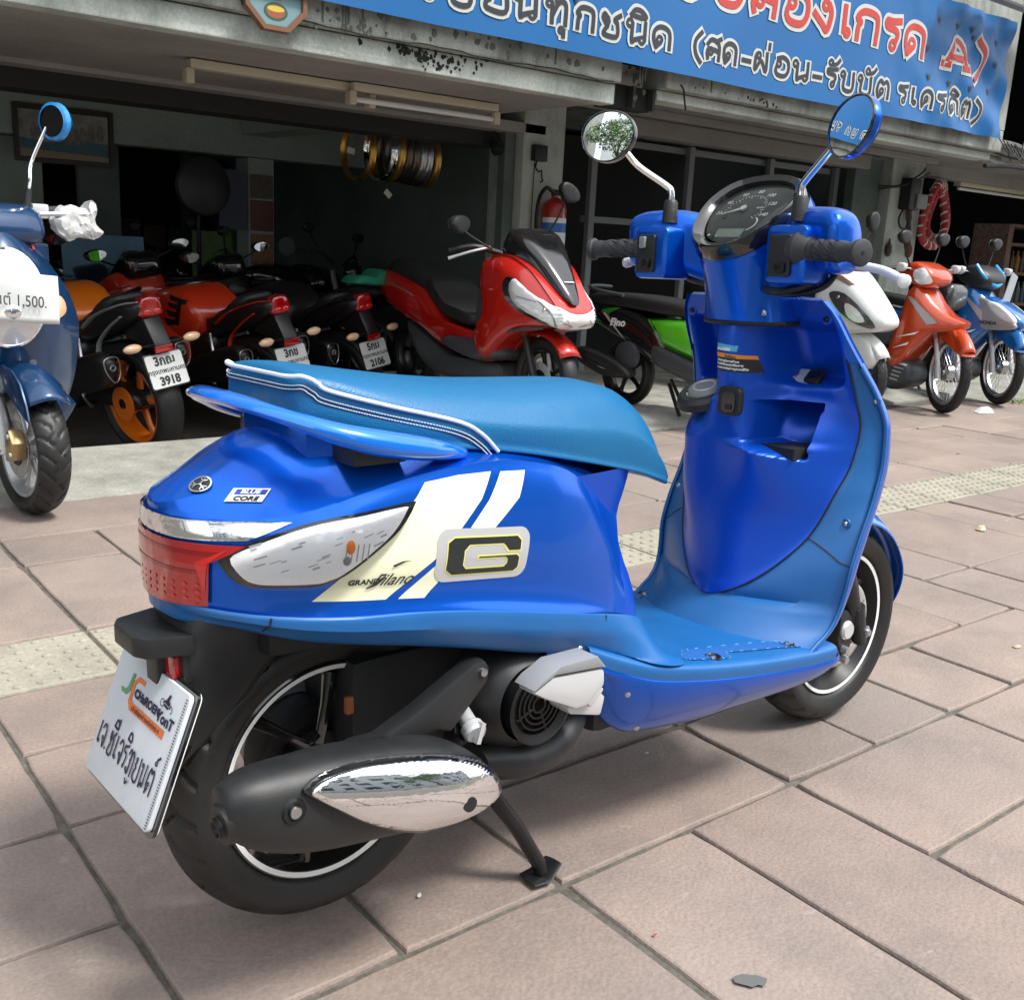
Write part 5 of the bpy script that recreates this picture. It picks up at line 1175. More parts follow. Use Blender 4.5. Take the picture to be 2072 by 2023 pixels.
for (x, z) in ((7.04, 2.28), (7.11, 2.66), (7.37, 2.66), (7.53, 2.66), (7.32, 2.27), (7.6, 2.27), (7.92, 2.29), (7.57, 2.61), (7.93, 2.48), (7.01, 2.46), (7.96, 2.64), (3.12, 2.2), (3.4, 2.24), (3.62, 2.2), (3.75, 2.22)):
    VF.append(([bpt(x-.03, z+.03, .008), bpt(x-.008, z-.02, .008), bpt(x+.004, z-.02, .008), bpt(x+.022, z+.032, .008), bpt(x+.003, z+.012, .008)], [(0, 1, 4), (1, 2, 4), (2, 3, 4)]))
obj('wind_slit', *join(*VF), BK, ban, smooth=False)['kind'] = 'stuff'
# ------------------------------------------------------------------ things on the shop front
pl = thing('wall_plaque', 'octagonal plaque with brown frame and painted emblem on the left fascia', 'plaque', (2.125, 4.39, 1.965))
oct_ = lambda r, k=1: [(r*cos(pi/8+pi/4*i), k*r*sin(pi/8+pi/4*i)) for i in range(8)]
obj('plaque_board', *prism(oct_(.135), -.018, .0), pm('plaque pale blue', (.16, .27, .30), .4), pl, smooth=False)
obj('plaque_frame', *grid([[(a, y, b) for a, b in oct_(r)+oct_(r)[:1]] for r, y in ((.128, -.019), (.131, -.032), (.152, -.032), (.156, -.0))], flip=True), pm('brown plaque frame', (.17, .085, .045), .4), pl, smooth=False)
for nm, P, c in (('emblem_ring', [(.055*cos(t), .036*sin(t)-.065) for t in [2*pi*i/20 for i in range(20)]], (.03, .10, .05)), ('emblem_disc', [(.043*cos(t), .027*sin(t)-.065) for t in [2*pi*i/20 for i in range(20)]], (.30, .08, .05)), ('emblem_flower', [(.04*cos(t), .012*sin(t)-.055) for t in [2*pi*i/14 for i in range(14)]], (.55, .42, .06)), ('emblem_tower', [(-.03, -.02), (.03, -.02), (.012, .08), (-.012, .08)], (.42, .12, .12)), ('emblem_leaf', [(-.05, .0), (-.03, .01), (-.02, .06), (-.045, .05)], (.05, .22, .10)), ('emblem_leaf', [(.05, .0), (.03, .01), (.02, .06), (.045, .05)], (.05, .22, .10))):
    k = {'emblem_ring': .019, 'emblem_disc': .0195, 'emblem_flower': .0202, 'emblem_tower': .0206, 'emblem_leaf': .0210}[nm]
    obj(nm, *place(flat2d([P]), lambda u, v, k=k: (u, -k, v)), pm('plaque '+nm, c, .45), pl, smooth=False)
tag(obj('dangling_wire', *tube(cr([(4.62, 4.38, 1.93), (4.64, 4.37, 1.90), (4.655, 4.375, 1.86), (4.68, 4.38, 1.80)], 5), .006, 6), BLKR), 'short dark wire dangling from the canopy beside the vent', 'wire')
tag(obj('dangling_wire', *tube(cr([(1.98, 4.38, 1.98), (1.99, 4.37, 1.95), (1.97, 4.375, 1.93), (1.985, 4.38, 1.905)], 5), .004, 6), BLKR), 'tiny hook of wire on the fascia left of the plaque', 'wire')
pf = thing('framed_picture', 'framed print of pale figures above blue water on the inner wall', 'picture', (2.29, 8.04, 1.575))
obj('picture_frame', *grid([[(a, y, b) for a, b in [(-w, -h), (w, -h), (w, h), (-w, h), (-w, -h)]] for w, h, y in ((.30, .155, -.012), (.305, .16, -.03), (.335, .19, -.03), (.335, .19, 0))], flip=True), pm('dark wood frame', (.035, .025, .018), .4), pf, smooth=False)
obj('picture_print', *box((-.30, -.013, -.155), (.30, -.008, .155)), pm('pale print', (.42, .42, .38), .4, noise=(9, .9, (.12, .13, .11))), pf, smooth=False)
obj('print_water', *place(flat2d([[(-.3, -.10), (.3, -.12), (.3, -.03), (.1, -.02), (-.1, -.05), (-.3, -.03)]]), lambda u, v: (u, -.0135, v)), pm('print blue', (.06, .16, .20), .4, noise=(14, .8, (.03, .09, .12))), pf, smooth=False)
obj('print_sand', *place(flat2d([[(-.3, -.155), (.3, -.155), (.3, -.12), (-.3, -.10)]]), lambda u, v: (u, -.0135, v)), pm('print sand', (.30, .24, .14), .4), pf, smooth=False)
VF = []
for k in range(9):
    x = -.20+.055*k+sr.uniform(-.01, .01); z = .0+.02*sin(k); VF.append(place(flat2d([[(x-.02, z-.04), (x+.02, z-.04), (x+.028, z+.01), (x+.012, z+.07), (x-.012, z+.075), (x-.026, z+.02)]]), lambda u, v, k=k: (u, -.0138-.0002*k, v)))
obj('print_figures', *join(*VF), pm('print figures', (.10, .10, .09), .5, noise=(25, .9, (.30, .28, .24))), pf, smooth=False)['kind'] = 'stuff'
# hanging wheel rims
GOLD = pm('gold anodised rim', (.62, .36, .08), .28, .9); DRIM = pm('dark steel rim', (.16, .13, .10), .3, .9)
rr_ = random.Random(3)
for k, (dx, m, lab) in enumerate(((0, GOLD, 'gold wheel rim hung first from the left in the row, with a paper tag'), (.17, CHROME, 'chrome wheel rim hung next to the gold one at the left'), (.23, GOLD, 'gold wheel rim hung behind the chrome one'), (.29, DRIM, 'dark bronze wheel rim in the middle of the hanging row'), (.35, DRIM, 'dark bronze wheel rim just left of the pair of steel ones'), (.41, STEEL, 'grey steel wheel rim left of its twin in the hanging row'), (.47, STEEL, 'grey steel wheel rim right of its twin in the hanging row'), (.54, GOLD, 'gold wheel rim at the right end of the hanging row'))):
    r0 = .198+.004*rr_.random()
    t = tag(obj('wheel_rim', *lathe([(r0-.008, -.022), (r0, -.026), (r0-.004, -.018), (r0-.014, -.010), (r0-.016, 0), (r0-.014, .010), (r0-.004, .018), (r0, .026), (r0-.008, .022), (r0-.021, .006), (r0-.021, -.006), (r0-.008, -.022)], 48, 'x'), m), lab, 'wheel rim', 'wheel rims hanging in the shop opening')
    t.location = (3.80+dx, 6.56+rr_.uniform(-.01, .01), 1.575+rr_.uniform(-.012, .012)); t.rotation_euler = (0, rr_.uniform(-.03, .03), rr_.uniform(-.05, .05))
tag(obj('hanging_pole', *tube([(3.55, 6.56, 1.752), (4.55, 6.56, 1.752)], .012, 10), BLKR), 'dark horizontal pole the wheel rims hang from', 'pole')
for i, (x, y, z, a) in enumerate(((3.72, 6.52, 1.56, .2), (4.02, 6.52, 1.30, .7))):
    t = tag(obj('paper_tag', *xf(prism([(-.03, -.02), (.03, -.02), (.03, .02), (-.03, .02)], -.001, .001), RY(a)), pm('paper tag white', (.6, .6, .56), .7) if i == 0 else MATS['paper tag white'], smooth=False), ('white paper tag tied to the leftmost hanging rim', 'white paper tag dangling under the row of rims')[i], 'tag'); t.location = (x, y, z)
sc_ = thing('security_lamp', 'small black lamp hanging from the shutter box beside the first pillar', 'lamp', (4.62, 6.12, 1.76))
obj('lamp_stem', *tube([(0, 0, 0), (.0, -.01, -.06)], .010, 8), BLKP, sc_); obj('lamp_head', *tube([(0, -.01, -.05), (.0, -.02, -.07), (.0, -.05, -.13), (.0, -.06, -.15)], [.018, .036, .042, .034], 14), BLKP, sc_)
jb = thing('junction_box', 'small dark electrical box with a looped cable on the first pillar', 'electrical box', (4.92, 5.995, 1.63))
obj('box_body', *box((-.055, -.05, -.05), (.06, 0, .06)), BLKP, jb, bev=.006)
obj('cable', *tube(cr([(-.02, -.03, -.05), (-.03, -.03, -.09), (.0, -.03, -.12), (.025, -.03, -.11), (.03, -.03, -.15), (.04, -.03, -.18), (.02, -.03, -.19)], 6), .006, 6), BLKR, jb)
obj('cable', *tube(cr([(-.025, -.012, -.05), (-.03, -.012, -.3), (-.028, -.012, -.7)], 4), .004, 6), BLKR, jb)
fe = thing('fire_extinguisher', 'red fire extinguisher with white and blue label hung on the first pillar', 'fire extinguisher', (5.03, 5.90, .90))
REDX = pm('extinguisher red', (.42, .02, .015), .3, 0, .4)
obj('cylinder', *lathe([(0, .0), (.085, .0), (.09, .01), (.09, .36), (.08, .40), (.045, .43), (.025, .44), (.025, .455), (0, .455)], 32, 'z'), REDX, fe)
lb = obj('label', *lathe([(.0912, .06), (.0912, .30)], 24, 'z', (radians(170), radians(320))), WHT, fe)
obj('label_band', *lathe([(.0918, .20), (.0918, .265)], 24, 'z', (radians(170), radians(320))), pm('label blue', (.03, .16, .50), .4), lb)
obj('label_stripe', *lathe([(.0918, .10), (.0918, .13)], 24, 'z', (radians(170), radians(320))), pm('label grey', (.35, .36, .37), .4), lb)
obj('valve', *box((-.02, -.025, .455), (.05, .025, .495)), BLKR, fe, bev=.005)
obj('hose', *tube(cr([(-.02, -.01, .47), (-.10, -.02, .50), (-.17, -.03, .42), (-.185, -.03, .25), (-.16, -.03, .06)], 6), .014, 10), BLKR, fe)
mb = thing('electric_meter', 'electric meter box with tangled black cables on the second pillar', 'electric meter', (9.58, 5.945, 1.62))
obj('meter_case', *box((-.13, -.12, -.10), (.05, 0, .20)), BLKP, mb, bev=.02)
obj('meter_window', *box((-.02, -.14, -.08), (.16, -.0, .06)), GREY, mb, bev=.012)
obj('cable', *tube(cr([(-.42, .04, .10), (-.25, -.05, .11), (-.10, -.10, .16), (.06, -.10, .21), (.18, -.1, .26)], 6), .012, 6), BLKR, mb)
obj('cable', *tube(cr([(-.42, .04, .07), (-.2, -.06, .13), (.0, -.12, .24), (.10, -.10, .30)], 6), .010, 6), BLKR, mb)
obj('cable', *tube(cr([(-.10, -.05, -.08), (-.16, -.05, -.18), (-.12, -.05, -.26), (-.02, -.05, -.27), (.0, -.05, -.18)], 6), .010, 6), BLKR, mb)
obj('cable_bundle', *tube(cr([(.0, -.04, -.08), (.02, -.05, -.2), (.05, -.05, -.32), (.06, -.05, -.48)], 6), [.03]*6+[.022]*13, 8), pm('brown cable', (.06, .04, .03), .6), mb)
for x, c, l in ((9.36, pm('brown fruit gourd', (.07, .05, .035), .6), 'small brown gourd hung low on the second pillar'), (9.72, pm('dark red tassel', (.16, .03, .025), .6), 'small dark red bell hung low on the second pillar')):
    tag(obj('hanging_ornament', *lathe([(0, .10), (.008, .09), (.012, .06), (.03, .02), (.035, -.03), (.02, -.07), (0, -.08)], 14, 'z'), c), l, 'ornament').location = (x, 5.925, 1.15)
RW = pm('red rope wrap', (.40, .03, .03), .5); WW = pm('white rope wrap', (.62, .60, .58), .5)
for k, (x, z, rx, rz, lab) in enumerate(((9.98, 1.50, .19, .30, 'red and white braided rope coil nearest the second pillar'), (10.20, 1.55, .16, .27, 'red and white braided rope coil hung behind the first coil'))):
    t = thing('rope_coil', lab, 'rope coil', (x, 5.85+.1*k, z), 0, 'striped rope coils by the second pillar')
    P = [(rx*cos(a), .03*sin(2*a), rz*sin(a)) for a in [2*pi*i/60 for i in range(61)]]
    obj('rope', *tube(P, .040, 8, caps=False), RW, t)
    VF = []
    for i in range(0, 60, 3):
        p = Vector(P[i]); q = Vector(P[(i+2) % 60]); d = (q-p).normalized(); s = d.orthogonal().normalized()
        VF.append(tube([p+Matrix.Rotation(.9*j, 3, d) @ s*.038+d*.012*j for j in range(5)], .011, 5))
    obj('rope_stripe', *join(*VF), WW, t)['kind'] = 'stuff'
sh_ = thing('drinks_shelf', 'tall brick-red shelf of bottles and cans at the right edge inside the shop', 'shelf', (13.6, 6.7, -.2))
BRK = pm('reddish brown shelf', (.16, .07, .05), .6, noise=(20, .8, (.30, .24, .20)))
for x in (-.75, .75): obj('shelf_post', *box((x-.06, -.2, 0), (x+.06, .25, 1.75)), BRK, sh_, smooth=False)
for z in (.40, .78, 1.15, 1.5, 1.72): obj('shelf_board', *box((-.69, -.2, z), (.69, .25, z+.035)), BRK, sh_, smooth=False)
k = 0
for z, cs, r, h in ((.435, ((.40, .03, .04), (.03, .22, .05)), .05, .20), (.815, ((.05, .08, .10), (.08, .14, .12)), .035, .26), (1.185, ((.30, .12, .03), (.09, .06, .03)), .035, .26)):
    for i in range(10):
        c = cs[i % 2]; nm = 'can' if z < .5 else 'bottle'
        key_ = 'drink %s %d' % (nm, cs.index(c)+int(z*10))
        m = MATS.get(key_) or pm(key_, c, .25)
        o = obj(nm, *lathe([(0, 0), (r, 0), (r, h*.6), (r*.9, h*.7), (r*.4, h*.85), (r*.4, h), (0, h)] if nm == 'bottle' else [(0, 0), (r, .0), (r, h), (0, h)], 12, 'z'), m)
        o.location = (13.0+.13*i, 6.58, -.2+z)
        tag(o, {'can': 'red drink can on the lowest board of the drinks shelf' if i % 2 == 0 else 'green drink can on the lowest board of the drinks shelf', 'bottle': 'dark green bottle on the middle board of the drinks shelf' if z < 1 else 'brown bottle on the upper board of the drinks shelf'}[nm], nm, {'can': 'red drink cans' if i % 2 == 0 else 'green drink cans', 'bottle': 'dark green bottles' if z < 1 else 'brown bottles'}[nm])
t = thing('gold_poster', 'yellow poster with round pictures below the drinks shelf', 'poster', (13.35, 6.40, -.2))
obj('poster_board', *box((-.1, -.01, .0), (.55, .01, .38)), pm('poster gold', (.50, .33, .06), .5, noise=(7, .7, (.28, .16, .03))), t, smooth=False)
for i in range(4): obj('poster_dish', *place(flat2d([C_(.055, 16, .02+.13*(i % 2), .26-.13*(i//2))]), lambda u, v: (u, -.0115, v)), pm('poster dish', (.16, .07, .03), .5) if i == 0 else MATS['poster dish'], t, smooth=False)
obj('poster_lettering', *place(txt('ขาย', .02, .03, .09, .004), lambda u, v: (u, -.0115, v)), REDL, t, smooth=False)
l3 = thing('fluorescent_light', 'long grey fluorescent batten over the right-hand shop opening', 'light fitting', (11.5, 6.1, 1.885))
obj('batten', *box((-.75, -.04, -.045), (.75, .04, -.002)), CRM, l3, bev=.005); obj('tube', *tube([(-.72, 0, -.07), (.72, 0, -.07)], .016, 10), TUBE, l3)
l4 = thing('lit_tube', 'lit bluish fluorescent tube deep inside the right-hand shop', 'light fitting', (12.2, 8.3, 1.55))
obj('tube', *tube([(-.35, 0, 0), (.35, 0, 0)], .03, 10), pm('lit tube', (.7, .9, .9), .3, emit=((.55, .85, .9), 3.)), l4)
gp2 = thing('glass_panel', 'large glossy panel reflecting the sky leaned behind the orange sport bike', 'panel', (2.30, 7.30, .68))
obj('panel_sheet', *xf(box((-.27, -.012, -.24), (.27, .0, .24)), RX(-.12)), pm('glossy panel', (.05, .10, .14), .06, .6, noise=(4, .8, (.02, .04, .05))), gp2, smooth=False)
obj('panel_paper', *xf(box((.0, -.018, -.36), (.16, -.013, -.20)), RX(-.12)), pm('panel paper', (.22, .30, .33), .6), gp2, smooth=False)
fan = thing('pedestal_fan', 'dark pedestal fan standing inside by the tiled inner pillar', 'fan', (3.20, 7.9, -.2))
obj('fan_cage', *lathe([(.0, -.06), (.10, -.06), (.20, -.03), (.215, 0), (.20, .03), (.10, .05), (0, .05)], 28), pm('dark fan cage', (.03, .03, .04), .4), fan).location = (0, -.1, 1.50)
obj('fan_pole', *tube([(0, 0, .02), (0, 0, 1.45)], .018, 8), BLKR, fan); obj('fan_base', *lathe([(0, .03), (.17, .02), (.18, 0)], 20, 'z'), BLKR, fan)
cl_ = tag(obj('wall_clock', *lathe([(0, -.012), (.075, -.012), (.08, 0)], 24), pm('pale clock face', (.30, .36, .36), .4)), 'pale round clock in the dark behind the black motorcycles', 'clock'); cl_.location = (4.28, 8.6, .88)
tag(obj('poster', *box((3.30, 8.285, .62), (3.64, 8.297, .98)), pm('green leaf poster', (.05, .12, .04), .5, noise=(12, .9, (.14, .24, .06))), smooth=False), 'small green leafy poster on the inner wall left of the tiled pillar', 'poster')
tag(obj('notice_sheet', *box((3.40, 7.98, 1.0), (3.63, 7.99, 1.45)), pm('bluish notice', (.07, .08, .13), .6, noise=(40, .6, (.12, .13, .18))), smooth=False), 'bluish sheet of lists beside the tiled inner pillar', 'notice')
# ------------------------------------------------------------------ litter on the pavement
def scrap(name, x, y, r, m, lab, cat, rz=0, h=.008):
    k = 9; P = [(r*sr.uniform(.6, 1.2)*cos(2*pi*i/k), .6*r*sr.uniform(.6, 1.2)*sin(2*pi*i/k)) for i in range(k)]
    V = [(a, b, .002) for a, b in P]+[(a*.5, b*.5, h*sr.uniform(.7, 1.3)) for a, b in P]+[(0, 0, h)]
    F = [(i, (i+1) % k, k+(i+1) % k, k+i) for i in range(k)]+[(k+i, k+(i+1) % k, 2*k) for i in range(k)]
    o = obj(name, V, F, m); o.location = (x, y, 0.002); o.rotation_euler.z = rz; return tag(o, lab, cat)
PAPER = pm('white scrap', (.62, .61, .58), .7); LEAF = pm('dry leaf', (.42, .36, .24), .6)
# ------------------------------------------------------------------ litter
for a in ((7.34, 3.69, .11, PAPER, 'crumpled white scrap near the wheel of the orange motorcycle', 'litter', .2, .03), (3.97, 1.94, .035, LEAF, 'pale curled dry leaf on the paving right of the blue scooter', 'leaf', .3, .015), (2.79, 1.21, .018, LEAF, 'small dry leaf scrap at the right edge of the paving', 'leaf', .1, .006), (.82, 1.19, .007, PAPER, 'thin white sliver between rear tyre and stand of the blue scooter', 'litter', .9, .002), (1.06, .91, .004, REDL, 'tiny red speck on the paving in front of the stand', 'litter', 0, .001), (1.47, 1.33, .005, PAPER, 'tiny white chip on the paving beyond the stand', 'litter', 0, .002)):
    scrap({'leaf': 'dry_leaf'}.get(a[5], 'paper_scrap'), *a)
k = 16; o = obj('oil_stain', [(.026*sr.uniform(.75, 1.1)*cos(2*pi*i/k), .013*sr.uniform(.7, 1.2)*sin(2*pi*i/k), 0) for i in range(k)], [tuple(range(k))], pm('dark grey stain', (.10, .105, .105), .7), smooth=False)
o.location = (1.10, .76, .0035); o.rotation_euler.z = -.67; tag(o, 'dark grey blotch on the paving at the bottom right', 'stain')
gr_m = pm('weed green', (.10, .16, .03), .6); VF = []
for i in range(90):
    x, y = sr.gauss(0, .10), sr.gauss(0, .07); a = sr.random()*6.28; l = sr.uniform(.03, .09)
    VF.append(([(x-.004*sin(a), y+.004*cos(a), 0), (x+.004*sin(a), y-.004*cos(a), 0), (x+l*.8*cos(a), y+l*.8*sin(a), l*sr.uniform(.3, .9))], [(0, 1, 2)]))
o = obj('weeds', *join(*VF), gr_m); o.location = (8.18, 3.87, .003); o['kind'] = 'stuff'
# ------------------------------------------------------------------ helpers for the parked motorcycles
def star(P, n=3, corners=()): return [(p.x, p.y) for p in cr([(a, b, 0) for a, b in P], n, True, corners)] if n > 1 else P
def pillow(P, w, axis='y', c=0., e=.45, taper=None, prof=((1., None), (.965, .72), (.88, .88), (.70, .97), (.35, 1.), (.02, 1.))):
    """closed outline P swollen to half-thickness w along an axis; e = half-thickness at the rim (share of w)"""
    cx = sum(p[0] for p in P)/len(P); cy = sum(p[1] for p in P)/len(P); f = {'y': lambda u, v, h: (u, h, v), 'x': lambda u, v, h: (h, u, v), 'z': lambda u, v, h: (u, v, h)}[axis]
    rows = []
    seq = [(k, -(w*(e if q is None else q))) for k, q in reversed(prof)]+[(k, w*(e if q is None else q)) for k, q in prof]
    for k, h in seq:
        rows.append([f(cx+(x-cx)*k, cy+(y-cy)*k, c+h*(taper(cx+(x-cx)*k, cy+(y-cy)*k) if taper else 1)) for x, y in P])
    return grid(rows, True, True, True, flip=axis != 'y')
def pw(name, P, w, m, par, axis='y', c=0., n=3, e=.45, taper=None, sharp=50, M=None):
    g = pillow(star(P, n), w, axis, c, e, taper)
    return obj(name, *(xf(g, M) if M is not None else g), m, par, sharp=sharp)
def bike(name, label, x, y, z, head, group, lean=0.):
    return thing(name, label, 'motorcycle' if 'scooter' not in name else 'scooter', group=group, mat=T(x, y, z) @ RZ(head) @ RX(lean))
def mirror(par, p, q, m=BLKP, r=(.062, .040), stem=None, tilt=0., face=MIRR, yaw=0.):
    p, q = Vector(p), Vector(q); mid = p.lerp(q, .55)+Vector((0, (q.y-p.y)*.12, .0))
    obj('mirror_stalk', *tube(cr([p, mid, q], 5), .006, 8), BLKR if m is BLKP else CHROME, par)
    MM = T(*q) @ RZ(yaw) @ RX(tilt)
    h = obj('mirror_housing', *xf(pillow(star([(r[0]*cos(a)*(1+.18*sin(a)), r[1]*sin(a)) for a in [2*pi*i/14 for i in range(14)]], 1), .022, 'x', .012), MM), m, par)
    obj('mirror_glass', *xf(prism([(.92*r[0]*cos(a)*(1+.18*sin(a)), .88*r[1]*sin(a)) for a in [2*pi*i/20 for i in range(20)]], -.0125, -.0115, 'x'), MM), face, h)
SPB = pm('sport bike black plastic', (.010, .010, .011), .35, bump=(300, .05)); ORA = pm('orange paint', (.78, .17, .008), .3, .1, .6); REDS = pm('orange red fairing', (.62, .035, .008), .25, 0, .8); REDP = pm('red paint', (.42, .010, .006), .22, .1, 1.); WHP = pm('white paint', (.66, .67, .66), .25, 0, .8)
GRNP = pm('lime green paint', (.09, .46, .02), .25, 0, .8); DBL = pm('dark blue paint', (.003, .034, .105), .28, .2, .8); ORR = pm('orange red paint', (.55, .055, .01), .22, .2, 1.); BLU2 = pm('mid blue paint', (.01, .13, .42), .22, .2, 1.); SILP = pm('silver paint', (.42, .43, .44), .3, .5); GRAP = pm('graphite plastic', (.045, .05, .055), .45)
AMB = pm('amber clear lens', (.75, .48, .30), .12, 0, 1.); HLG = pm('headlight glass', (.78, .80, .81), .08, .2, 1., bump=(22, .7)); HLD = pm('headlight inner', (.10, .11, .12), .15, .6, 1.); SEATB = pm('black seat vinyl', (.014, .015, .016), .5, bump=(500, .2)); GOLDC = pm('gold caliper', (.40, .28, .14), .35, .7)
PLW = pm('plate white', (.60, .62, .60), .4); PLK = pm('plate black', (.02, .02, .022), .5)
def thai_plate(par, M, a, b, num, lines=3):
    p = obj('number_plate', *xf(prism(rrect(.216, .170, .012), 0, .002, 'z'), M), PLW, par, smooth=False)
    obj('plate_holder', *xf(prism(rrect(.228, .186, .010), -.008, -.001, 'z'), M), SPB, p, bev=.002)
    for t, x, y, s, bo in ((a, 0, .030, .062, .0028), (b, 0, -.012, .034, .0006), (num, 0, -.072, .060, .0028)):
        V, F = flat2d(text=t, size=s, bold=bo, align='CENTER'); obj('plate_print', *xf(([(x+u, y+v, .0032) for u, v in V], F), M), PLK, p, smooth=False)
# ------------------------------------------------------------------ sport motorcycles with their tails to the street
def sport(label, x, y, head, paint, rimm, a, b, num, stripe=None, marks=True, lean=-.15):
    t = bike('sport_motorcycle', label, x, y, -.20, head, 'sport motorcycles parked tail out inside the shop', lean)
    wheel(t, T(0, 0, .30), .30, .15, .225, 5, rimm, n=96, drum=.06, sp_w=.022)
    wheel(t, T(1.38, 0, .29), .29, .11, .22, 5, rimm, n=64, drum=.05)
    pw('rear_hugger', [(-.22, .52), (-.05, .62), (.25, .58), (.30, .50), (.0, .54), (-.18, .46)], .07, SPB, t)
    pw('swing_arm', [(-.06, .26), (-.04, .36), (.30, .40), (.50, .36), (.50, .28), (.25, .27)], .105, SPB, t)
    obj('chain_sprocket', *lathe([(.03, .10), (.09, .10), (.09, .112), (.03, .112)], 28), rimm, t).location = (0, 0, .30)
    tail = [(-.23, .79), (-.20, .85), (.0, .83), (.30, .72), (.36, .60), (.12, .63), (-.10, .71)]
    pw('tail_cowl', tail, .095, SPB, t, taper=lambda u, v: 1+.5*max(0, u+.3))
    for s in (-1, 1):
        st = stripe or SPB
        obj('tail_stripe', *tube(cr([(-.21, s*.055, .842), (-.10, s*.095, .825), (.08, s*.128, .765), (.20, s*.140, .69)], 5), [(.004, .012), (.005, .020)]+[(.006, .024)]*13+[(.005, .01)], 8, up=(0, 1, 0)), st, t)
        obj('tail_stripe', *tube(cr([(-.12, s*.108, .77), (-.02, s*.122, .71), (.08, s*.128, .63), (.11, s*.13, .56)], 5), [(.004, .016)]*15+[(.004, .026)], 8, up=(0, 1, 0)), st, t)
        obj('side_frame', *tube(cr([(.10, s*.11, .56), (.22, s*.13, .48), (.36, s*.13, .40)], 4), .018, 8), SPB, t)
        obj('footpeg_hanger', *tube(cr([(.30, s*.12, .62), (.24, s*.16, .48), (.26, s*.17, .34), (.18, s*.18, .28)], 4), .013, 8), STEEL, t)
        stalk = [(-.27, s*.05, .63), (-.28, s*.13, .632)]
        obj('signal_stalk', *tube(stalk, .006, 6), BLKR, t)
        obj('turn_signal', *ball((-.285, s*.175, .635), (.022, .052, .024), 14, 8), AMB, t)
        g = pw('exhaust_can', [(-.11, .46), (-.13, .56), (-.02, .60), (.40, .46), (.38, .34), (.0, .40)], .045, SPB, t, c=s*.21, taper=None)
        P = [(s*.21-.036, .575), (s*.21+.036, .580), (s*.21+.040, .52), (s*.21, .455), (s*.21-.036, .49)]
        obj('exhaust_outlet', *tube([(-.137, a_, b_) for a_, b_ in star(P, 4)+star(P, 4)[:1]], .0035, 6), STEEL, g)
        obj('exhaust_tip', *lathe([(.018, -.002), (.014, -.010), (.010, .0)], 16, 'x'), ALU, g).location = (-.136, s*.21, .53)
    obj('tail_light', *pillow(star([(-.058, .765), (.058, .765), (.066, .80), (.045, .862), (-.045, .862), (-.066, .80)], 2),   .034, 'x', -.205), REDL, t)
    obj('tail_light_cells', *join(ball((-.240, -.028, .788), (.006, .024, .016)), ball((-.240, .028, .788), (.006, .024, .016))), MATS['bright red facets'], t)
    obj('under_tail', *prism([(-.22, .765), (-.08, .75), (-.02, .66), (-.22, .60), (-.295, .60), (-.285, .64)], -.05, .05), SPB, t, bev=.012)
    obj('plate_reflector', *box((-.292, -.052, .588), (-.28, .052, .622)), REDL, t, bev=.003)
    thai_plate(t, T(-.285, 0, .495) @ Matrix(((0, .28, -.96, 0), (-1, 0, 0, 0), (0, .96, .28, 0), (0, 0, 0, 1))), a, b, num)
    pw('splash_flap', [(-.26, .40), (-.22, .44), (-.12, .50), (-.10, .44), (-.20, .36), (-.25, .36)], .045, GREY, t)
    pw('seat', [(-.06, .845), (.0, .865), (.12, .79), (.26, .70), (.36, .70), (.38, .64), (.24, .64), (.04, .74)], .12, SEATB, t)
    tk = pw('fuel_tank', [(.32, .68), (.36, .80), (.50, .88), (.72, .86), (.84, .77), (.82, .62), (.58, .56), (.40, .58)], .19, paint, t, e=.35)
    tb = bvh_of(tk); m = BLKR
    pw('side_fairing', [(.44, .58), (.85, .76), (1.32, .74), (1.25, .40), (.90, .26), (.56, .34)], .215, paint, t, e=.6)
    pw('knee_panel', [(.26, .60), (.40, .62), (.54, .56), (.50, .40), (.30, .42)], .16, SPB, t, e=.6)
    pw('engine', [(.45, .22), (.45, .52), (.95, .55), (1.0, .25)], .17, DARK, t, e=.7)
    pw('front_cowl', [(1.05, .72), (1.10, .92), (1.30, .90), (1.52, .74), (1.35, .62)], .17, paint, t)
    pw('windscreen', [(1.02, .90), (1.04, 1.04), (1.16, 1.02), (1.34, .88), (1.2, .86)], .12, BLKG, t)
    if marks:
        for s in (-1, 1):
            rv = lambda u, v, s=s: ((u, s*.6, v), (0, -s, 0))
            P = [[(.40, .815), (.56, .845), (.54, .812), (.42, .790)], [(.45, .785), (.57, .80), (.56, .768), (.46, .757)], [(.48, .742), (.60, .752), (.58, .715), (.49, .712)], [(.51, .698), (.64, .70), (.60, .655), (.52, .668)], [(.44, .80), (.475, .80), (.53, .665), (.49, .668)]]
            decal('tank_mark', flat2d(P[:4]), tb, m, t, rv, off=.003, L=.03); decal('tank_mark', flat2d(P[4:]), tb, m, t, rv, off=.0045, L=.03)
    for s in (-1, 1):
        obj('handlebar', *tube([(.98, s*.10, .84), (.90, s*.33, .82)], .014, 8), BLKR, t); obj('lever', *tube([(1.0, s*.16, .86), (1.0, s*.32, .84)], .006, 6), STEEL, t)
        mirror(t, (1.18, s*.10, .96), (1.08, s*.30, 1.06), r=(.07, .036))
    return t
sport('sport motorcycle with orange tank, orange rear rim and black tail with pale stripes', 1.95, 5.55, radians(104), ORA, ORA, '3กฌ', 'กรุงเทพมหานคร', '3918', stripe=pm('pale stripe', (.30, .33, .32), .4))
sport('sport motorcycle with red tank and fairing in the middle of the row', 2.76, 5.75, radians(104), REDS, SPB, '3กข', 'กรุงเทพมหานคร', '947', stripe=REDS)
sport('all black sport motorcycle half hidden behind the red maxi scooter', 3.44, 5.98, radians(104), SPB, SPB, '5กม', 'กรุงเทพมหานคร', '2106', marks=False)
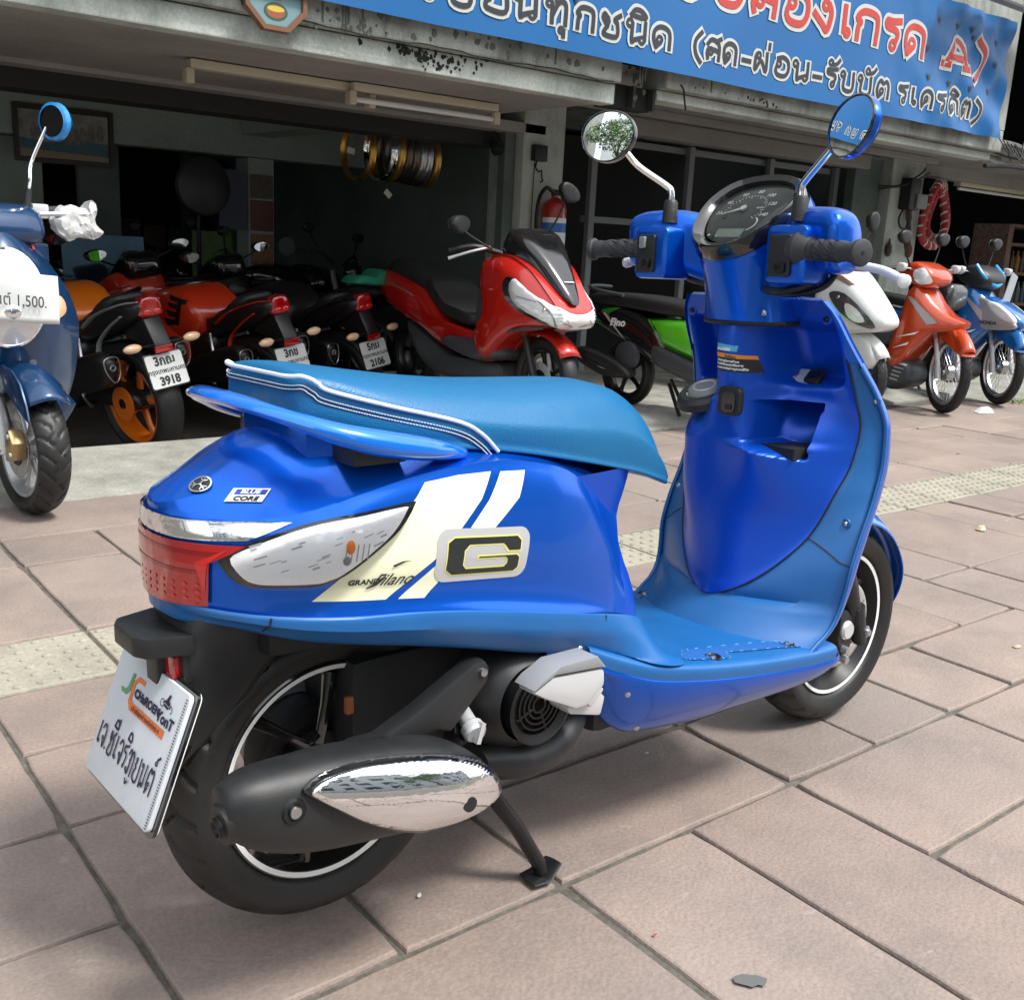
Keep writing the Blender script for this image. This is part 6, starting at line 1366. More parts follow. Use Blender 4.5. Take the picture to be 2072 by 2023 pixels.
tag(obj('cloth_bundle', *pillow(star([(-.16, .0), (-.10, .05), (.0, .04), (.06, .09), (.14, .06), (.18, .0), (.05, -.015), (-.08, -.01)], 3), .10, 'y'), pm('green cloth', (.015, .22, .13), .8, noise=(12, .6, (.01, .13, .08)), bump=(18, .8))), 'crumpled green cloth lying on the seat behind the red maxi scooter', 'cloth').matrix_world = T(3.50, 5.9, .715) @ RZ(.1)
# a paler clock and dark bikes further in
def dark_bike(label, x, y, head, rounded=0):
    t = bike('dark_motorcycle', label, x, y, -.2, head, 'black motorcycles deep in the shop', -.1)
    wheel(t, T(0, 0, .30), .30, .12, .22, 5, SPB, n=48); wheel(t, T(1.35, 0, .30), .30, .1, .22, 5, SPB, n=48)
    pw('fuel_tank', [(.55, .72), (.62, .90), (.85, .96), (1.05, .90), (1.08, .76), (.8, .70)], .16, BLKG, t)
    pw('seat', [(-.20, .80), (.0, .86), (.35, .76), (.58, .76), (.55, .68), (.0, .72)], .13, SEATB, t)
    pw('engine', [(.42, .22), (.42, .62), (1.0, .66), (1.02, .24)], .17, DARK, t)
    pw('tail_cowl', [(-.38, .80), (-.2, .84), (.1, .76), (.2, .62), (-.1, .64)], .09, BLKG, t)
    for s in (-1, 1):
        obj('handlebar', *tube(cr([(1.12, s*.06, .98), (1.08, s*.22, 1.06), (1.0, s*.36, 1.04)], 4), .013, 8), BLKR, t)
        obj('lever', *tube([(1.10, s*.22, 1.08), (1.10, s*.37, 1.05)], .007, 6), CHROME, t)
        mirror(t, (1.10, s*.20, 1.05), (1.04, s*.30, 1.22), r=(.06, .04))
        obj('fork_leg', *tube([(1.35, s*.09, .30), (1.14, s*.09, .92)], .022, 8), STEEL, t)
    obj('headlight', *ball((1.28, 0, .92), (.07, .09, .09)), CHROME if rounded else BLKG, t)
    return t
dark_bike('black motorcycle in the dark right behind the orange sport bike', 2.75, 7.5, radians(115), 1)
dark_bike('black motorcycle in the dark between the inner pillar and the green cloth', 4.35, 7.3, radians(125), 1)
dark_bike('black motorcycle in the dark in front of the wall clock', 3.75, 8.6, radians(-70))
# ------------------------------------------------------------------ red maxi scooter
t = bike('maxi_scooter', 'large red scooter with black seat, smoked screen and wide twin headlight', 3.74, 5.66, .05, radians(-91), None, .0)
wheel(t, T(0, 0, .245), .245, .12, .175, 5, BLKR, n=64); wheel(t, T(1.315, 0, .24), .24, .10, .175, 5, BLKR, n=80, disc_side=-1)
pw('side_panel', [(-.28, .66), (-.22, .76), (.0, .74), (.30, .66), (.55, .50), (.95, .44), (.98, .34), (.60, .32), (.30, .42), (.0, .50), (-.20, .58)], .185, REDP, t, n=4, e=.6)
pw('lower_panel', [(.05, .45), (.30, .40), (.62, .30), (1.02, .30), (1.05, .20), (.60, .16), (.25, .22)], .17, GRAP, t, e=.7)
pw('passenger_seat', [(-.20, .74), (-.15, .82), (.0, .82), (.24, .74), (.36, .70), (.30, .64), (.0, .72)], .15, SEATB, t)
pw('rider_seat', [(.26, .70), (.34, .735), (.48, .62), (.66, .57), (.82, .55), (.80, .48), (.55, .50), (.36, .60)], .165, SEATB, t)
pw('footboard', [(.55, .36), (.60, .42), (1.05, .42), (1.10, .34), (.9, .30)], .22, GRAP, t)
pw('front_body', [(.88, .43), (.96, .58), (.93, .80), (.97, .87), (1.14, .90), (1.30, .84), (1.44, .72), (1.53, .62), (1.50, .545), (1.28, .50), (1.12, .40), (1.02, .31), (.92, .33)], .25, REDP, t, n=4, e=.74, taper=lambda u, v: min(1, .64+1.05*max(0, 1.53-u)))
pw('inner_shield', [(.82, .48), (.88, .78), (1.0, .86), (1.08, .74), (.96, .46)], .17, GRAP, t)
NB = bvh_of(t.children[-2]) if False else None
fbx = bvh_of([c for c in COL.objects if c.parent is t and c.name.startswith('front_body')][0])
frx = lambda u, v: ((2.2, u, v), (-1, 0, 0))
HLP = [(.0, .578), (.06, .582), (.13, .605), (.185, .665), (.212, .74), (.214, .835), (.200, .868), (.178, .80), (.135, .728), (.085, .690), (.04, .672), (.0, .668)]
HLP = [(u*1.08, .535+(v-.578)*.83) for u, v in HLP]
HLP = HLP+[(-u, v) for u, v in HLP[-2:0:-1]]
hb = decal('headlight', flat2d([star(HLP, 2)]), fbx, HLG, t, frx, off=.014, L=.02, bulge=.012, solid=.01)
decal('headlight_trim', flat2d([star([(u*1.05, .63+(v-.63)*1.09-.003) for u, v in HLP], 2)]), fbx, BLKG, t, frx, off=.004, L=.02)
for s in (-1, 1):
    for (u, v, r) in ((.078, .580, .024), (.160, .628, .020)):
        k = fbx.ray_cast(Vector((2.2, s*u, v)), Vector((-1, 0, 0)))[0]
        obj('headlight_bulb', *ball((k.x+.010, k.y, k.z), (.016, r, r)), CHROME, hb)
    decal('lamp_divider', flat2d([[(s*.118, .553), (s*.126, .556), (s*.178, .673), (s*.170, .671)], [(s*.02, .553), (s*.11, .571), (s*.11, .575), (s*.02, .557)], [(s*.178, .66), (s*.220, .686), (s*.220, .691), (s*.178, .667)]]), fbx, GREY, hb, frx, off=.0275, L=.02)
for s in (-1, 1):
    obj('fork_leg', *tube([(1.32, s*.085, .24), (1.20, s*.085, .52)], .022, 10), BLKP, t)
    obj('handlebar', *tube(cr([(.96, s*.08, .90), (.92, s*.24, .93), (.86, s*.37, .90)], 4), .017, 8), BLKR, t)
    obj('lever', *tube(cr([(.97, s*.17, .93), (.95, s*.29, .90), (.88, s*.38, .86)], 4), [.008]*7+[.009, .011], 8), SILP, t)
    obj('fairing_edge', *tube(cr([(1.04, s*.20, .42), (1.14, s*.21, .48), (1.31, s*.20, .51), (1.45, s*.15, .535)], 5), .008, 6), GRAP, t)
mirror(t, (.98, -.16, .92), (.93, -.36, 1.04), r=(.10, .05), yaw=.5)
mirror(t, (.98, .16, .93), (1.0, .34, 1.25), r=(.075, .05), tilt=-.5)
pw('windscreen', [(1.07, .89), (1.09, 1.02), (1.17, 1.03), (1.31, .93), (1.46, .76), (1.525, .66), (1.44, .71), (1.26, .85)], .20, BLKG, t, n=3, taper=lambda u, v: min(1, .20+1.75*max(0, 1.525-u)))
obj('front_badge', *xf(box((-.004, -.035, -.008), (.003, .035, .008)), T(1.455, -.0, .768) @ RY(.75)), CHROME, t)
rows = []
for i in range(15):
    a = radians(160-125*i/14); rows.append([(1.315+(.275-.03*q*q)*cos(a), .075*q, .24+(.275-.03*q*q)*sin(a)) for q in [-1+.25*j for j in range(9)]])
obj('front_mudguard', *grid(rows), REDP, t, solid=.004)
# ------------------------------------------------------------------ small scooters facing the street
def small(name, label, x, y, z, wb=1.26, head=-90, lean=0.):
    t = bike(name, label, x, y, z, radians(head), None, lean); return t
t = small('green_scooter', 'black and lime green scooter between the red maxi scooter and the blue scooter', 4.78, 4.78, .03, head=-88)
wheel(t, T(0, 0, .215), .215, .09, .165, 5, BLKR, n=64); wheel(t, T(1.24, 0, .215), .215, .085, .165, 5, BLKR, n=64)
body_g = pw('rear_body', [(-.30, .56), (-.24, .64), (-.02, .64), (.20, .60), (.36, .52), (.46, .40), (.52, .30), (.40, .28), (.14, .40), (-.10, .48)], .165, BLKG, t, n=4, e=.5)
pw('seat', [(-.30, .65), (-.24, .70), (.1, .71), (.45, .69), (.66, .66), (.60, .60), (.1, .62), (-.2, .63)], .15, SEATB, t)
pw('front_panel', [(.27, .575), (.42, .59), (.62, .60), (.72, .36), (.60, .385), (.38, .435), (.34, .50)], .172, GRNP, t, n=1, e=.9)
pw('lower_body', [(.28, .44), (.40, .425), (.70, .345), (.86, .27), (.75, .21), (.5, .26), (.30, .33)], .175, GRAP, t, n=3, e=.7)
pw('leg_shield', [(.95, .36), (.97, .70), (1.04, .84), (1.10, .82), (1.14, .6), (1.06, .34)], .19, GRNP, t)
gb = bvh_of(body_g)
rv = lambda u, v: ((u, -.6, v), (0, 1, 0))
decal('body_lettering', txt('Fino', -.03, .512, .062, .003, .2, 1.2, .02), gb, WHT, t, rv, off=.004, L=.03)
decal('body_graphic', flat2d([star([(-.12, .60), (.02, .625), (.0, .605), (-.05, .58), (-.03, .555), (-.09, .575)], 2)]), gb, pm('dark green graphic', (.03, .16, .02), .3), t, rv, off=.003, L=.04)
decal('body_pinstripe', flat2d([[(-.10, .580), (-.02, .52), (.10, .43), (.105, .436), (-.01, .53), (-.085, .588)]]), gb, SILV, t, rv, off=.0035, L=.04)
decal('body_graphic', flat2d([[(-.22, .57), (-.12, .535), (-.10, .515), (-.20, .54)]]), gb, MATS['dark green graphic'], t, rv, off=.003, L=.04)
obj('fan_cover', *lathe([(.0, -.2), (.05, -.2), (.085, -.19), (.09, -.15)], 28), GRAP, t).location = (.14, 0, .34)
pw('exhaust', [(-.25, .28), (-.22, .36), (.10, .30), (.22, .22), (.0, .20)], .05, DARK, t, c=-.20)
obj('heat_shield', *tube([(-.16, -.262, .30), (-.02, -.262, .27), (.06, -.258, .25)], [(.004, .02), (.005, .035), (.004, .02)], 10, up=(0, 1, 0)), CHROME, t)
obj('grab_rail', *tube(cr([(.05, -.15, .70), (-.18, -.16, .72), (-.30, -.10, .735), (-.32, 0, .74), (-.30, .10, .735)], 4), .012, 8), GRAP, t)
obj('stand_leg', *tube([(.44, -.10, .20), (.56, -.12, .02)], .012, 8), BLKR, t); obj('stand_leg', *tube([(.28, .10, .20), (.40, .12, .01)], .012, 8), BLKR, t)
pw('handlebar_cowl', [(.96, .84), (.98, .92), (1.06, .94), (1.14, .88), (1.08, .82)], .14, BLKG, t)
for s in (-1, 1):
    obj('grip', *tube([(1.0, s*.14, .89), (.95, s*.33, .88)], .017, 8), GRIP, t); obj('lever', *tube([(1.05, s*.18, .88), (1.04, s*.34, .87)], .007, 6), WHT, t); obj('turn_signal', *ball((1.14, s*.13, .84), (.03, .03, .02)), AMB, t)
obj('fork_leg', *tube([(1.24, .08, .215), (1.0, .08, .7)], .02, 8), BLKR, t)
# white scooter, mostly hidden by the leg shield of the blue one
t = small('white_scooter', 'white scooter with dark headlight band peeping out behind the blue leg shield', 6.06, 5.17, .01, head=-94)
wheel(t, T(0, 0, .27), .27, .08, .215, 5, BLKR, n=64); wheel(t, T(1.24, 0, .27), .27, .085, .215, 5, BLKR, n=96, tread=tread_slash(40))
pw('front_body', [(.98, .52), (1.0, .84), (1.08, .98), (1.22, .92), (1.42, .74), (1.50, .64), (1.44, .58), (1.24, .54), (1.10, .44)], .20, WHP, t, n=4, e=.62, taper=lambda u, v: min(1, .55+1.0*max(0, 1.5-u)))
fb_ = bvh_of(t.children[-1]) if t.children else None
fbo = [c for c in COL.objects if c.parent is t and c.name.startswith('front_body')][0]; fb_ = bvh_of(fbo)
for s in (-1, 1):
    rv2 = lambda u, v, s=s: ((u, s*.6, v), (0, -s, 0))
    h = decal('headlight', flat2d([star([(1.14, .80), (1.24, .80), (1.38, .70), (1.455, .615), (1.40, .60), (1.26, .66), (1.17, .74)], 3)]), fb_, HLD, t, rv2, off=.006, L=.03, bulge=.01)
    decal('headlight_lens', flat2d([star([(1.26, .74), (1.34, .71), (1.40, .64), (1.34, .63), (1.28, .67)], 3)]), fb_, HLG, h, rv2, off=.018, L=.03, bulge=.008)
    obj('headlight_bulb', *ball((1.20, s*.165, .775), (.025, .02, .02)), CHROME, h)
    decal('nose_grille', flat2d([[(1.10, .935), (1.20, .905), (1.28, .855), (1.25, .85), (1.17, .885), (1.10, .90)]]), fb_, pm('copper grille', (.22, .10, .06), .5, noise=(200, .9, (.02, .01, .01))) if s < 0 else MATS['copper grille'], t, rv2, off=.004, L=.03)
    obj('grip', *tube([(1.0, s*.12, 1.04), (.94, s*.33, 1.02)], .017, 8), GRIP, t); obj('fork_leg', *tube([(1.24, s*.08, .27), (1.10, s*.08, .6)], .022, 8), GREY, t)
rows = []
for i in range(15):
    a = radians(150-120*i/14); rows.append([(1.24+(.31-.04*q*q)*cos(a), .06*q, .27+(.31-.04*q*q)*sin(a)) for q in [-1+.25*j for j in range(9)]])
obj('front_mudguard', *grid(rows), WHP, t, solid=.004)
pw('mudguard_side', [(1.15, .46), (1.22, .56), (1.38, .52), (1.46, .40), (1.40, .34), (1.28, .36)], .075, WHP, t)
pw('handlebar_cowl', [(.98, 1.0), (1.02, 1.06), (1.14, 1.02), (1.20, .94), (1.08, .92)], .13, BLKG, t); pw('seat', [(-.2, .76), (.2, .76), (.6, .72), (.55, .64), (-.15, .68)], .14, SEATB, t)
pw('rear_body', [(-.25, .66), (.2, .66), (.55, .60), (.6, .4), (.1, .42)], .16, WHP, t); pw('floor', [(.5, .40), (1.05, .40), (1.05, .28), (.5, .28)], .17, GRAP, t)
mirror(t, (1.05, .16, 1.05), (1.02, .30, 1.26), r=(.05, .065))
# ------------------------------------------------------------------ underbone motorcycles at the right
def underbone(name, label, x, y, z, head, paint, trim2, wires, lamp, cover=None):
    t = bike(name, label, x, y, z, radians(head), None)
    wheel(t, T(0, 0, .285), .285, .075, .225, 0, STEEL, n=96, wires=36, drum=.055)
    SM = T(1.24, 0, .285) @ RZ(radians(-33)) @ T(-1.24, 0, -.285)
    fw = wheel(t, SM @ T(1.24, 0, .285), .285, .072, .228, 0, STEEL, n=120, wires=36, drum=.055, tread=tread_slash(44))
    pw('leg_shield', [(.80, .36), (.87, .62), (.92, .84), (.99, .88), (1.10, .76), (1.23, .67), (1.34, .635), (1.28, .57), (1.14, .55), (1.02, .43), (.93, .29), (.85, .26)], .165, paint, t, n=2, e=.55, taper=lambda u, v: min(1, .40+1.5*max(0, 1.34-u)))
    lsb = bvh_of([c for c in COL.objects if c.parent is t and c.name.startswith('leg_shield')][0])
    pw('lower_cowl', [(.74, .40), (.92, .36), (1.02, .30), (1.02, .18), (.86, .12), (.68, .22)], .14, GRAP, t, n=3, e=.6)
    lcb = bvh_of([c for c in COL.objects if c.parent is t and c.name.startswith('lower_cowl')][0])
    for s in (-1, 1):
        rv2 = lambda u, v, s=s: ((u, s*.6, v), (0, -s, 0))
        decal('cowl_slot', flat2d([[(.91-.008*k, .325-.028*k), (.99-.012*k, .315-.028*k), (.99-.012*k, .303-.028*k), (.91-.008*k, .311-.028*k)] for k in range(5)]), lcb, SILP, t, rv2, off=.003, L=.04)
        decal('shield_graphic', flat2d([[(.94, .79), (.975, .785), (1.17, .62), (1.10, .605)]]), lsb, SILP, t, rv2, off=.004, L=.03)
        decal('shield_graphic', flat2d([[(.90, .50), (1.06, .555), (1.03, .53)], [(.88, .42), (1.0, .475), (.99, .455)]]), lsb, WHT, t, rv2, off=.004, L=.03)
        obj('fork_leg', *xf(tube([(1.25, s*.075, .25), (1.19, s*.075, .40), (1.10, s*.07, .60)], [.02, .018, .016], 10), SM), ALU, t)
        obj('fork_boot', *xf(tube([(1.255, s*.078, .235), (1.23, s*.077, .31)], .024, 10), SM), ALU, t)
        obj('handlebar', *tube(cr([(.92, s*.06, .95), (.91, s*.2, .98), (.83, s*.34, .97)], 4), .013, 8), BLKR, t)
        obj('lever', *tube(cr([(.95, s*.15, .97), (.99, s*.26, .98), (.97, s*.36, .98)], 4), .007, 6), STEEL, t)
        pw('lever_wrap', [(-.03, -.02), (-.02, .025), (.01, .03), (.035, .02), (.03, -.015), (.0, -.03)], .025, pm('clear wrap', (.55, .56, .56), .3) if 'clear wrap' not in MATS else MATS['clear wrap'], t, M=T(.98, s*.34, .985))
        mirror(t, (.92, s*.14, .99), (.90, s*.24, 1.19), r=(.066, .046), m=BLKP, face=GREY)
    pw('headlight_cowl', [(.82, .93), (.86, 1.0), (.96, 1.03), (1.08, .97), (1.10, .89), (1.0, .85)], .15, lamp, t, n=3, e=.5)
    hcb = bvh_of([c for c in COL.objects if c.parent is t and c.name.startswith('headlight_cowl')][0])
    if cover is None:
        for s in (-1, 1):
            decal('headlight', flat2d([star([(.96, .955), (1.03, .985), (1.09, .92), (1.08, .885), (1.0, .885)], 3)]), hcb, HLG, t, lambda u, v, s=s: ((u, s*.6, v), (0, -s, 0)), off=.006, L=.03, bulge=.012)
    rows = []
    for i in range(19):
        a = radians(150-118*i/18); rows.append([(1.24+(.325-.045*q*q)*cos(a), .058*q, .285+(.325-.045*q*q)*sin(a)) for q in [-1+.25*j for j in range(9)]])
    obj('front_mudguard', *xf(grid(rows), SM), paint, t, solid=.004)
    pw('mudguard_side', [(1.02, .50), (1.10, .58), (1.28, .60), (1.42, .52), (1.50, .42), (1.40, .44), (1.24, .51), (1.06, .44)], .062, paint, t, M=SM)
    pw('seat', [(-.28, .76), (-.1, .79), (.3, .76), (.62, .70), (.60, .65), (.2, .69), (-.2, .70)], .12, SEATB, t)
    pw('side_panel', [(-.36, .66), (-.1, .70), (.3, .66), (.62, .60), (.55, .44), (.2, .42), (-.1, .54)], .14, trim2, t)
    pw('engine', [(.40, .20), (.38, .42), (.80, .42), (.92, .30), (.78, .18)], .12, DARK, t)
    pw('frame_cover', [(.55, .62), (.85, .56), (1.0, .60), (.98, .48), (.75, .42), (.55, .48)], .10, GRAP, t)
    obj('exhaust', *tube(cr([(.75, -.10, .22), (.3, -.14, .20), (-.05, -.16, .26), (-.4, -.17, .34)], 5), [.016]*5+[.03]*5+[.042]*6, 10), CHROME, t)
    obj('stand_leg', *tube([(.40, -.08, .18), (.52, -.12, .01)], .011, 8), BLKR, t); obj('stand_leg', *tube([(.40, .08, .18), (.52, .12, .01)], .011, 8), BLKR, t)
    return t
underbone('orange_motorcycle', 'orange red step-through motorcycle with wire wheels and silver flash on its leg shield', 6.98, 5.05, .003, -91, ORR, BLU2, 1, ORR)
t = underbone('blue_motorcycle', 'blue and silver step-through motorcycle with black headlight cover, rightmost of the row', 7.90, 5.13, .003, -91, BLU2, BLU2, 1, BLKP, cover=1)
for s in (-1, 1):
    pw('front_fairing', [(.98, .72), (1.02, .80), (1.20, .74), (1.33, .64), (1.35, .58), (1.18, .56), (1.02, .58)], .02, SILP, t, c=s*.11, n=3)
    pw('headlight', [(1.10, .755), (1.18, .76), (1.32, .67), (1.34, .62), (1.22, .65)], .03, HLG, t, c=s*.105, n=3)
pw('front_nose', [(1.0, .62), (1.06, .80), (1.24, .74), (1.39, .62), (1.28, .56)], .10, BLU2, t)
obj('cover_band', *tube(cr([(.99, -.14, 1.03), (1.07, -.135, .94), (1.095, 0, .88), (1.07, .135, .94), (.99, .14, 1.03)], 6), .014, 8), pm('light blue band', (.02, .30, .62), .3), t)
obj('side_text', *xf(place(txt('HONDA', 0, 0, .035, .001), lambda u, v: (u, 0, v)), T(1.08, -.134, .60)), BLKR, t, smooth=False)
tag(pw('bag', [(-.14, -.10), (-.15, .06), (-.05, .09), (.10, .08), (.16, .05), (.14, -.07), (.0, -.11)], .06, pm('black plastic bag', (.02, .022, .026), .22, 0, .6, bump=(14, 1.)), None, n=2), 'black glossy plastic bag hung between the orange and blue motorcycles', 'bag').matrix_world = T(7.42, 4.12, .80) @ RZ(.1)
tag(obj('plastic_sleeve', *xf(prism([(-.06, -.12), (.05, -.11), (.07, .12), (-.03, .13)], -.003, .003), RY(.25)), pm('cloudy plastic sleeve', (.30, .33, .36), .3)), 'grey plastic sleeve hanging from the handlebar of the blue motorcycle', 'plastic sleeve').location = (8.06, 4.02, .86)
for k in range(4):
    t = tag(obj('stacked_tyre', *xf(tyre_mesh(.27, .10, .2, 48), T(0, 0, .27))), None, 0) if False else obj('spare_tyre', *xf(tyre_mesh(.26, .09, .2, 48), T(0, 0, .26)), RUB)
    t.location = (7.75+.10*k, 5.35+.02*k, .03); t.rotation_euler = (0, 0, radians(80)); tag(t, 'black spare tyre standing in a row behind the orange motorcycle', 'tyre', 'spare tyres standing in a row')
tag(obj('blue_strap', *tube([(7.02, 4.55, .50), (7.32, 4.50, .06)], .018, 8), pm('blue strap', (.01, .12, .42), .4)), 'blue strut slanting to the ground behind the orange motorcycle', 'strut')
# ------------------------------------------------------------------ dark blue scooter at the left edge
t = bike('dark_blue_scooter', 'dark blue scooter facing the street at the left edge with a paper price sign', .895, 5.02, .004, radians(-91), None)
FM2 = T(1.235, .045, .232) @ RZ(radians(8))
wheel(t, FM2, .232, .108, .168, 8, SILP, disc_side=-1, n=200, tread=tread_slash(24), sp_w=.010)
obj('fork_leg', *xf(tube([(.0, -.085, -.015), (-.03, -.085, .10), (-.09, -.083, .27)], [.026, .024, .023], 14), FM2), SILV, t)
obj('fork_leg', *xf(tube([(.0, .085, -.015), (-.09, .083, .27)], .022, 12), FM2), SILV, t)
obj('axle_nut', *xf(lathe([(0, -.12), (.010, -.12), (.014, -.11), (.014, -.09)], 14), FM2), STEEL, t)
cp = obj('brake_caliper', *xf(prism([(.05, -.03), (.10, -.02), (.115, .04), (.085, .085), (.05, .06)], -.105, -.055), FM2), GOLDC, t, bev=.008)
for q in ((.085, .06), (.10, -.0)): obj('caliper_bolt', *xf(disc((q[0], -.108, q[1]), .010, 10, 'y', .008), FM2), ALU, cp)
obj('brake_hose', *xf(tube(cr([(.08, -.09, .09), (.05, -.10, .18), (-.02, -.10, .22), (-.06, -.10, .32)], 5), .005, 6), FM2), BLKR, t)
rows = []
for i in range(25):
    a = radians(165-125*i/24); rows.append([(.27-.035*q*q)*cos(a) for q in (0,)] and [((.272-.04*q*q)*cos(a), .072*q, (.272-.04*q*q)*sin(a)+.02) for q in [-1+.2*j for j in range(11)]])
obj('front_mudguard', *xf(grid(rows), FM2), DBL, t, solid=.004)
obj('mudguard_flap', *xf(pillow(star([(-.16, .20), (.0, .29), (.14, .24), (.20, .12), (.14, .16), (-.02, .23), (-.14, .16)], 2),   .006, 'y', -.075), FM2), DBL, t)
ap = []
at = tabf([(.20, .14, 1.02), (.28, .20, 1.06), (.36, .235, 1.10), (.50, .262, 1.14), (.62, .265, 1.18), (.74, .235, 1.20), (.84, .180, 1.19), (.92, .120, 1.15), (.97, .06, 1.10)])
rows = []
for i in range(50):
    z = .20+.77*i/49; w, xf0 = at(z); rows.append([(xf0+.06-(.16 if z > .36 else .05)*abs(sin(a))**2.2-(.0 if z > .36 else .0), w*sin(a), z) for a in [-pi/2*1.0+pi*j/30 for j in range(31)]])
# wheel arch: leave the lower middle open
V, F = grid(rows); keep = []
for f in F:
    c = sum((Vector(V[i]) for i in f), Vector())/4
    if not (abs(c.y) < .165-.30*max(0, c.z-.34) and c.z < .46): keep.append(f)
apron = obj('front_apron', V, keep, DBL, t, solid=.006); AB = bvh_of(apron)
obj('arch_liner', *pillow(star([(-.14, .22), (-.13, .42), (0, .48), (.13, .42), (.14, .22)], 3), .03, 'x', 1.02), DARK, t)
fr_ = lambda u, v: ((1.8, u, v), (-1, 0, 0))
hl = decal('headlight', flat2d([star([(-.105, .70), (-.11, .78), (-.06, .87), (0, .895), (.06, .87), (.11, .78), (.105, .70), (.06, .61), (0, .585), (-.06, .61)], 4)]), AB, HLG, t, fr_, off=.012, L=.03, bulge=.03)
hp_ = [(.112*sin(a)*1.02, .74+.158*cos(a)) for a in [2*pi*i/40 for i in range(41)]]
obj('headlight_rim', *tube([AB.ray_cast(Vector((1.8, u, v)), Vector((-1, 0, 0)))[0]+Vector((.006, 0, 0)) for u, v in hp_], .010, 8), CHROME, hl)
obj('headlight_bulb', *ball((1.285, 0, .70), (.03, .04, .035)), CHROME, hl)
VF = [place(([(-.07+.012*k, .80+.02*sin(k)), (-.064+.012*k, .80+.02*sin(k)), (-.062+.012*k, .82), (-.068+.012*k, .82)], [(0, 1, 2, 3)]), lambda u, v: (1.279, u, v)) for k in range(12)]
obj('lamp_facets', *join(*VF), GREY, hl, smooth=False)['kind'] = 'stuff'
for s in (-1, 1):
    decal('turn_signal', flat2d([star([(s*.130, .70), (s*.165, .745), (s*.190, .73), (s*.193, .69), (s*.15, .668)], 3)]), AB, CLR if False else AMB, t, fr_, off=.008, L=.02, bulge=.012)
    obj('apron_bolt', *lathe([(0, .006), (.011, .005), (.013, 0)], 16, 'x'), STEEL, t).location = tuple(AB.ray_cast(Vector((1.8, s*.075, .52)), Vector((-1, 0, 0)))[0]+Vector((.001, 0, 0)))
    obj('inner_shield', *box((.98, s*.10-.09, .30), (1.04, s*.10+.09, .92)), DBL, t, bev=.02)
hm = T(1.08, 0, .965) @ RZ(radians(16))
pw('handlebar_cowl', [(-.10, -.05), (-.08, .06), (.02, .08), (.09, .03), (.08, -.05)], .15, DBL, t, M=hm)
for s in (-1, 1):
    obj('grip', *xf(tube([(-.02, s*.19, .06), (-.05, s*.33, .07)], [.017, .018], 12), hm), GRIP, t)
    obj('switch_box', *xf(box((-.05, s*.165-.03, .035), (.02, s*.165+.03, .085)), hm), SILV, t, bev=.008)
    obj('handlebar', *xf(tube([(.0, s*.05, .03), (-.01, s*.20, .055)], .016, 10), hm), BLKP, t)
    obj('lever', *xf(tube(cr([(.05, s*.14, .05), (.07, s*.22, .055), (.04, s*.31, .05)], 4), .008, 8), hm), SILV, t)
st = xf(([(.01, .12, .07), (.01, .135, .16), (.0, .15, .22), (.02, .20, .34)], []), hm)[0]
obj('mirror_stalk', *tube(cr(st, 5), .0065, 10), CHROME, t); obj('mirror_boot', *tube([st[0], Vector(st[0]).lerp(Vector(st[1]), .7)], [.013, .010], 10), BLKP, t)
mq = hm @ T(.05, .215, .36) @ RZ(radians(105))
obj('mirror_housing', *xf(lathe([(.0, .042), (.03, .040), (.052, .026), (.064, .006), (.062, -.012), (.052, -.016)], 32, 'x'), mq), pm('bright blue mirror', (.01, .24, .62), .22, .1, .8), t)
obj('mirror_glass', *xf(lathe([(0, -.012), (.054, -.012)], 28, 'x'), mq), BLKG, t)
bag = thing('plastic_wrap', 'white plastic bag wrapped round the brake lever of the dark blue scooter', 'plastic bag', mat=t.matrix_basis @ hm @ T(.045, .27, .025))
wr = [(-.085, .01), (-.05, .052), (.0, .058), (.05, .05), (.06, .075), (.085, .055), (.075, .01), (.10, -.03), (.06, -.05), (.02, -.045), (-.02, -.06), (-.07, -.03)]
V, F = pillow(star(wr, 4), .038, 'y', 0, prof=((1., None), (.93, .5), (.82, .8), (.66, .95), (.48, 1.), (.3, .95), (.14, 1.02), (.02, 1.)))
from mathutils import noise as MN
V = [tuple(Vector(v)+Vector(MN.noise_vector(Vector(v)*34))*.010+Vector(MN.noise_vector(Vector(v)*80))*.004) for v in V]
obj('wrap_film', *xf((V, F), RZ(pi/2)), pm('white translucent film', (.74, .75, .75), .28, trans=.35, bump=(40, .6)), bag, sharp=25)
tag(obj('red_cord', *tube(cr([(.965, 3.93, 1.02), (.975, 3.91, .98), (.985, 3.90, .93), (.99, 3.89, .90)], 4), .004, 6), pm('red cord', (.5, .03, .03), .6)), 'red cord hanging from the handlebar of the dark blue scooter', 'cord')
sg = thing('price_sign', 'handwritten white paper price sign taped over the headlight of the dark blue scooter', 'sign', mat=t.matrix_basis @ T(1.298, .015, .745))
obj('paper', *grid([[(.012*(1-(u/.13)**2)+.004*sin(30*v+9*u), u, v*(1+.03*sin(20*u))-.06*u) for u in [-.13+.026*j for j in range(11)]] for v in [-.078+.0195*i for i in range(9)]]), pm('sign paper', (.66, .69, .68), .7), sg, solid=.0008)
V, F = dense(*txt('การันต์ 1,500.', -.135, -.02, .052, .0004, 0, .78, -.03), .02)
obj('sign_writing', [(.0155+.012*(1-(u/.13)**2)-.012+.0125, u, v-.06*u) for u, v in V], F, pm('pen ink', (.05, .05, .06), .6), sg, smooth=False)
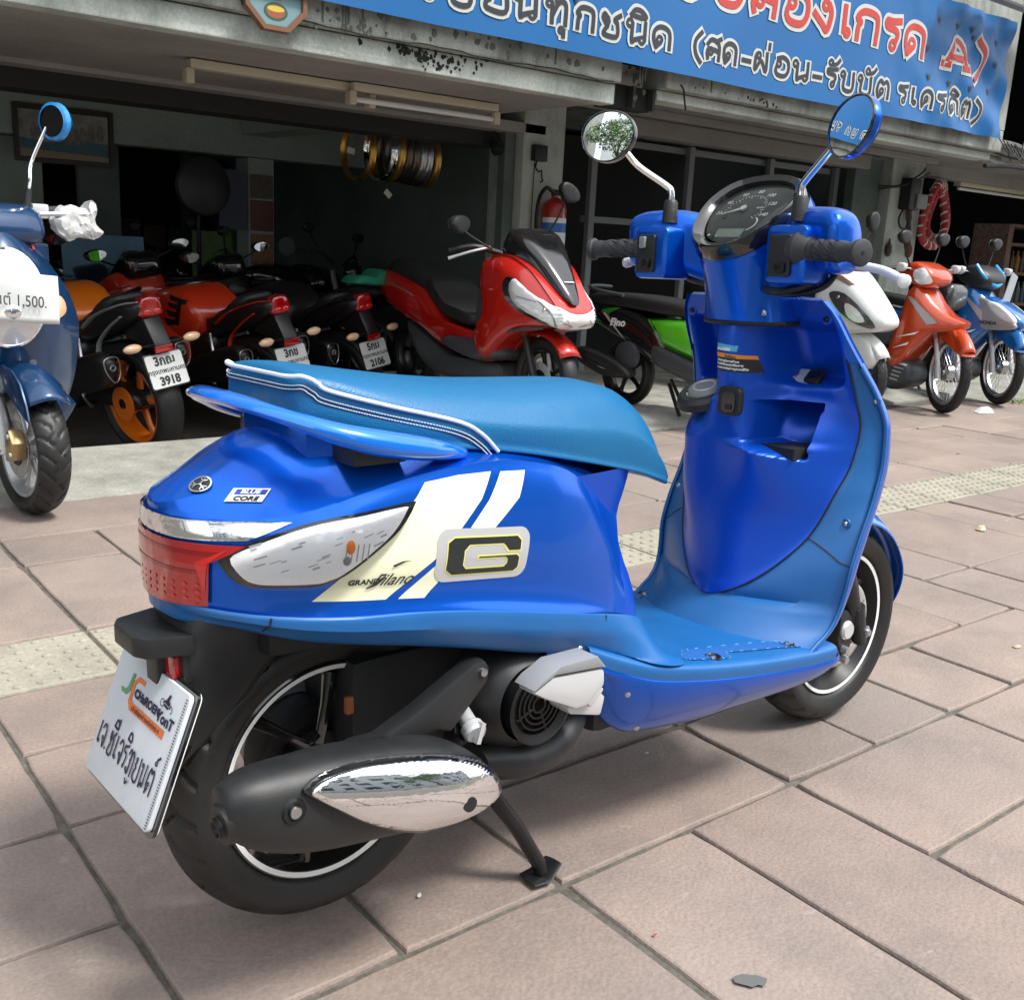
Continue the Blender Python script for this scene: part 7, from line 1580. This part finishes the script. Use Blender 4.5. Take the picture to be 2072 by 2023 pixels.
# ------------------------------------------------------------------ across the street: what mirrors and chrome see
FACW = pm('pale opposite wall', (.52, .54, .55), .8, noise=(2, .5, (.42, .44, .45))); WIN = pm('opposite window glass', (.05, .07, .08), .1)
for (x, w, h, lab) in ((-26, 13, 13, 'pale building across the street seen in the chrome'), (-9, 14, 8, 'low pale building across the street'), (8, 16, 11, 'grey building across the street'), (27, 16, 9, 'pale building across the street on the right')):
    b = thing('opposite_building', lab, 'building', (x, -16, 0), 0, 'buildings across the street')
    obj('wall', *box((-w/2, -6, -.3), (w/2, 0, h)), FACW, b, smooth=False); obj('roof_edge', *box((-w/2-.2, -6.2, h), (w/2+.2, .2, h+.35)), CEM, b, smooth=False)
    for i in range(int(w//3)):
        for j in range(int(h//3)):
            obj('window', *box((-w/2+.8+3*i, .002, 1+3*j), (-w/2+2.4+3*i, .05, 2.6+3*j)), WIN, b, smooth=False)
b = thing('side_building', 'white building far along the footpath seen in the left mirror', 'building', (-30, 5, 0), 0)
obj('wall', *box((-3, -5, -.3), (3, .5, 14)), FACW, b, smooth=False)
LEAFM = pm('leaf green', (.06, .15, .03), .5, rnd=0, noise=(3, .8, (.12, .22, .04)))
def tree(x, y, h, r, lab, seed):
    q = random.Random(seed); t = thing('street_tree', lab, 'tree', (x, y, -.02), 0, 'street trees on the far side and along the footpath')
    obj('trunk', *tube([(0, 0, 0), (.05, .02, h*.3), (.0, .08, h*.62)], [.16, .12, .07], 8), pm('bark', (.10, .08, .06), .9) if 'bark' not in MATS else MATS['bark'], t)
    V, F = [], []
    cs = [(q.gauss(0, r*.45), q.gauss(0, r*.45), h*.72+q.gauss(0, r*.35), q.uniform(.35, .6)*r) for _ in range(12)]
    for i in range(3400):
        c = cs[i % len(cs)]; d = Vector((q.gauss(0, 1), q.gauss(0, 1), q.gauss(0, 1))).normalized()*c[3]*q.uniform(.55, 1.05)**.5; p = Vector(c[:3])+d
        a, b_ = Vector((q.gauss(0, 1), q.gauss(0, 1), q.gauss(0, 1))).normalized(), Vector((q.gauss(0, 1), q.gauss(0, 1), q.gauss(0, 1))).normalized(); s = q.uniform(.08, .16)
        k = len(V); V += [p-a*s, p+b_*s*.5, p+a*s, p-b_*s*.5]; F.append((k, k+1, k+2, k+3))
    obj('crown', V, F, LEAFM, t, smooth=False)
    for k in range(5):
        a = 2*pi*k/5; obj('limb', *tube([(.02, .05, h*.45), (r*.35*cos(a), r*.35*sin(a), h*.62), (r*.6*cos(a), r*.6*sin(a), h*.75)], [.06, .04, .02], 6), MATS['bark'], t)
tree(-9.5, 1.6, 6.2, 2.0, 'street tree far left along the footpath seen in the left mirror', 1)
tree(-4, -10.5, 6.5, 2.2, 'round street tree across the street on the left', 2); tree(12, -11, 7, 2.4, 'taller street tree across the street on the right', 3)

# ------------------------------------------------------------------ hand lettering on the number plate of the blue scooter
GL_.update({'จ': [('o', .44, .40, .14), ('s', [(.08, .78), (.35, .98), (.75, .90), (.90, .58), (.84, .06), (.66, .16), (.56, .32)])], 'ซ': GL_['ช'], 'ญ': [('s', [(.06, .75), (.22, .98), (.42, .80), (.42, .05), (.22, .05)]), ('o', .16, .14, .11), ('s', [(.42, .55), (.62, .95), (.78, .95), (.92, .75), (.92, 0)]), ('s', [(.55, -.18), (.70, -.34), (.92, -.22)])], '์': [('o', .40, 1.30, .16), ('s', [(.46, 1.45), (.85, 1.62)])], '.': [('o', .5, .08, .14)]})
pmap = lambda x, z, o: tuple(PC @ Vector((x, z, .0012+o)))
for n_, (ch, x0, x1) in enumerate((('เ', -.100, -.088), ('จ', -.088, -.073), ('.', -.071, -.065), ('ซ', -.060, -.043), ('ี', -.058, -.044), ('เ', -.040, -.028), ('จ', -.028, -.013), ('ร', -.010, .004), ('ิ', -.010, .003), ('ญ', .006, .026), ('ย', .030, .046), ('น', .050, .067), ('ต', .071, .088), ('์', .076, .092))):
    obj('plate_letter', *letter(ch, x0, x1, -.048, .030, .0017, .0003*(n_ % 2), pmap), INK, plate, smooth=False)

dark_bike('black motorcycle in the dark far left behind the glossy panel', 1.55, 8.9, radians(80))
dark_bike('black motorcycle in the dark beneath the hanging rims', 4.15, 9.4, radians(100), 1)
rk = thing('parts_rack', 'dark rack of cartons and parts along the back of the left shop', 'rack', (4.1, 11.2, -.2))
for x in (-1.5, -.5, .5): obj('rack_post', *box((x-.03, -.2, 0), (x+.03, .2, 1.9)), BLKP, rk, smooth=False)
for z in (.5, .95, 1.4): obj('rack_board', *box((-1.47, -.2, z), (.47, .2, z+.03)), BLKP, rk, smooth=False)
for i in range(14):
    c = [(.16, .12, .08), (.06, .07, .09), (.14, .03, .03), (.10, .10, .10)][i % 4]; nm_ = 'carton print %d' % (i % 4); m = MATS.get(nm_) or pm(nm_, c, .7)
    x, z = 2.72+.26*(i % 7)+sr.uniform(-.02, .02), (.33 if i < 7 else .78); h_ = sr.uniform(.16, .34)
    o = tag(obj('carton', *box((-.11, -.14, 0), (.11, .14, h_)), m, smooth=False), ('%s carton on the %s board of the parts rack' % (['brown', 'dark grey', 'dark red', 'grey'][i % 4], 'lower' if i < 7 else 'upper')), 'carton', '%s cartons on the %s rack board' % (['brown', 'dark grey', 'dark red', 'grey'][i % 4], 'lower' if i < 7 else 'upper')); o.location = (x, 11.2, z)
